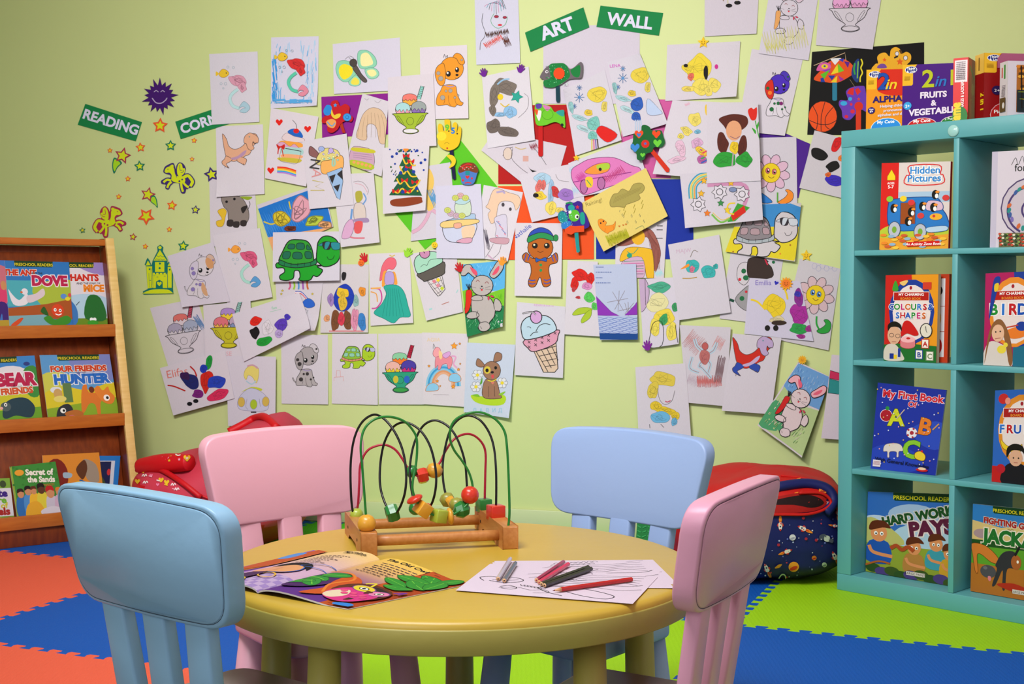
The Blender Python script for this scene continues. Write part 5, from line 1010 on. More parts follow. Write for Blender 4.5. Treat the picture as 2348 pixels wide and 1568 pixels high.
for i in range(9): a.line([(120+i*22, 130-abs(i-5)*14), (150+i*16, 40-i*6), (220+i*12, 20+i*8)], ('c880a8', '3a9ab0', '404048')[i % 3], 4)
a.line('110,120 100,200 130,290 120,340 90,380 84,450', K, 4).line('210,120 180,180 200,230 250,255 310,220 330,150', '3aa060', 4).ell(230, 150, 20, 12, 'a83048', K, 3).ell(305, 158, 18, 11, 'a83048', K, 3).ell(262, 226, 20, 9, 'd03040').hatch(130, 270, 340, 330, '4a2a18', 16, 6, 80).hatch(110, 340, 290, 410, 'd8401c', 14, 5, 60).hatch(290, 320, 350, 430, '5a2a18', 6, 5, 70)
sheet((1088, -24, 1188, -24, 1194, 145, 1093, 149), 'drawing with red and brown felt tip strokes, left of the ART sign', a, 'cfcde2')
a = Art(); a.zone(600, 60)
for x, y in ((165, 865), (420, 925), (92, 1297)): a.heart(x, y, 32, 'e02018')
a.poly('240,950 290,920 350,940 378,1000 300,995', '1c62c0').ell(318, 942, 26, 22, 'd81c1c').line('322,920 315,880 285,845', K, 4).poly('190,1010 230,960 300,990 385,1010 380,1040 260,1040', 'e0ccd0', '8a6a70', 3).poly('190,1030 360,1050 360,1090 180,1060', 'f0a040').poly('150,1060 200,1040 260,1080 300,1060 340,1090 360,1110 210,1100', 'd8a0c0', '8a6a70', 3).poly('190,1090 365,1100 365,1160 200,1150', 'a8d0cc').poly('200,1150 365,1160 355,1190 195,1180', 'f0a878').poly('165,1180 360,1195 330,1230 180,1210', 'c8b83a').line('220,1098 364,1124', K, 6).line('190,1095 170,1200 250,1228 330,1230 364,1120', '6a5a50', 3).poly('140,1060 175,1080 215,1062 210,1110 180,1090 160,1110', 'c82018').line('160,1090 155,1150', 'c82018', 9).line('190,1095 205,1170', 'c82018', 8)
for i, c in enumerate(('e8301c', 'f0902a', 'f0d838', '3aa0e0', 'b87ad0')): a.line([(150, 1266+i*12), (230, 1272+i*12), (320, 1300+i*12)], c, 12)
sheet((623, 248, 732, 268, 705, 428, 610, 409), 'drawing of a layered cupcake with red hearts and a small rainbow', a, 'dad0da')
a = Art(); a.zone(600, 60)
a.poly('880,900 920,790 990,735 1070,750 1120,820 1150,960 1140,1045 1070,1050 1040,920 1000,880 950,900 950,1020 860,1000', 'd8b898', '6a4a3a', 3)
for i in range(7): a.line([(900+i*30, 800-i*8+abs(i-3)*14), (880+i*38, 900), (870+i*40, 1000)], '8a6a50', 2)
a.poly('815,1100 900,1085 1010,1130 1000,1290 810,1255', 'c8a0b8', K, 3).poly('830,1090 1010,1110 1012,1142 830,1122', 'c8c030').poly('815,1200 1000,1240 1000,1290 812,1258', 'b0c030')
for i in range(5): a.ell(840+i*36, 1222+i*9, 14, 14, 'e8a060')
for i in range(3): a.line([(830, 1140+i*18), (1000, 1160+i*20)], '8a6a90', 3)
a.line('930,650 950,665 970,652', '706870', 2).line('1020,670 1050,690 1080,664', '706870', 2)
sheet((833, 215, 893, 233, 878, 405, 795, 375), 'sheet with light brown wavy crayon and a pink striped box, beside the red flower craft', a, 'd4ccd6')
a = Art(); a.at(943, 254, 1/3.913); sundae(a)
sheet((891, 178, 995, 169, 1004, 335, 893, 342), 'drawing of an ice cream sundae in a lime green bowl', a, 'd8ced8', (.006, .012))
a = Art(); a.zone(580, 380); swirl(a, '1660,430 1600,400 1560,480 1500,560 1430,600', 'd8a8c0', 30)
a.at(); a.poly('982,392 992,398 996,420 990,450 1000,470 980,480', 'e8c060').hatch(986, 430, 1002, 480, '5a98c8', 5, 2)
sheet((955, 385, 1033, 372, 1050, 540, 943, 553), 'sheet with pink and yellow pencil behind the tree and the cake drawings', a, 'cfc8d4')
a = Art(); a.zone(600, 60)
for i in range(24): a.ell(1165+(i*61) % 330, 1110+(i*37) % 250 if not 1230 < 1165+(i*61) % 330 < 1420 else 1112+(i % 3)*8, (7, 13, 9)[i % 3], None, ('1c3a9c', '2a5a3a')[i % 4 == 3])
a.poly('1310,1130 1250,1260 1290,1260 1200,1400 1250,1395 1160,1520 1460,1525 1395,1400 1440,1400 1350,1260 1385,1255', '1c5a3a', None, 1, False)
for i in range(26): a.line([(1190+(i*47) % 240, 1290+(i*83) % 220), (1178+(i*47) % 240, 1312+(i*83) % 220)], '123c28', 6, False)
for q in ('1285,1190 1310,1240 1345,1210', '1345,1200 1365,1250 1400,1250', '1255,1260 1290,1330 1320,1300 1360,1350 1410,1350', '1230,1370 1260,1420 1300,1390 1350,1450 1410,1430 1440,1380', '1190,1470 1240,1500 1280,1460 1340,1500 1400,1450 1420,1490'): a.line(q, 'e8c030', 13)
for x, y in ((1312, 1165), (1355, 1215), (1335, 1270), (1300, 1385), (1392, 1400), (1220, 1480), (1330, 1482)): a.poly([(x-30, y-18), (x, y), (x+30, y-20), (x+24, y+20), (x, y+4), (x-24, y+22)], 'd01c1c')
for x, y in ((1265, 1320), (1380, 1310), (1285, 1490), (1410, 1460), (1310, 1290)): a.ell(x, y, 16, 16, '1c3a9c')
a.poly('1285,1105 1335,1105 1315,1130 1300,1132', 'f08a30').poly('1180,1565 1290,1545 1440,1535 1460,1560 1450,1590 1300,1620 1190,1612', '8a3a1c')
sheet((880, 340, 988, 333, 981, 483, 883, 491), 'christmas tree picture with red bows and blue dots', a, 'd6ced8', (.008, .016))
a = Art(); a.zone(160, 60); a.at(160+1530/3.913, 60+1105/3.913, 1/3.913); dino(a, w=4)
sheet((480, 408, 583, 406, 594, 558, 484, 566), 'drawing of a small grey goat with a yellow squirrel, under the dinosaur sheet',
 (lambda b: (b.zone(160, 400), b.poly('1370,190 1530,200 1600,300 1610,400 1560,450 1440,440 1420,330 1380,280', '8a7e78', K, 4), b.poly('1420,410 1470,410 1465,465 1415,460', '342c2c'), b.poly('1475,425 1525,425 1520,475 1472,472', '342c2c'), b.poly('1540,415 1590,415 1585,462 1540,460', '342c2c'), b.poly('1540,300 1600,280 1560,350', '2a2424'), b.line('1600,320 1620,270 1612,240', K, 5), b.ell(1410, 245, 12, 12, '181418'), b.ell(1480, 220, 12, 12, '181418'), b.poly('1330,330 1380,305 1410,330 1400,380 1380,460 1330,465 1320,420 1370,400', 'e0b830', '8a6a18', 3), b.poly('1530,200 1640,200 1600,230', '90a828'), b)[-1])(Art()), 'd2cad4')
sheet((495, 290, 603, 285, 609, 445, 500, 452), 'drawing of a small peach coloured dinosaur', a, 'd8d0da', (.010, .012), ((3, .008),))
# big landscape blue picture
a = Art(); a.at(); a.poly('590,480 740,425 762,510 764,520 735,530 605,545', '1c72c8', None, 1, False).hatch(600, 470, 690, 540, '3a88d8', 18, 2, 65)
a.poly('603,548 640,540 765,520 765,530 628,576', 'e8a870', None, 1, False)
patches(a, [(645, 500, 22, 20, 'd8c030', 10), (690, 482, 24, 34, 'e0a0b0', 20), (722, 505, 22, 12, 'b8c840', -20), (748, 515, 16, 9, 'e8a870'), (668, 524, 14, 6, '8a3a20')], 3)
a.line('606,508 622,514 632,512', 'd8c030', 3).line('664,462 668,480', 'd8c030', 3)
sheet((590, 470, 742, 418, 766, 520, 628, 578), 'tilted seaside colouring sheet in strong blue with yellow and pink, above the green turtle', a, 'ccc4d0', (.004, .006))
a = Art(); a.zone(580, 380)
a.line('915,150 960,140 1010,160 1050,220 1040,260', '908088', 4).line('930,160 1000,180 1040,240', 'd8a0b0', 5).poly('935,240 985,230 1000,290 970,330 940,320', 'b0a840').poly('930,345 1010,350 1030,470 990,500 925,480', 'd8c8c0', '6a6068', 4).poly('925,480 1040,470 1050,510 930,505', 'a088b0').poly('930,510 1000,505 985,600 930,600', 'e0585a').poly('820,600 850,520 900,480 925,540 890,640 820,655', 'd8a8cc', '7a6080', 4).line('905,390 895,480', '6a98d0', 18).line('1005,250 1030,300 1000,350', '6a98d0', 12).line('890,640 930,650 1020,650', 'd87a8a', 14)
sheet((765, 400, 860, 397, 875, 556, 786, 567), 'colouring sheet of a small figure in red trousers with a pink bag', a, 'd6ced8')
a = Art(); a.zone(600, 60)
a.poly('440,1095 465,1085 530,1150 520,1185 445,1160', '8a5a5a', K, 4).poly('520,1160 580,1100 680,1110 720,1160 740,1210 560,1250 500,1230', 'e0d080', K, 4).ell(550, 1105, 28, 24, 'a0b0e0', K, 3).ell(635, 1120, 24, 24, 'c0a8e0', K, 3)
a.poly('545,1250 560,1215 640,1200 720,1160 750,1200 740,1280 660,1320 580,1330 550,1310', 'f0b060', K, 4).poly('600,1320 735,1270 745,1400 720,1560 690,1540 640,1420', '98b8e0', K, 4, False).poly('620,1350 680,1330 650,1420', '302c30', None, 1, False).poly('690,1330 740,1290 742,1380', '302c30', None, 1, False).poly('660,1440 720,1420 700,1490', '302c30', None, 1, False)
for i in range(14): a.ell(540+(i*41) % 170, 1130+(i*29) % 80, 9, None, ('c8b8e8', 'f0e8a8', 'a8d8c0')[i % 3], K, 1.5)
a.line('655,1180 650,1250 672,1245 668,1190', 'a0c8b0', 16)
a.text('N', 450, 1235, 130, '403c40', 98, .01).text('A', 470, 1320, 120, 'd89090', 98, .0).line('455,1475 580,1475 500,1440 570,1405 470,1385', 'c8b868', 7, False).line('376,1232 378,1278', 'd02028', 9, False)
sheet((697, 325, 798, 307, 816, 470, 714, 480), 'drawing of a melting ice cream cone with large letters on its left side', a, 'd6ced8')
a = Art(); a.zone(580, 380)
patches(a, [(820, 1180, 100, 120, '1c3ab0'), (805, 1140, 64, 50, 'e8c030'), (810, 1230, 44, 90, 'e0b838'), (700, 1200, 30, 60, 'a080c0'), (930, 1210, 28, 60, '90b8b8'), (670, 1370, 30, 34, 'e8a070'), (745, 1390, 40, 100, '7a4a2c'), (855, 1390, 40, 100, '7a4a2c'), (800, 1370, 34, 70, 'd83a50'), (920, 1370, 40, 110, 'e090b0'), (985, 1400, 44, 80, '3a80c8'), (985, 1130, 36, 46, 'e89030'), (820, 990, 22, 40, '242024')], 5)
a.rect(690, 1478, 1000, 1486, 'e06a70')
sheet((740, 606, 846, 606, 846, 762, 736, 763), 'densely coloured sheet in blue, yellow, brown and pink under a red hand sticker', a, 'd2cad0', (.008, .014))
a = Art(); a.zone(580, 380)
for i, c in enumerate(('d05a8a', '9ac83a', '5a98d0', 'a05ab0', 'c86a3a')): a.line([(330+i*40, 1035), (340+i*38, 1080), (325+i*44, 1110)], c, 16)
for i, c in enumerate(('d83a4a', 'f0d8e0', '3a5ab8')): a.line([(385, 1145-i*9), (440, 1150-i*9), (500, 1210-i*9)], c, 7)
a.poly('450,1240 470,1205 510,1190 555,1220 560,1260 500,1275', '2a62c8', '40506a', 3)
for x, y in ((270, 1120), (540, 1150), (260, 1150)): a.star(x, y, 13, 'd0b840', K, 1.5)
a.star(485, 1305, 22, None, '606068', 3)
sheet((632, 640, 742, 641, 731, 757, 640, 762), 'sheet with a rainbow ending in a blue cloud, under the green turtle drawing', a, 'd2cad4', (.008, .022), ((2, .02),))
a = Art(); a.at(580+495/3.913, 380+805/3.913, 1/3.913); turtle(a, w=9)
sheet((631, 533, 784, 531, 784, 643, 631, 646), 'bold drawing of a dark green turtle wearing sunglasses', a, 'd4cedc', (.006, .006))
# left lower
a = Art(); a.at(160+1600/3.913, 400+790/3.913, .245); mermaid_swatch(a, 'd85a80', 'a8d8cc', '5a9ad0', 'f0a040')
sheet((490, 540, 598, 523, 628, 681, 525, 700), 'colouring sheet with bubbles, pink hair-like strokes and a blue fin', a, 'd6ced8')
a = Art(); a.at(330+350/3.913, 660+380/3.913, 1/3.913, -8); sundae(a, 'd8706a', 'a8a0b8', 'a0a8c0', 'd4ccd4', 'b8b8c8', 'cfc7d1', 'cfc7d1', 'b84860', 'd8c8d0')
a.at(); a.hatch(452, 720, 464, 760, '6a8ab8', 4, 2.4, 60)
sheet((344, 706, 452, 683, 500, 845, 396, 868), 'drawing of a grey sundae with a red striped straw', a, 'd4ccd6')
a = Art(); a.at(330+775/3.913, 660+330/3.913, 1/3.913, 0); sundae(a, 'a888c8', 'd8707a', 'b8a0b8', 'e8b050', '8090b8', 'c0b828', 'c8c020', '8ab8b0', 'e8c838')
a.at(); a.text('SE', 530, 815, 14, 'e0a8b0', 0, .0)
sheet((470, 700, 578, 690, 588, 850, 478, 862), 'drawing of a sundae in a yellow bowl, partly covered', a, 'd4ccd6')
a = Art(); a.zone(330, 660)
a.poly('920,780 940,720 1000,690 1050,720 1050,800 1030,850 1000,800 960,780 940,820', 'e0d070', 'a89850', 3).line('950,700 1000,690 1045,720', 'c89aa8', 14).line('940,830 990,860 1030,830', 'a8c8d8', 10).poly('900,930 990,885 1080,900 1070,920 990,900', 'c0c838').poly('880,1080 870,1000 920,930 990,895 1080,930 1140,1000 1130,1090 1000,1100', 'c4c4dc', '8a80a0', 3)
for x, y, c in ((900, 1020, 'd0b050'), (1010, 1040, 'a8c030'), (1118, 1015, 'd0b050')): a.ell(x, y, 32, 44, c, '8a80a0', 3)
a.rect(985, 1105, 1035, 1115, K).line('950,990 940,1060 960,1085', '8a80a0', 3).line('1060,990 1070,1060', '8a80a0', 3)
sheet((524, 815, 638, 817, 638, 975, 530, 975), 'pale lavender dress colouring sheet above the rose bean bag', a, 'd2cbd8')
a = Art(); a.at(160+1195/3.913, 400+915/3.913, .83/3.913, 8); puppy(a, 'd4ccd4', 'cfc6d8', '8a78b8', 'd0b0a0', 'd4ccd4', w=4); a.poly('30,-210 100,-180 110,-110 60,-100 20,-160', 'd09868').poly('20,60 60,100 100,190 60,190 20,130', 'd0a078')
sheet((387, 587, 491, 555, 532, 691, 423, 704), 'drawing of a white puppy with purple spotted ear', a, 'd2cad8', (.006, .012), ((3, .006),))
a = Art(); a.zone(330, 660)
a.text('Elifas', 330, 790, 100, 'd87a70', -12, .0)
patches(a, [(440, 830, 100, 70, '1c2468', 40), (400, 790, 50, 36, '3a1450', 20), (610, 660, 34, 70, '1c9a3a', 15), (565, 720, 36, 40, '1c3ab8'), (590, 830, 60, 110, 'd02418', 10), (680, 840, 90, 60, '2440b8', -20), (700, 950, 110, 50, 'd82a5a', -25), (510, 950, 50, 40, '7a1c7a')], 11)
a.line('240,870 300,880 400,920', 'b81c18', 12).line('440,700 480,740 500,790', 'b81c18', 12).ell(440, 1035, 24, 18, '101018').ell(495, 1010, 24, 18, '101018')
sheet((373, 843, 522, 803, 545, 912, 405, 951), 'landscape sheet scribbled in dark blue, red and green with a child name in red', a, 'd6ced8')
a = Art(); a.at(330+1470/3.913, 660+700/3.913, .8/3.913); puppy(a, 'a8a0a4', 'a8a0a4', '3a3436', 'c8c0c8', 'b0a8ac', w=5)
sheet((645, 770, 752, 767, 754, 927, 647, 925), 'pencil shaded grey spotted puppy drawing, lower row', a, 'd2cad6')
a = Art(); a.zone(330, 660)
a.text('fun', 1190, 190, 40, '7ac8a0', -8, .0).line('1150,215 1250,190', '7ac8a0', 3)
patches(a, [(1020, 300, 60, 46, 'e02418', -20), (1020, 400, 50, 56, '141014'), (1130, 360, 60, 70, 'dcd4de'), (1105, 480, 78, 46, '1c9a34', -15), (1260, 330, 66, 62, '5a3ab8', -20), (1310, 260, 30, 34, '4a34c0'), (1240, 410, 40, 40, 'b8a0d8')], 7)
sheet((537, 720, 690, 670, 722, 752, 567, 828), 'tilted landscape sheet with red, black, green and violet crayon patches', a, 'd4ccd8', (.018, .026), ((2, .012),))
a = Art(); a.at(740+305/3.913, 660+600/3.913, .54/3.913); turtle(a, '8ab838', '90c8b0', 'a8c828', 'b8b8d8', 'd89070', w=9)
a.zone(740, 660); a.line('105,835 105,800 190,795 190,835', 'e0a0a0', 4, False).line('125,795 128,740 160,740 162,795', 'e0a0a0', 4, False)
sheet((762, 765, 865, 765, 868, 928, 762, 925), 'drawing of a small lime turtle with faint red letters below', a, 'd6cdd8')
a = Art(); a.at(740+700/3.913, 660+730/3.913, 1/3.913); sundae(a, '8ac8a0', 'e8b0a8', '4a3aa0', 'e8c828', 'c8287a', '2a9a78', '3a9a48', 'b01838', 'f07a28'); a.ell(-40, 90, 24, 34, 'c8b838').ell(60, 90, 26, 34, '2a62c0')
sheet((868, 765, 972, 764, 975, 927, 870, 927), 'drawing of a brightly coloured sundae in a teal bowl with a dark red stick', a, 'd4ccd6')
a = Art(); a.zone(740, 660)
a.text('AGIIA', 1000, 480, 46, 'e8c898', 0, .0)
for i, c in enumerate(('88c0e0', '3a98d0', '88c0e0', 'd8946a', 'e0a888')): P = [(1090-(150-i*17)*cos(t*pi/8), 880-(185-i*17)*sin(t*pi/8)*1.0) for t in range(9)]; a.line(P, c, 18, True)
a.poly('930,920 950,870 1000,850 1040,870 1050,900 1030,920 960,925', '8ac4e8', 'c87a28', 5).poly('1140,830 1150,780 1200,765 1240,790 1245,830 1200,845', '8ac4e8', 'c87a28', 5)
a.poly('1020,620 1060,600 1150,610 1170,660 1150,720 1130,720 1120,680 1080,690 1060,730 1040,730 1040,690 1016,720', 'e88a98', '8a3a50', 3).poly('1000,560 1030,530 1060,550 1060,600 1020,620 996,600', 'f0a0a8', '8a3a50', 3).line('996,545 1000,500 1016,540', K, 3).poly('1050,560 1080,590 1070,640 1050,620', 'f0c890').poly('1080,600 1140,570 1150,600 1110,630', 'd8a0d8', '8a5a90', 3).line('1160,610 1200,620 1180,680 1210,715', 'e0a0c8', 14)
for x, y, r in ((1185, 520, 34), (1235, 500, 12), (960, 700, 14), (1225, 730, 16), (1035, 835, 16), (1178, 885, 22), (1062, 878, 9), (1240, 680, 9)): a.star(x, y, r, 'f09a30', '8a5018', 3)
a.line('1000,955 1140,958', '8a8088', 2, False)
sheet((969, 762, 1075, 765, 1067, 932, 973, 926), 'drawing of a pink winged unicorn standing on a rainbow', a, 'd8ced8')
a = Art(); a.zone(740, 660)
a.poly('1340,960 1450,970 1640,960 1635,1040 1500,1050 1380,1020', 'b0d028')
for cx, cy in ((1397, 780), (1385, 885), (1620, 850)):
    for i in range(6): a.ell(cx+30*cos(i*1.05), cy+30*sin(i*1.05), 20, 18, 'dcdce4', '606068', 3)
    a.ell(cx, cy, 15, 15, 'e8d030')
a.poly('1440,940 1470,820 1560,820 1600,940 1610,985 1480,990', '9a7058', K, 4).ell(1525, 740, 80, 84, '9a7058', K, 4).poly('1460,690 1400,630 1385,690 1430,710', '9a7058', K, 4).poly('1540,655 1560,580 1610,590 1610,640 1570,660', '9a7058', K, 4).ell(1485, 735, 30, 34, 'd8c040').ell(1483, 738, 15, 17, '181818').ell(1560, 715, 13, 15, '181818').ell(1530, 755, 15, 11, '181418').poly('1522,780 1545,780 1540,808 1526,806', 'd84a50').line('1490,825 1530,835 1570,815', 'd8c830', 9).heart(1535, 850, 14, 'd87a68').line('1500,880 1500,975', K, 3).line('1550,880 1556,970', K, 3).poly('1440,800 1420,860 1440,850', '5aa030').poly('1590,950 1650,925 1620,960', '8ac030').poly('1350,960 1400,950 1420,975', '7ab82a')
for i, ch in enumerate('ДАВИД'): a.text(ch, 1375+i*58, 1110, 50, '9ac8e0', 0, .0)
sheet((1072, 785, 1183, 790, 1172, 957, 1066, 944), 'light blue sheet with a brown puppy among daisies', a, 'c4cce0', (.010, .022), ((2, .008),))
a = Art(); a.at(740+1960/3.913, 660+370/3.913, 1/3.913); 
a.poly('-70,170 140,110 160,350 130,385 30,385', 'd8bca4', K, 8, False)
for i in range(4): a.line([(-50+i*48, 175-i*14), (70+i*30, 380-i*34)], K, 6, False); a.line([(146, 150+i*56), (-40+i*28, 196+i*46)], K, 6, False)
a.poly('-140,95 150,5 158,60 140,120 60,165 -60,200 -110,170', 'd898b0', K, 8)
for i in range(9): x, y = -100+(i % 5)*58, 115-(i % 5)*20+(i//5)*44; a.line([(x-12, y-14), (x+12, y+14)], K, 5, False).line([(x+12, y-10), (x-12, y+10)], K, 5, False)
a.poly('-140,90 -170,20 -168,-50 -130,-100 -70,-120 30,-124 90,-100 130,-50 140,10 60,50 -40,80', 'b8d0e0', K, 8).line('-40,20 -10,-30 40,-50 90,-40', K, 6).line('-90,60 -60,30 -20,24', K, 6).line('-120,-20 -100,-22 -84,-10', K, 5).ell(-38, -108, 52, 56, 'd0a0d0', K, 8).line('-40,-130 -80,-156 -160,-140', K, 14).line('-40,-130 -80,-154 -156,-142', 'd0c8d0', 6)
a.zone(740, 660); a.text('KEVIN & KATE', 1990, 165, 28, 'd89ad0', 2, .0)
sheet((1187, 692, 1298, 703, 1293, 866, 1182, 859), 'large bold drawing of an ice cream cone with a cherry', a, 'd2ccd8')
# centre
a = Art(); a.zone(580, 380)
a.poly('1140,1020 1160,900 1210,830 1270,830 1290,880 1260,930 1210,930 1180,1000 1150,1030', 'e8687a', 'a03040', 3).poly('1170,960 1200,950 1190,1060 1160,1080', 'f0a040').poly('1250,960 1280,960 1300,1060 1260,1050', 'f0a040').poly('1195,960 1260,960 1265,1060 1190,1060', 'b8a0d8', '6a5a8a', 3).line('1225,800 1250,812 1275,800', 'd8b830', 8).poly('1180,1080 1290,1070 1360,1130 1400,1260 1420,1350 1330,1360 1270,1410 1180,1370 1090,1320 1160,1240 1200,1150', '2aa898', '147868', 4)
for i in range(7): a.line([(1210+i*16, 1100), (1190+i*24, 1230), (1170+i*32, 1350)], '1c8c80', 4)
a.line('1060,1100 1140,1110 1160,1200 1120,1270 1070,1280', 'c84a98', 12).line('1060,1130 1110,1150 1120,1220', 'e8a040', 9).line('1065,1100 1150,1095', 'f0b050', 12)
sheet((846, 582, 939, 578, 950, 740, 851, 747), 'drawing of a flowing teal gown beside the brown and blue sheet', a, 'd8d0d8', (.008, .016))
a = Art(); a.at(580+1600/3.913, 380+930/3.913, 1/3.913, -6); cone(a, 'a4d4bc', '5c5650', None, 'c88ab0', ((20, 110, 'd87a8a'), (56, 100, 'e8d028'), (50, 150, 'd88a98'), (84, 180, 'c0d028')), cell0='d8ced2')
a.zone(580, 380); a.line('1700,1245 1765,1220', 'b87060', 6).line('1590,1290 1615,1280', 'a0d0d0', 14).line('1830,1140 1845,1110', 'a0d0d0', 8)
sheet((940, 582, 1045, 565, 1063, 715, 980, 735), 'drawing of a mint ice cream cone with a dark band', a, 'd4ccd6', (.014, .008))
a = Art(); a.zone(1000, 380)
a.poly('510,230 560,205 650,240 740,270 760,330 720,400 690,330 600,320 560,360 540,480 500,520 470,440 490,400 450,370 470,340', 'e8c4a8', '6a5048', 3).poly('525,480 560,450 630,440 640,520 640,650 540,640 545,560', 'd0c8dc', '5a5060', 3)
for i in range(20): a.ell(550+(i*23) % 84, 500+(i*37) % 140, 5, None, ('6a7ab8', 'd86a80')[i % 2], n=8)
a.poly('500,650 650,650 645,700 560,700 495,680', 'c89aa8', '6a3a4a', 3).line('520,700 490,760 450,820', '4a4048', 3).line('590,710 570,780 520,830', '4a4048', 3).line('545,240 600,230 620,250', 'b0a0c8', 18).ell(604, 350, 14, 18, '484048').ell(670, 390, 12, 16, '484048').line('530,850 470,800', 'c8a8c0', 14).hatch(445, 560, 475, 760, '50485a', 6, 3, 80)
sheet((1110, 424, 1200, 441, 1166, 600, 1085, 590), 'pencil sheet with peach waves and a small dotted dress', a, 'd8d0da')
a = Art(); a.zone(1000, 380)
a.poly('80,500 330,430 360,470 355,500 100,520', 'a8c0dc', K, 4).poly('180,340 300,300 315,440 200,450', 'c8d8c0', K, 4).poly('175,330 240,290 315,310 250,350', 'b0d0d8', K, 3).poly('85,520 350,510 360,600 300,680 180,690 90,650', 'c8cce4', K, 5).poly('240,560 350,540 340,640 260,670', 'e8c8a8').poly('75,500 360,480 365,520 80,560', 'e8c880', K, 4).poly('170,520 230,515 232,555 175,560', 'e8a890', K, 3)
for x, y, c in ((225, 270, 'd8a8b0'), (140, 430, 'c8a8c0'), (190, 450, 'c8a8c0'), (110, 400, 'c8d068'), (240, 450, 'c8d068'), (180, 290, 'c8d068'), (270, 290, 'c8d068')): a.ell(x, y, 30, 26, c, '8a7a40', 3).ell(x, y, 12, 10, None, '8a7a60', 2)
a.poly('190,680 260,650 330,650 320,690 250,695', 'd8a0b8', K, 3)
sheet((1000, 427, 1104, 422, 1114, 593, 1003, 592), 'pastel drawing of a two tier cake with roses', a, 'cfcbe0', (.004, .012))
a = Art(); a.at(); a.poly('1057,607 1161,597 1161,665 1060,672', '58aee4', None, 1, False).poly('1060,668 1090,658 1125,672 1161,660 1161,705 1066,716', '78c028', None, 1, False).poly('1066,706 1161,698 1158,745 1140,762 1074,772', '1f7a48', None, 1, False)
rd = random.Random(6)
for i in range(70): x, y = rd.uniform(1062, 1154), rd.uniform(604, 652); a.line([(x, y), (x+rd.uniform(-5, 5), y+7)], rd.choice(('8ac8f0', '3a98d8', '78bce8')), 1.1, False)
for i in range(40): x, y = rd.uniform(1066, 1156), rd.uniform(672, 700); a.line([(x, y), (x+3, y+7)], rd.choice(('8ad840', '5ab01c')), 1.1, False)
for i in range(80): x, y = rd.uniform(1076, 1146), rd.uniform(714, 750); a.line([(x, y), (x+rd.uniform(-7, 7), y+8)], rd.choice(('5ab078', '2a8a58', '8ac8a0', '146038')), 1.1, False)
a.at(1000+430/3.913, 380+1110/3.913, 1/3.913); bunny(a)
sheet((1057, 607, 1161, 597, 1158, 748, 1074, 772), 'fully coloured drawing of a grey rabbit holding a red carrot on green grass', a, 'cfc8d4', (.006, .014), ((2, .012),))
a = Art(); a.zone(1000, 380)
for s_, p in ((1, ''), ):
    a.poly('945,820 1020,830 1080,780 1100,820 1090,870 1030,890 1020,950 1040,1040 1020,1080 970,1080 940,1000 900,1080 850,1085 835,1040 860,960 850,880 800,860 780,810 820,780 870,830', 'b8601c', K, 6)
a.ell(942, 735, 114, 110, 'b8601c', K, 6).poly('828,650 860,590 940,555 1020,580 1062,640 1055,650 940,600 850,640', '2a4ab0', K, 5).poly('826,650 860,625 940,600 1010,610 1060,640 1056,675 940,650 835,690', '2a9050', K, 5).ell(1080, 648, 22, 30, '2a8a48', K, 4)
for x in (893, 1000): a.ell(x, 718, 26, 26, '181410').ell(x-6, 710, 9, 9, 'f0e8c8')
a.line('915,765 942,778 970,765', '5a2a10', 5).poly('900,825 940,838 990,822 998,860 945,850 905,865', '2458b0', K, 4).ell(947, 890, 13, 13, '2a9050').ell(947, 938, 13, 13, '2a9050')
for q in ('800,850 815,790', '830,850 850,790', '1040,800 1060,860', '1070,790 1090,850'): a.line(q, '2a4ab0', 8)
for y in (1020, 1050): a.line([(840, y), (870, y+10), (900, y+4)], '2a4ab0', 8).line([(975, y), (1000, y+8), (1036, y-4)], '2a4ab0', 8)
a.text('Nathalie', 785, 610, 60, '3a50b8', -38, .0)
sheet((1183, 511, 1291, 512, 1289, 680, 1182, 678), 'drawing of a gingerbread man in a blue and green cap', a, 'd6ced8', (.008, .016))
# character sheets, right of centre
a = Art(); a.zone(1080, 0); a.line('290,1400 320,1340 380,1320', '504850', 4).ell(335, 1380, 40, 56, 'd8c4b8', '605058', 4).line('380,1330 370,1420 440,1500 520,1560', '504850', 4).line('560,1320 620,1390 680,1480', '504850', 4).poly('500,1470 540,1520 600,1540 560,1550', '181418').rect(470, 1400, 520, 1450, 'd0a098').hatch(530, 1280, 600, 1350, '8a3a48', 8, 4).line('400,1320 450,1340 500,1330', 'c8b078', 8)
sheet((1135, 300, 1300, 335, 1262, 470, 1105, 345), 'turned sheet with a large pencil face curve behind the teal star drawing', a, 'cfc6d2')
a = Art(); a.zone(1080, 0)
patches(a, [(300, 780, 120, 80, '7a6e66', 20), (215, 850, 50, 110, '7a6e66', 10), (215, 1130, 70, 70, '6a5e58'), (340, 1180, 100, 50, '6a5e58', 10), (360, 1010, 60, 60, '8ab8e0', 20), (270, 1030, 60, 24, '8ab8e0'), (200, 990, 34, 60, '7a6e66')], 9)
a.star(415, 870, 60, '2aa090', '107060', 4, 20).ell(268, 872, 26, 28, 'e8c828').line('240,760 290,720 350,710', '90b8d8', 14).line('270,930 310,960 350,935', 'd8b828', 9).line('430,1060 510,980 520,880 480,840', '706870', 3)
sheet((1106, 176, 1213, 153, 1229, 322, 1120, 341), 'sheet with grey brown curls and a teal star, held by two purple hand stickers', a, 'd6d0da', (.006, .014))
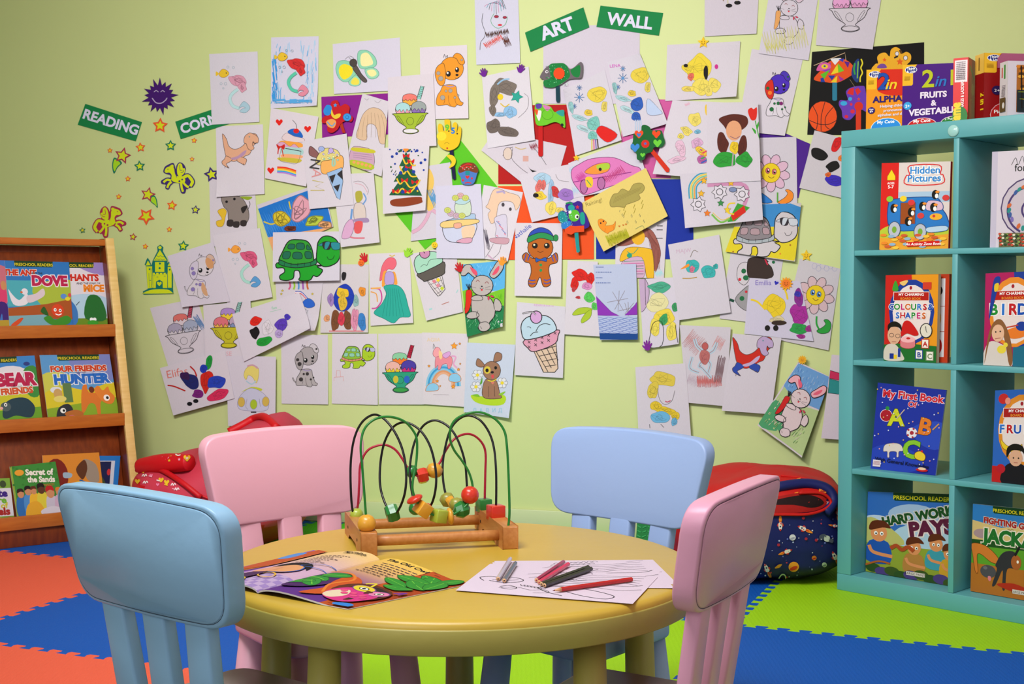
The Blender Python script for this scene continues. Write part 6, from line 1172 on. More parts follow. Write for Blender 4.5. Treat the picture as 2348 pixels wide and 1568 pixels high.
def elsa(a, dress, extra=None):
    for x, y, r in ((975, 790, 26), (975, 875, 46), (930, 955, 24)):
        for k in range(4): t = k*pi/4; a.line([(x-r*cos(t), y-r*sin(t)), (x+r*cos(t), y+r*sin(t))], '4a6a98', 6, False)
        a.ell(x, y, r*.3, r*.3, '5a90c8')
    patches(a, [(1140, 850, 90, 70, 'e0c848', 10), (1200, 960, 30, 60, 'dcc860'), (1060, 1010, 40, 30, 'e0c040'), (1100, 1110, 70, 70, dress, 20), (980, 1060, 80, 24, 'a8d0d8', 15), (900, 960, 24, 60, '90c0c4', -10), (1020, 1160, 80, 24, 'b0d0d8', 25), (1100, 1220, 44, 50, dress)], 13)
    a.poly('1180,1130 1320,1210 1230,1280 1130,1190' if extra else '1200,1060 1300,1150 1330,1200 1200,1200', extra or 'b8c8e8', '6a6a80', 3)
    for i, c in enumerate(('d8c030', 'd85a7a', '7a5ab0', '4a2a1c')): a.line([(1090+i*16, 1250), (1090+i*20, 1350)], c if extra else 'b8c8e0', 10)
a = Art(); a.zone(1080, 0); a.at(1080+390/3.913, -172/3.913*0-44, 1/3.913, 0); elsa(a, '2a5ab8')
a.zone(1080, 0); a.text('LENA', 1295, 605, 40, 'd05ac0', -4, .01)
sheet((1393, 143, 1468, 123, 1534, 285, 1429, 314), 'drawing with snowflakes and a royal blue dress shape, curling at its right edge', a, 'd0cad8', (.006, .022), ((1, .01), (2, .01)))
a = Art(); a.zone(1080, 0); elsa(a, '7ac0b8', 'd81c18')
sheet((1294, 207, 1387, 160, 1427, 322, 1320, 358), 'drawing with snowflakes, an aqua dress shape and a red cape', a, 'cfc9d6', (.006, .014), ((0, .02),))
a = Art(); a.zone(1500, 0)
patches(a, [(400, 600, 110, 130, 'e8d040', 30), (300, 620, 60, 40, 'e8d040', 20), (330, 690, 30, 40, 'e8705a'), (440, 780, 100, 80, 'e8d460', 20), (540, 760, 60, 70, 'e8d460'), (310, 800, 60, 30, 'e8d060'), (490, 820, 40, 55, 'e8d468'), (465, 650, 22, 76, '181418')], 17)
a.ell(285, 590, 20, 16, '181418').ell(560, 600, 16, 22, 'c8308a')
sheet((1530, 103, 1698, 95, 1690, 223, 1526, 232), 'landscape sheet with yellow crayon patches, a star sticker on its top edge', a, 'd2cad6', (.006, .016), ((2, .012), (1, .008)))
a = Art(); a.zone(1500, 0); a.line('620,0 625,12', '8a7060', 10).line('660,0 662,34', 'c8c0a8', 12).ell(672, 52, 30, 18, '141014').ell(748, 26, 30, 18, '141014').line('740,0 745,12', 'c8c0a8', 10)
sheet((1616, -50, 1742, -50, 1735, 78, 1616, 84), 'nearly blank sheet showing two small black shoes at the top edge', a, 'cdc4d2')
a = Art(); a.at(1500+1215/3.913, 160/3.913-15, .8/3.913, 4); bunny(a, 'cfc6d4', 'd8a0c0', 'd4c0d0', 'e0a060', w=6)
a.at(); a.hatch(1748, 62, 1850, 120, 'd0cc90', 16, 2, 80).hatch(1752, 96, 1800, 118, 'c8c468', 6, 2, 80)
S2 = ((1772, -60, 1884, -60, 1854, 139, 1740, 123), 'pale sheet of a white rabbit with an orange carrot, cut by the top edge', a)
a = Art(); a.at(1725+60, 218, .86/3.913*1, 0); puppy(a, '4a2ab8', 'd02a1c', '1c6a3a', '4a34b0', 'd8d0dc', w=5, tail=False); a.ell(-88, -22, 22, 22, 'f07a28').ell(30, 90, 20, 20, '7a1c6a')
sheet((1724, 112, 1842, 132, 1800, 312, 1690, 300), 'drawing of a puppy with violet head and red ear', a, 'd2cad6', (.004, .014), ((3, .012),))
sheet(*S2[:2], S2[2], 'cfc8d8', (.008, .006))
a = Art(); a.at(1500+1755/3.913, 12, 1.15/3.913); sundae(a, 'd89ac8', 'e0a0d0', 'e0a0d0', 'd898c4', 'd898c4', 'cdc5d2', 'cdc5d2', 'cdc5d2', 'd898c4', w=5)
sheet((1885, -70, 2030, -60, 2001, 114, 1871, 104), 'drawing of a pink sundae in an uncoloured glass at the top edge', a, 'cdc5d4', (.004, .006))
a = Art(); a.zone(1500, 0)
patches(a, [(1640, 1290, 40, 90, 'd81c20', 30), (1480, 1390, 90, 50, '141012', 30), (1600, 1490, 70, 50, '141012', -20), (1690, 1420, 40, 40, 'e87a28'), (1620, 1620, 90, 50, '3a28b8'), (1560, 1570, 30, 24, 'e8682a')], 51)
sheet((1868, 299, 1990, 332, 1962, 462, 1833, 431), 'sheet with red, black and violet crayon patches next to the shelf edge', a, 'cbc3cc')
a = Art(); a.at(1400+1440/3.913, 380+65/3.913, 1/3.913, 0); daisy(a, 'd8b0c8', 'c8606a'); a.zone(1400, 380); a.line('1500,240 1500,330', '5aa040', 14).poly('1500,330 1560,290 1590,250 1570,220 1600,215 1640,250 1630,310 1560,345', 'f08a28', K, 4).poly('1340,240 1420,290 1450,330 1360,330', '2a78c8', K, 4)
sheet((1738, 316, 1826, 314, 1829, 485, 1738, 490), 'drawing of a smiling yellow flower with pink petals and an orange leaf', a, 'cec6d2')
# black-green dog under the pale turtle
a = Art(); a.zone(1400, 380); a.poly('1140,920 1180,870 1240,880 1250,1000 1200,1070 1140,1020', 'd0c8d0', K, 4).poly('1230,860 1280,820 1380,830 1440,900 1450,1000 1250,1010', '3a2c28', K, 4).ell(1195, 945, 22, 22, '1c6a40').ell(1215, 1005, 26, 24, '1c6a40').ell(1160, 1020, 14, 14, 'd02a38').poly('1120,1200 1180,1120 1260,1080 1260,1290 1180,1280', '9a969a', K, 4).ell(1180, 1190, 22, 22, '1c6a40').ell(1218, 1130, 12, 12, 'c82838').line('1070,1200 1110,1215', '1c4a3a', 24).line('1420,860 1480,920', 'cfc8d0', 30).ell(1462, 865, 14, 14, '1c6a40').line('1385,835 1410,890', 'd02a48', 12)
sheet((1676, 578, 1797, 590, 1770, 745, 1650, 730), 'drawing of a spotted puppy with a black face, behind the yellow edged turtle sheet', a, 'cfc7d2')
a = Art(); a.zone(1400, 380); a.ell(1385, 470, 10)
a = Art(); a.at(); a.poly('1664,560 1680,520 1838,520 1838,560 1822,598 1664,577', 'e0cc28', None, 1, False).poly('1702,472 1790,458 1838,476 1838,520 1720,520', '3a88c8', None, 1, False)
a.at(1400+1375/3.913, 380+590/3.913, 1/3.913); turtle(a, '8a8288', 'b0949c', 'cdc4ca', 'c8ccd8', 'a8b0b8', w=8)
a.at(); 
for x, y, c in ((1682, 577, 'a86a20'), (1813, 562, 'a86a20'), (1790, 582, 'e8882a'), (1668, 552, 'a8a020')): a.ell(x, y, 2, 2, c)
sheet((1702, 470, 1838, 466, 1824, 600, 1664, 577), 'pale turtle drawing with yellow and blue background, curling outwards', a, 'cfc4c4', (.004, .018), ((1, .012),))
# anna, mermaid, three figures
a = Art(); a.zone(1500, 0); a.at(1500, 0, 1/3.913)
patches(a, [(300, 1180, 60, 40, 'e8d468', 40), (380, 1080, 70, 60, 'e8d468', 60), (250, 1230, 30, 26, 'e8d468'), (400, 1190, 30, 20, '7ab8d8'), (390, 1290, 60, 50, 'd8a8cc'), (430, 1360, 60, 36, 'e8c040', 30), (440, 1440, 46, 40, 'b860a0'), (250, 1330, 50, 90, 'e0b8d0', -20), (210, 1440, 90, 30, 'e0b8d0', -15)], 21)
a.poly('470,950 545,945 480,1045', 'e8c030').line('500,1000 540,1060', 'e8c848', 5).hatch(655, 945, 820, 985, '7ac0d0', 12, 5, 90).hatch(280, 930, 330, 960, 'e0a8c0', 5, 4)
for i in range(26): a.ell(430+(i*17) % 60, 1350+(i*29) % 120, 7, None, ('3a5ab8', 'd83a5a', 'e89a30', '3aa050')[i % 4], n=8)
sheet((1545, 232, 1735, 240, 1640, 412, 1500, 400), 'pastel sheet with a yellow sun corner and pink seaweed strokes', a, 'd4ccd8', (.004, .006))
a = Art(); a.zone(1400, 380)
for i, c in enumerate(('3a98b8', 'e8c840', '7ac08a', 'e8a040', '3a98b8')): a.line([(720+i*16, 300), (720+i*16, 180+i*4), (790+i*10, 90+i*14), (880, 65+i*14)], c, 12)
a.line('880,180 1180,170 1240,250 1200,380', 'c88ab0', 34)
for x, y, r in ((990, 240, 72), (800, 350, 70), (1190, 260, 72)): a.star(x, y, r, 'd8d0dc', K, 6, 10, 7, .7).ell(x, y, r*.4, r*.4, None, K, 6)
for x, y, c in ((1000, 340, '3a8a4a'), (880, 430, 'e87a28'), (1060, 400, 'e8c030'), (850, 140, 'e8b030'), (826, 255, 'e8b030'), (1090, 160, 'e8b030')): a.star(x, y, 34, c, K, 3)
a.poly('1150,340 1260,380 1130,500 1060,510', '3a9a30', None, 1, False).poly('1090,450 1210,360 1225,420 1110,500', 'd0281c', None, 1, False).line('1130,340 1070,350 1060,420 1120,440', 'e8c828', 12).line('920,440 1000,510 1080,480', '7ab84a', 16).line('930,425 1010,490 1080,465', 'e8c030', 6).ell(1108, 220, 34, 22, '7a88b0', K, 4)
sheet((1562, 400, 1745, 392, 1752, 505, 1575, 524), 'drawing with a rainbow arc, stars and outlined star flowers on the blue card', a, 'cfc7d4', (.004, .010), ((3, .008),))
a = Art(); a.zone(1500, 0)
patches(a, [(730, 1110, 140, 90, '5a241a', 0), (630, 1300, 50, 110, '5a241a', -6), (800, 1330, 44, 110, '5a241a', 10), (650, 1440, 110, 74, '2a9a34'), (820, 1440, 90, 70, '2a9a34'), (730, 1330, 40, 60, 'e8c428')], 23)
a.ell(725, 1180, 70, 90, 'e0a078').line('690,1230 740,1250 780,1230', '8a6070', 6).line('720,1380 710,1500', 'b0a0a8', 12)
a.poly('850,1000 880,975 900,990 930,975 925,1070 890,1090 865,1060', 'd8281c').line('915,1090 935,1180 955,1260', '3aa030', 8).poly('885,1155 920,1180 915,1210', '3aa030').poly('960,1080 925,1140 935,1170', '3aa030')
sheet((1623, 238, 1740, 236, 1747, 416, 1624, 422), 'drawing with long brown braids, green patches and a red tulip', a, 'd2cad6', (.006, .010))
# centre right
a = Art(); a.zone(1000, 380)
patches(a, [(960, 120, 80, 60, 'a8c8e0', 20), (930, 180, 30, 60, 'e0706a', 10), (970, 180, 24, 50, 'e0706a'), (1040, 250, 30, 130, '98b8d8', 5), (1080, 240, 34, 60, 'c83838', -20), (940, 270, 60, 40, 'e8c840', 10), (1180, 260, 80, 60, '9a70c0', 10), (1040, 380, 50, 70, 'e8d060', 10), (1120, 400, 50, 30, 'e8d060')], 27)
a.ell(903, 268, 26, 20, '181418').line('1080,80 1110,130 1200,145', '908890', 4)
sheet((1192, 402, 1330, 372, 1345, 480, 1222, 510), 'sheet with pale blue, red and violet crayon patches behind the purple sequin craft', a, 'd2cad6')
a = Art(); a.zone(1000, 380); a.hatch(1190, 0, 1300, 60, 'a8c8e0', 8, 6).hatch(1220, 180, 1320, 260, 'a8c8e0', 8, 5)
a.poly('1225,40 1290,-10 1400,-60 1600,-70 1760,0 1840,30 1830,130 1600,180 1400,250 1330,260 1280,210 1230,130', 'd878b8', '6a2a60', 5).poly('1340,60 1440,-10 1560,-20 1550,50 1440,80', 'f0903a', '6a2a60', 4).poly('1450,0 1550,-20 1560,30 1470,40', 'a8c83a').ell(1480, 35, 14, 16, K).line('1240,150 1400,120 1600,90 1760,60', '8a2a80', 8).hatch(1500, 40, 1700, 130, 'b8407a', 14, 6, 60).hatch(1270, 60, 1350, 160, 'c84a9a', 8, 6, 50)
a.ell(1335, 190, 34, 62, 'b06aa0', '4a1c48', 6).ell(1490, 160, 34, 56, 'b06aa0', '4a1c48', 6).poly('1350,110 1410,110 1410,190 1360,190', 'f0c030').line('1360,130 1400,180', '3a9a5a', 8)
sheet((1305, 375, 1458, 316, 1490, 420, 1318, 455), 'drawing of a magenta and orange car, partly under the yellow sheet', a, 'cfc8d8', (.004, .006))
a = Art(); a.zone(1400, 380)
a.poly('60,700 100,600 160,560 330,560 400,620 450,760 440,860 400,960 380,800 330,640 200,700 100,720', '9a5a50', '5a2a28', 3)
for i in range(8): a.line([(330+i*10, 570+i*16), (360+i*12, 760), (370+i*10, 930)], '6a3430', 3)
a.poly('90,860 110,770 180,730 330,740 380,780 390,1005 330,1005 300,880 200,820', 'e8b428', '7a5a18', 4).ell(250, 640, 60, 70, 'e8b028').poly('110,860 280,820 300,1000 110,1000', 'cfa8c4', '5a4a58', 3)
for i in range(6): a.line([(120, 860+i*22), (300, 850+i*24)], ('2a9a7a', 'c84a90', '5a4a58')[i % 3], 5)
a.line('150,770 200,790 250,740', '2a9a7a', 6).ell(172, 805, 24, 22, '2a9a7a').hatch(400, 930, 470, 1000, 'a8d8e0', 6, 6)
for y in (540, 575, 650): a.line([(400+(y % 40), y), (470, y)], '181418', 6, False)
sheet((1413, 500, 1530, 503, 1523, 638, 1411, 636), 'drawing in golden yellow with long brown waves below the yellow sheet', a, 'd4ccd6', (.004, .008))
a = Art(); a.zone(1000, 380)
a.poly('1580,370 1570,320 1600,260 1640,250 1680,210 1740,230 1780,170 1850,160 1880,200 1860,240 1830,260 1840,300 1780,330 1720,350 1700,375 1640,370', 'a89a50', '7a6a38', 4)
for i in range(16): a.line([(1600+i*15, 340-i*7), (1625+i*15, 280-i*6)], '8a7c40', 3)
for x, y in ((1690, 370), (1780, 350), (1850, 310)): a.line([(x+14, y), (x, y+34), (x+20, y+36), (x+4, y+80)], '9a8a20', 5, False)
for i in range(14): a.line([(1660+(i*37) % 230, 400+(i*53) % 110), (1656+(i*37) % 230, 418+(i*53) % 110)], '7a7a58', 4)
a.poly('1465,490 1500,480 1540,510 1530,540 1600,530 1620,500 1610,570 1560,600 1550,610 1500,580 1470,540', 'f09028', 'b06018', 3).ell(1488, 517, 7, 8, K).ell(1512, 500, 7, 8, K).line('1530,560 1525,600', 'd87a20', 6).line('1600,540 1605,578', 'd87a20', 6)
for x, y in ((1655, 545), (1690, 535), (1715, 528)): a.heart(x, y, 9, 'c8702a')
a.hatch(1540, 590, 1740, 700, 'b8b428', 26, 8, 70).text('Raining!', 1430, 345, 50, '9a8a48', -18, .0).line('1800,570 1860,540 1880,570', '8a9a68', 4)
sheet((1333, 468, 1483, 386, 1534, 496, 1387, 577), 'tilted yellow sheet with a pencil storm cloud and a little orange cat', a, 'e0c870', (.006, .010))
a = Art(); a.zone(1000, 380)
patches(a, [(1300, 980, 80, 60, 'd82018', 30), (1390, 1010, 40, 60, 'd82018'), (1250, 1060, 40, 60, 'd82018'), (1360, 1080, 44, 40, 'd88ac0'), (1380, 1180, 54, 60, '58c858', -30), (1430, 1260, 26, 40, '58c858'), (1240, 1110, 20, 24, 'd04048'), (1280, 1180, 24, 14, 'd04048')], 29)
a.poly('1230,1330 1280,1280 1360,1270 1410,1290 1350,1320 1260,1340', 'a8c030', '5a7a18', 3).poly('1400,1290 1390,1360 1320,1410 1310,1380 1350,1320', 'a8c030', '5a7a18', 3)
sheet((1303, 597, 1372, 600, 1377, 771, 1296, 766), 'sheet with red scribbled patches and a light green fin, next to the gingerbread man', a, 'd4ccd6', (.006, .008))
a = Art(); a.at(); a.poly('1466,632 1484,645 1490,672 1482,705 1468,710', 'c0a4c4', K, 1).line('1480,638 1482,700', K, 1); a.zone(1000, 380)
patches(a, [(2010, 1090, 110, 50, '48a888', -5), (1990, 1230, 100, 90, 'e0d8a0'), (2060, 1360, 110, 80, 'e8d048', 10), (1970, 1450, 50, 90, 'e8d458'), (2120, 1480, 50, 90, 'e8d458'), (2050, 1380, 40, 56, '3aa060', 20), (2150, 1270, 30, 40, '3a9a60')], 33)
a.at(); a.poly('1490,795 1492,770 1500,740 1520,740 1520,790', None, K, 1.4).line('1550,745 1556,785', K, 1.4)
sheet((1466, 640, 1562, 635, 1558, 788, 1477, 800), 'sheet with mint, cream and yellow patches, a purple hand sticker at its corner', a, 'd2cad8', (.006, .010))
a = Art(); a.zone(1000, 380); a.at(1000, 380, 1/3.913)
for q in ('1590,1130 1690,1300', '1700,1120 1610,1290', '1540,1225 1730,1190', '1650,1120 1640,1310', '1700,1230 1740,1360', '1780,1230 1700,1330', '1650,1300 1790,1270', '1730,1220 1735,1340'): a.line(q, '8a8088', 4, False)
a.poly('1440,1165 1500,1230 1580,1310 1655,1345 1560,1345 1450,1340', '8a30b0', '5a1c78', 3, False).poly('1825,1190 1790,1250 1700,1340 1820,1335', '8a30b0', '5a1c78', 3, False).rect(1455, 1345, 1820, 1505, 'b0bcdc')
for i in range(13): a.line([(1460+k*30, 1356+i*12+((k+i) % 3)*7) for k in range(13)], '3a5ab8', 3)
a.poly('1470,1500 1820,1505 1818,1560 1480,1556', '14448c', None, 1, False)
for i, y in enumerate((905, 950, 1000, 1045)): a.words(1440, y, (70, 140, 60, 130)[i], 9, '7a88b8', 1, i)
sheet((1362, 607, 1460, 605, 1465, 778, 1378, 779), 'bluish drawing of a firework over purple hills and blue water', a, 'b8c0dc', (.006, .012))
a = Art(); a.zone(1400, 380); a.text('MAJW', 660, 780, 50, 'c8a8c0', -6, .0)
patches(a, [(740, 900, 60, 74, '3ab0b0', -20), (880, 950, 74, 70, '3ab0b0'), (945, 905, 24, 26, '3ab0b0'), (735, 930, 26, 34, 'e07a98', 20)], 37)
a.poly('630,930 700,880 706,905', 'f09030').line('720,820 750,760 790,775', '6a5a3a', 4).line('650,1010 720,1010 780,1000', 'b8903a', 8)
sheet((1533, 561, 1650, 538, 1677, 716, 1558, 734), 'sheet with turquoise bird-like blobs and an orange beak shape', a, 'd0c8d4', (.008, .010))
a = Art(); a.zone(1400, 380)
for i in range(6): a.ell(1830+i*36, 900+(i % 2)*20, 22, 26, None, 'a8a8c8', 3)
a.at(1400+1840/3.913, 380+1160/3.913, 1/3.913, 6); daisy(a, 'd4b4bc', '5a8ac8'); a.zone(1400, 380); a.line('1850,1350 1850,1420 1880,1480', '2a9a3a', 16).poly('1850,1480 1900,1450 1930,1420 1915,1385 1950,1380 1980,1420 1960,1490 1890,1505', '2a9a3a', K, 4)
sheet((1834, 593, 1927, 616, 1900, 803, 1790, 780), 'drawing of a smiling flower with white petals and a green leaf', a, 'cbc3cc', (.006, .012))
a = Art(); a.zone(1400, 380); a.text('Emilia', 1370, 1070, 62, '8a7ac0', 0, .01).heart(1488, 1052, 20, '2a2ab0', None, 1, 20)
patches(a, [(1480, 1250, 110, 110, 'e8c828', 15), (1500, 1380, 76, 36, 'd8c8a0'), (1510, 1410, 70, 22, '3a2a20'), (1700, 1330, 100, 100, 'a82a98'), (1690, 1180, 40, 90, '8a2a90'), (1680, 1150, 34, 30, '3a34b8'), (1690, 1460, 90, 50, '2a9a48'), (1780, 1460, 36, 34, 'a82a90'), (1710, 1530, 40, 24, 'a82a90')], 41)
a.line('1260,1200 1320,1220 1390,1290', 'e8c828', 16).line('1560,1100 1580,1150 1590,1200', 'e8c828', 16).ell(1410, 1455, 24, 26, '181410').ell(1485, 1455, 24, 26, '181410')
sheet((1719, 637, 1835, 645, 1866, 782, 1707, 765), 'sheet with bold yellow, magenta and green patches and a written name', a, 'cbc4da', (.006, .014))
a = Art(); a.zone(1400, 700); a.hatch(670, 240, 840, 420, 'c07a7a', 14, 4, 130).hatch(930, 270, 1020, 400, 'd09090', 8, 4, 120).hatch(690, 620, 800, 720, 'b8a0b0', 10, 3, 110).hatch(780, 620, 1000, 735, 'c87070', 26, 6, 88).hatch(950, 440, 1020, 700, '8a7078', 14, 4, 100)
for q in ('760,300 780,360 830,410 860,460', '960,330 930,400 880,430', '850,460 800,540 830,560 910,650', '850,470 900,520 880,600', '740,460 720,560 800,600'): a.line(q, 'b0c8d8', 30).line(q, 'a86a70', 5)
a.scrib(850, 470, 56, 70, 'b86a68', 4, '7a4048').ell(855, 365, 28, 34, 'b85a58', '5a3a40', 3)
sheet((1560, 745, 1677, 750, 1667, 930, 1577, 922), 'drawing in red and pale blue pencil strokes of tall buildings', a, 'ccc4ce', (.006, .010))
a = Art(); a.at(1400+1280/3.913, 700+440/3.913, 1.12/3.913); dino(a, 'c8281c', 'b8a0c8', '2a48a8', 'c0a8cc')
sheet((1682, 764, 1793, 774, 1770, 948, 1657, 940), 'drawing of a dinosaur in red and blue with a lilac head', a, 'cfc7d2', (.004, .010))
a = Art(); a.zone(1400, 700)
patches(a, [(480, 660, 120, 66, 'd8c048', 10), (390, 760, 46, 90, 'd8c048', 10), (420, 900, 60, 50, 'e0c030', 30), (520, 940, 90, 34, 'e0c030', 15), (590, 990, 40, 40, 'e0c030'), (450, 1000, 90, 56, '6ab0d8', 5), (580, 1040, 30, 40, '6ab0d8')], 43)
a.line('430,740 450,840 500,885 560,850 585,760', '706870', 4).line('500,855 520,862 548,850', 'c05070', 9).line('360,1060 364,1094', K, 4).line('460,1060 490,1090', K, 4)
sheet((1459, 841, 1574, 832, 1587, 998, 1467, 995), 'drawing in yellow waves and light blue above the powder blue chair', a, 'd0c8d2', (.006, .008))
a = Art(); a.at(); a.poly('1832,832 1904,864 1898,945 1885,940 1850,925 1795,895 1800,880', '6a9ad0', None, 1, False).poly('1742,970 1800,885 1830,925 1895,945 1842,1042', 'b0c488', None, 1, False).poly('1742,970 1780,915 1800,950 1790,985', '4a9a68')
rd = random.Random(4)
def strokes(c8, s0, t0, s1, t1, n, cols, w_, dx, dy):
    for i in range(n):
        s, t = rd.uniform(s0, s1), rd.uniform(t0, t1); x = lerp2(c8[0::2], s, t); y = lerp2(c8[1::2], s, t); a.line([(x, y), (x+dx*rd.uniform(.5, 1), y+dy*rd.uniform(.5, 1))], rd.choice(cols), w_, False)
c_ = (1832, 828, 1906, 864, 1841, 1045, 1739, 973)
strokes(c_, .06, .05, .9, .34, 80, ('98bce0', '84b0dc', '5888c8', 'a8b8d8'), 1.2, -4, 8)
strokes(c_, .06, .5, .86, .88, 110, ('c8ccb0', '98bc78', 'd0c8b0', '7aa868'), 1.3, -6, 7)
a.at(1400+1700/3.913, 700+860/3.913, .9/3.913, 28); bunny(a, 'd8c4c8', 'e0607a', 'e8a8b4', 'c82020', w=7)
sheet((1832, 828, 1906, 864, 1841, 1045, 1739, 973), 'tilted drawing of a pinkish rabbit with a carrot on a blue and green background', a, 'd0c4cc', (.016, .03), ((2, .01),))
a = Art(); a.zone(1400, 700); a.poly('1975,580 2110,620 2110,680 1968,650', 'c82a58', K, 5, False).poly('1968,655 2110,690 2110,800 1955,780', '2a8a8a', K, 5, False)
sheet((1908, 812, 1990, 820, 1985, 1010, 1884, 1003), 'sheet half hidden behind the shelf edge with a red and teal patch', a, 'd4c6d2', (.002, .002))
# ---- signs
def sign(c8, word, label, tx, ty, size, rot, name='sign'):
    a = Art(); a.text(word, tx, ty, size, 'dcd8f0', rot, .05)
    sheet(c8, label, a, '128044', (.003, .003), cat='sign', name=name, group='green word signs on the wall')
sign((196, 238, 326, 280, 312, 324, 179, 286), 'READING', 'green sign with the word READING', 252, 290, 31, 17.5)
sign((402, 279, 532, 236, 546, 278, 415, 319), 'CORNER', 'green sign reading CORNER with its end covered by a drawing', 477, 288, 31, -17.5)
sheet((480, 124, 591, 118, 596, 280, 487, 286), S1[1], S1[2], 'd6d0dc', (.004, .006))
sign((1204, 75, 1338, 17, 1352, 63, 1217, 119), 'ART', 'green sign with the word ART', 1283, 79, 42, -20)
sign((1377, 13, 1521, 30, 1511, 82, 1368, 62), 'WALL', 'green sign with the word WALL', 1443, 61, 38, 7)
# ---- foam and cardboard crafts: solid parts standing off the wall
def craft(name, label, pieces, off=.006, cat='craft'):
    """pieces: (part name, Art, thickness, level); each part a thin solid cut along its first outline"""
    root = None; e = None
    xs = [p[0] for _, a_, *_ in pieces for p in a_.v]; ys = [p[1] for _, a_, *_ in pieces for p in a_.v]
    smp = [(x, y, 0) for x, y in list(zip(xs, ys))[::7]]; L = base_depth(smp, 0); placed.append((min(xs), min(ys), max(xs), max(ys), lambda x, y: None)); base = onwall(sum(xs)/len(xs), max(ys), 0); e = empty(name, base, 0); tag(e, label, cat, 'drawings and crafts on the art wall')
    for nm, a_, th, lev in pieces:
        z = .002 + L + off + lev
        out = a_.f[0]; ring = [a_.v[i][:2] for i in out]; n = len(ring); c1 = a_.c[0]; c2 = tuple(v*.8 for v in c1)
        vs = [onwall(x, y, z) - base for x, y in ring] + [onwall(x, y, z-th) - base for x, y in ring]
        fs = [tuple(range(n)), tuple(range(2*n-1, n-1, -1))] + [(i, i+n, (i+1) % n+n, (i+1) % n) for i in range(n)]
        emit(nm, a_, lambda x, y, l, z=z: onwall(x, y, z+l) - base, PAPER, e, (vs, fs, [c1, c2]+[c2]*n), z0=1e-4, zs=6e-5)
    return e
Z = lambda ox, oy, k=3.913: Art().zone(ox, oy, k)
b = Z(1080, 0).poly('625,695 680,610 760,575 850,580 890,620 930,610 990,560 1010,600 1000,700 940,710 880,720 800,770 700,785 660,780 660,720', '6a6068').poly('710,590 780,572 850,578 888,640 890,700 810,760 740,790 670,780 660,730 720,700', '147a3a').poly('900,640 930,615 985,590 980,690 930,690', '147a3a')
rd = random.Random(3)
for i in range(60): b.ell(rd.uniform(680, 880), rd.uniform(590, 770), 3.5, None, rd.choice(('3ab86a', 'a8e8c0', '0c5a28')), n=6)
b.ell(800, 665, 50, 52, 'e84818').ell(690, 650, 14, 14, 'e8e0e8').ell(692, 650, 7, 7, K)
craft('fish_craft', 'green glitter fish craft on a dark stick under the ART sign', [('stick', Z(1080, 0).poly('765,760 800,760 805,900 800,922 775,922 768,900', '0e3a48', None, 1, False), .002, 0), ('fish_body', b, .003, .003)])
b = Z(1080, 0).poly('585,940 640,935 720,960 760,1010 830,990 850,1070 850,1150 800,1110 750,1100 660,1130 590,1110', '6ac028').poly('590,940 640,935 640,970 600,980', '5a3aa0').poly('650,945 720,965 690,1000', 'd07ab0').poly('590,1010 640,1000 620,1090', 'e8e0e0').poly('580,990 610,990 600,1040', 'e0501c').poly('770,1010 840,990 835,1050', '2a9a90').ell(695, 1030, 50, 46, None, '3a8a18', 3).ell(825, 1125, 14, 14, K)
craft('fish_craft', 'lime green bird-like foam craft on a red stick', [('stick', Z(1080, 0).poly('612,1080 650,1080 652,1390 645,1405 618,1405 610,1390', 'c01414', None, 1, False), .002, 0), ('fish_body', b, .003, .003)])
b = Z(1080, 0).poly('1580,1130 1620,1150 1640,1180 1720,1180 1740,1230 1755,1290 1720,1330 1660,1330 1640,1370 1590,1390 1570,1440 1510,1440 1500,1380 1450,1340 1470,1280 1480,1210 1540,1190 1550,1140', '14602c')
b.heart(1525, 1215, 40, 'e8481c').heart(1525, 1222, 20, '3a7ac8').heart(1680, 1215, 38, 'e8481c').heart(1490, 1335, 42, '3a84d0').heart(1690, 1295, 38, '6ac83a').heart(1558, 1400, 22, '6ac83a').ell(1582, 1300, 36, 36, 'd0281c').star(1582, 1298, 16, '3a6ac0')
craft('clover_craft', 'dark green clover craft with felt hearts on a red stick', [('stick', Z(1080, 0).poly('1615,1360 1650,1345 1795,1520 1790,1550 1765,1550', 'd03018', None, 1, False), .002, 0), ('clover', b, .003, .003)])
b = Z(600, 60).poly('640,680 690,670 715,720 760,700 800,730 795,790 830,820 815,860 770,850 720,880 690,930 640,960 600,940 600,880 555,870 555,830 600,800 640,790 630,730', 'c01820')
b.poly('580,730 600,710 635,720 640,760 620,800 580,800 565,765', '2a88d8').poly('640,750 660,800 690,790 720,790 710,820 670,835 635,800', 'e8c838').ell(778, 820, 36, 34, '3a98e0', '1c58a0', 4).ell(778, 820, 14, 14, None, '1c58a0', 4).poly('590,860 640,835 680,860 660,915 610,905', 'e8a058').line('600,860 640,900 670,870', '3a98e0', 8).star(672, 713, 20, '3a98e0')
craft('flower_craft', 'red foam flower craft with blue buttons on the purple card', [('stick', Z(600, 60).poly('700,870 730,860 760,960 735,960', 'b03018', None, 1, False), .002, 0), ('flower', b, .003, .003)])
b = Z(600, 60).poly('1590,920 1600,880 1630,890 1640,940 1655,930 1650,850 1670,840 1700,850 1705,930 1720,930 1725,880 1750,865 1765,890 1760,960 1780,905 1800,920 1795,1000 1770,1080 1700,1118 1630,1100 1590,1050 1600,980', 'e8c020').ell(1625, 990, 44, 40, 'e8d838')
b.text('9', 1675, 940, 76, '6ac030', 0, .06).text('5', 1728, 965, 72, '2a7ad0', 0, .06).line('1650,1060 1670,1045 1695,1060', '8a5a10', 3).ell(1675, 1098, 8, 8, 'c02020').ell(1690, 945, 7, 7, K).ell(1765, 968, 7, 7, K)
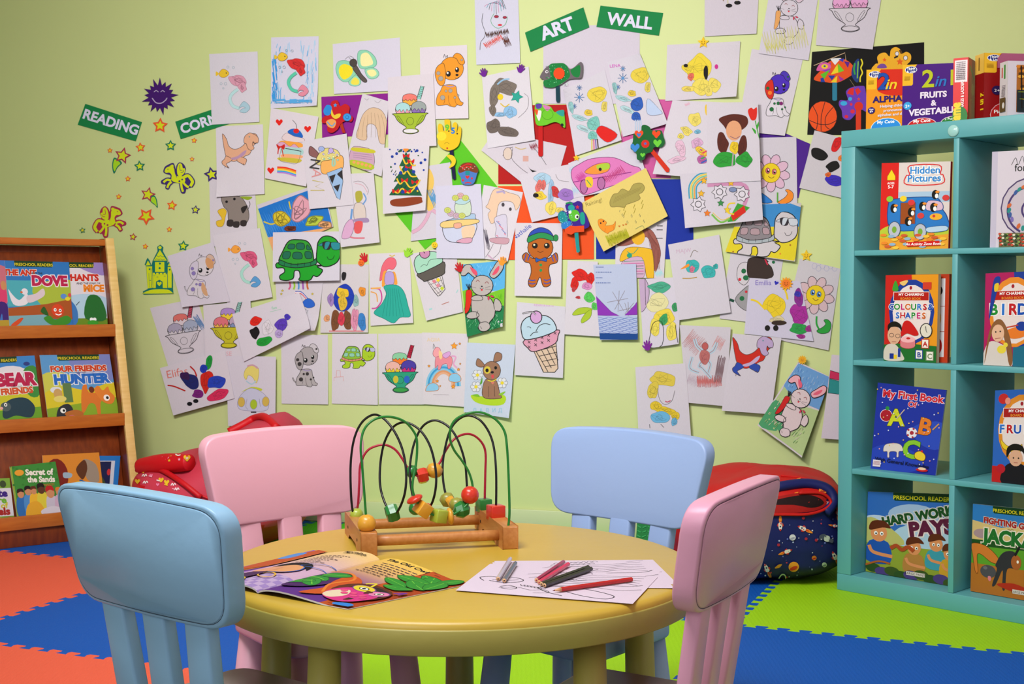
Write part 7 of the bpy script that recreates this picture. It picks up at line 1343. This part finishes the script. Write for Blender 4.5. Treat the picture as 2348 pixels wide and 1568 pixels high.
craft('hand_craft', 'yellow foam hand craft with numbers on a dark stick', [('stick', Z(600, 60).poly('1690,1090 1725,1090 1750,1370 1735,1380 1720,1370', '1a1440', None, 1, False), .002, 0), ('hand', b, .003, .003), ('moon', Z(600, 60).poly('1670,1165 1720,1160 1752,1200 1740,1250 1690,1275 1715,1220', 'e8c828'), .002, .004)])
b = Z(600, 60).poly('1780,1280 1810,1240 1860,1225 1920,1235 1955,1290 1945,1330 1910,1418 1815,1418 1800,1360 1775,1320', '4a78c0').poly('1780,1280 1810,1240 1860,1225 1920,1235 1955,1290 1940,1320 1860,1300 1790,1320', '7a3a1c').line('1800,1270 1860,1240 1900,1250', 'd02a28', 12).line('1815,1290 1860,1262 1900,1280', 'd02a28', 12).rect(1842, 1300, 1880, 1340, '1c8a90').heart(1860, 1358, 18, 'd82a28').star(1820, 1385, 16, 'd82a28').star(1900, 1368, 14, 'd82a28').line('1835,1412 1865,1405 1895,1412', 'd82a28', 8)
for i in range(8): b.ell(1800+i*18, 1262+(i*13) % 30, 5, None, 'c8b0a0', n=6)
craft('cupcake_craft', 'foam cupcake craft with a brown top and blue cup on the green card', [('cupcake', b, .003, .003)])
b = Z(1000, 380).poly('1115,430 1150,405 1190,420 1175,360 1210,325 1250,335 1290,320 1325,340 1330,400 1360,440 1390,540 1330,570 1210,560 1150,570 1140,520 1110,480', '3a1c88').ell(1155, 470, 42, 60, '1a8a90', None, 1, -20).poly('1145,520 1220,500 1215,560 1150,565', '2a7ac8').ell(1255, 450, 50, 54, '5ab830').ell(1280, 460, 18, 20, 'e8e8e8').ell(1284, 462, 10, 12, K).ell(1218, 420, 14, 14, 'e8e8e8').ell(1230, 380, 30, 26, '1c9a9a').poly('1310,430 1345,430 1350,520 1315,520', '1a9a88').star(1285, 375, 20, 'd02a38').line('1180,345 1210,335 1240,350', '148a48', 14)
for i in range(40): b.ell(rd.uniform(1130, 1250), rd.uniform(400, 540), 3, None, rd.choice(('a8f0e8', '5ad8d0')), n=6)
craft('hand_craft', 'purple and teal sequin hand craft beside the yellow sheet', [('stick', Z(1000, 380).poly('1255,600 1290,600 1305,770 1290,782 1275,778', '1a9090', None, 1, False), .002, 0), ('bow', Z(1000, 380).poly('1170,575 1220,540 1265,545 1345,540 1345,595 1265,600 1230,622 1175,605', 'e04818', None, 1, False), .002, .004), ('hand', b, .003, .002)])
# ---- small stickers
def sticker(name, label, art, th=.0012, cat='sticker', group='small stickers on the art wall', off=None):
    xs = [v[0] for v in art.v]; ys = [v[1] for v in art.v]; L = base_depth([(x, y, 0) for x, y in list(zip(xs, ys))[::3]], .002) if off is None else 0
    z = (L + .0015) if off is None else off
    out = art.f[0]; ring = [art.v[i][:2] for i in out]; n = len(ring); c = art.c[0]; vs = [onwall(x, y, z) for x, y in ring] + [onwall(x, y, z-th) for x, y in ring]
    fs = [tuple(range(n)), tuple(range(2*n-1, n-1, -1))] + [(i, i+n, (i+1) % n+n, (i+1) % n) for i in range(n)]
    return tag(emit(name, art, lambda x, y, l: onwall(x, y, z+l), PAPER, None, (vs, fs, [c]*(n+2)), z0=1e-4, zs=4e-5), label, cat, group)
def handp(cx, cy, s, rot, col):
    return Art().at(cx, cy, s, rot).poly('-3,9 -7,4 -11,-1 -9,-3 -5,0 -7,-9 -4,-10 -2,-3 -2,-12 1,-12 1,-3 4,-11 7,-10 5,-2 9,-6 11,-4 7,3 4,9', col, None, 1, True, 3)
for cx, cy, s, r, c, l in ((1110, 168, .9, -10, '6a1c90', 'purple hand sticker at the left corner of the teal star sheet'), (1195, 159, .9, 20, '6a1c90', 'purple hand sticker at the right corner of the teal star sheet'), (835, 592, 1, -25, 'c81c28', 'red hand sticker above the densely coloured sheet'), (936, 580, 1, 30, '9ad838', 'lime hand sticker above the teal gown drawing'),
    (1056, 614, 1, -20, 'c01c24', 'red hand sticker at the corner of the grey rabbit drawing'), (1154, 600, .95, 15, 'f09830', 'orange hand sticker at the corner of the grey rabbit drawing'), (1486, 793, 1.05, -5, '7a2090', 'purple hand sticker by the mint and yellow sheet')):
    sticker('hand_sticker', l, handp(cx, cy, s, r, c))
sm = lambda b, x, y, r: b.ell(x-r*.35, y-r*.2, r*.12, r*.16, '7a3010', n=8).ell(x+r*.35, y-r*.2, r*.12, r*.16, '7a3010', n=8).line([(x-r*.45, y+r*.2), (x, y+r*.5), (x+r*.45, y+r*.2)], '7a3010', r*.14)
sticker('face_sticker', 'orange smiling face sticker under the red hand sticker', sm(Art().ell(829, 603, 7, 7, 'f07028'), 829, 603, 7))
sticker('face_sticker', 'yellow smiling face sticker under the cake drawing', sm(Art().ell(999, 562, 7, 7, 'f0c828'), 999, 562, 7))
for x, y, r, l in ((1613, 98, 14, 'yellow star sticker with a face on the top edge of a landscape sheet'), (1324, 363, 8, 'small yellow star sticker above the car drawing'), (1849, 586, 14, 'yellow star sticker with a face above the smiling flower')):
    sticker('star_sticker', l, sm(Art().star(x, y, r, 'f0c428'), x, y, r*.6))
for x, y, r, c, l in ((1803, 650, 16, 'f0a028', 'orange sun sticker on the sheet with the written name'), (1841, 824, 11, 'e8b028', 'small yellow sun sticker on top of the pinkish rabbit drawing')):
    sticker('sun_sticker', l, sm(Art().star(x, y, r, c, None, 1, 0, 12, .68).ell(x, y, r*.58, r*.58, 'f07828' if r > 12 else 'e8a020'), x, y, r*.5))
# ---- reading corner stickers
RG = 'fantasy stickers on the reading corner wall'
YG = 'd2de1c'
def rstick(name, label, art, off=.003, cat='sticker'): return sticker(name, label, art, .0015, cat, RG, off)
b = Z(160, 60); P = []
for i in range(17):
    t = 2*pi*i/17; r = (168, 140, 158, 132)[i % 4]; P += [(812+r*sin(t), 632-r*cos(t)), (812+100*sin(t+pi/17), 632-100*cos(t+pi/17))]
b.poly(P, '40106a', None, 1, False).line('760,592 780,578 800,592', 'b8a8c8', 7).line('820,592 838,578 856,592', 'b8a8c8', 7).line('748,652 780,688 830,690 874,656', 'b8a8c8', 9).line('742,646 754,656', 'b8a8c8', 7).line('868,652 880,646', 'b8a8c8', 7)
rstick('sun_sticker', 'dark purple smiling sun sticker above the READING sign', b, .004)
OR, TE, MG, PU, CR = 'e8582c', '16785a', 'a8284c', '3c2a70', 'd84a4a'
for x, y, r, oc, rot, l in ((368, 288, 17, OR, 3, 'large orange outlined star sticker under the purple sun'), (323, 338, 11, OR, -5, 'orange outlined star sticker right of the READING sign'), (253, 345, 6, OR, 0, 'tiny orange star sticker left of the upper shooting star'),
    (392, 334, 12.5, TE, 0, 'teal outlined star sticker under the large orange star'), (446, 322, 6.5, OR, 5, 'small orange star sticker under the CORNER sign'), (321, 381, 12.5, TE, -5, 'teal outlined star sticker right of the upper shooting star'), (441, 365, 5.5, CR, 0, 'tiny red star sticker above the purple outlined winged horse'), (294, 410, 6.5, OR, 0, 'small orange star sticker in line below the teal star'),
    (273, 451, 6.5, OR, 5, 'small orange star sticker above the red outlined winged horse'), (395, 471, 11.5, OR, 8, 'orange outlined star sticker right of the lower shooting star'), (336, 496, 19, OR, 36, 'large orange outlined star sticker turned point down'), (449, 481, 10, PU, 6, 'purple outlined star sticker farthest right of the stars'), (389, 526, 6.5, OR, 0, 'small orange star sticker above the castle spire, right side'),
    (306, 543, 8.5, MG, 10, 'magenta outlined star sticker above the wooden rack corner'), (190, 528, 7, TE, -10, 'small teal star sticker left of the red outlined winged horse'), (334, 565, 6.5, OR, 10, 'small orange star sticker left of the castle spire'), (421, 564, 12.5, TE, 5, 'teal outlined star sticker right of the castle spire'), (486, 400, 17, PU, -12, 'purple outlined star sticker half covered by the dinosaur sheet')):
    b = Art().star(x, y, r, oc, None, 1, rot).star(x, y, r*.66, YG if r > 7 else 'e8d020', None, 1, rot); b.line([b.v[i][:2] for i in b.f[0]], oc, r*.16, False, True); rstick('star_sticker', l, b)
for (cx, cy, r, tail, l) in ((282, 357, 20, '262,362 258,380 262,398 270,384 280,374 272,366', 'magenta shooting star sticker with a green tail pointing down left'), (340, 446, 18, '346,462 356,470 362,476 360,458 354,448 346,452', 'magenta shooting star sticker with a green tail pointing down right')):
    tl = [tuple(map(float, p.split(','))) for p in tail.split()]
    b = Art().poly(tl, TE); b.poly([(sum(p[0] for p in tl)/6*.25+p[0]*.75, sum(p[1] for p in tl)/6*.25+p[1]*.75) for p in tl], 'a8d820').star(cx, cy, r, MG, None, 1, 14).star(cx, cy, r*.68, YG, None, 1, 14); rstick('shooting_star_sticker', l, b)
def pegasus(fn, oc, l):
    b = Art().at(*fn)
    legs = ['835,585 800,578 772,600', '838,595 815,615 802,645', '915,595 920,640 932,676', '925,590 955,625 978,640']
    tail = '935,560 970,545 1000,575 1008,600 990,630'; mane = '852,470 866,500 872,530 880,560'
    ring = '770,515 778,480 796,462 846,440 862,462 872,500 878,462 900,436 930,446 952,482 946,520 952,540 985,535 1020,575 1024,605 1000,640 960,650 945,688 912,680 900,610 850,605 828,622 812,658 786,646 790,618 756,610 754,584 800,560 826,560 826,540 795,530'
    b.poly(ring, oc)
    for q_ in legs: b.line(q_, oc, 36)
    b.line(tail, oc, 42)
    b.poly('781,512 790,486 812,468 846,454 858,476 864,520 880,548 930,550 950,580 935,605 890,604 850,592 836,572 838,540 820,520 796,522', YG).poly('884,528 884,480 898,446 920,450 930,482 946,486 944,520 920,545 900,550', YG)
    for q_ in legs: b.line(q_, YG, 18)
    b.line(tail, YG, 25)
    b.line(mane, oc, 4).line('866,480 880,510 884,540', oc, 4).line('905,460 908,500 926,498', oc, 4).line('912,520 930,516 938,500', oc, 4).line('968,556 990,590 984,622', oc, 4).line('800,474 830,462', oc, 4).ell(808, 492, 4, 4, oc, n=8).ell(902, 590, 8, 8, oc, n=10).ell(925, 576, 7, 7, oc, n=10)
    rstick('winged_horse_sticker', l, b)
pegasus((409, 408, 1/3.5639, 0, 890, 563), PU, 'winged horse sticker with a purple outline')
pegasus((250, 508, 1/3.5639, -8, 890, 563, -1), MG, 'winged horse sticker with a magenta red outline above the rack')
b = Z(160, 250, 3.5639); TEc = '0f7468'
b.poly('600,1490 640,1470 625,1280 615,1270 630,1230 640,1215 655,1240 670,1280 680,1240 720,1160 718,1125 742,1108 766,1128 762,1160 800,1230 800,1260 815,1245 840,1280 845,1330 845,1470 850,1510 605,1515', TEc, None, 1, False)
b.poly('688,1238 740,1150 796,1238', YG, None, 1, False).ell(740, 1132, 14, 12, YG).poly('700,1250 776,1250 776,1330 700,1330', YG, None, 1, False).poly('628,1285 676,1285 682,1460 640,1465', YG, None, 1, False).poly('624,1278 642,1238 664,1276', YG, None, 1, False).poly('682,1338 800,1338 800,1462 684,1462', YG, None, 1, False).poly('804,1290 836,1290 836,1460 806,1460', YG, None, 1, False).poly('804,1282 816,1258 834,1282', YG, None, 1, False).poly('610,1500 680,1475 800,1475 842,1500 840,1506 612,1508', YG)
b.poly('706,1462 708,1410 736,1394 762,1410 764,1462', TEc, None, 1, False).heart(735, 1428, 20, YG).ell(740, 1262, 9, 9, TEc).ell(738, 1300, 9, 9, TEc).ell(656, 1308, 7, 8, TEc).ell(820, 1312, 7, 8, TEc)
for y in (1200, 1225): b.line([(700, y+8), (715, y-2), (730, y+8), (745, y-2), (762, y+8), (780, y)], TEc, 3)
for x in (700, 730, 760, 788): b.rect(x, 1336, x+10, 1350, TEc)
for x, y in ((696, 1362), (780, 1365), (660, 1400), (720, 1372)): b.line([(x-8, y), (x+8, y)], TEc, 3, False)
b.line('668,1300 672,1458', TEc, 3, False).line('650,1340 656,1458', TEc, 2, False)
rstick('castle_sticker', 'lime castle sticker with a teal outline above the wooden rack', b)
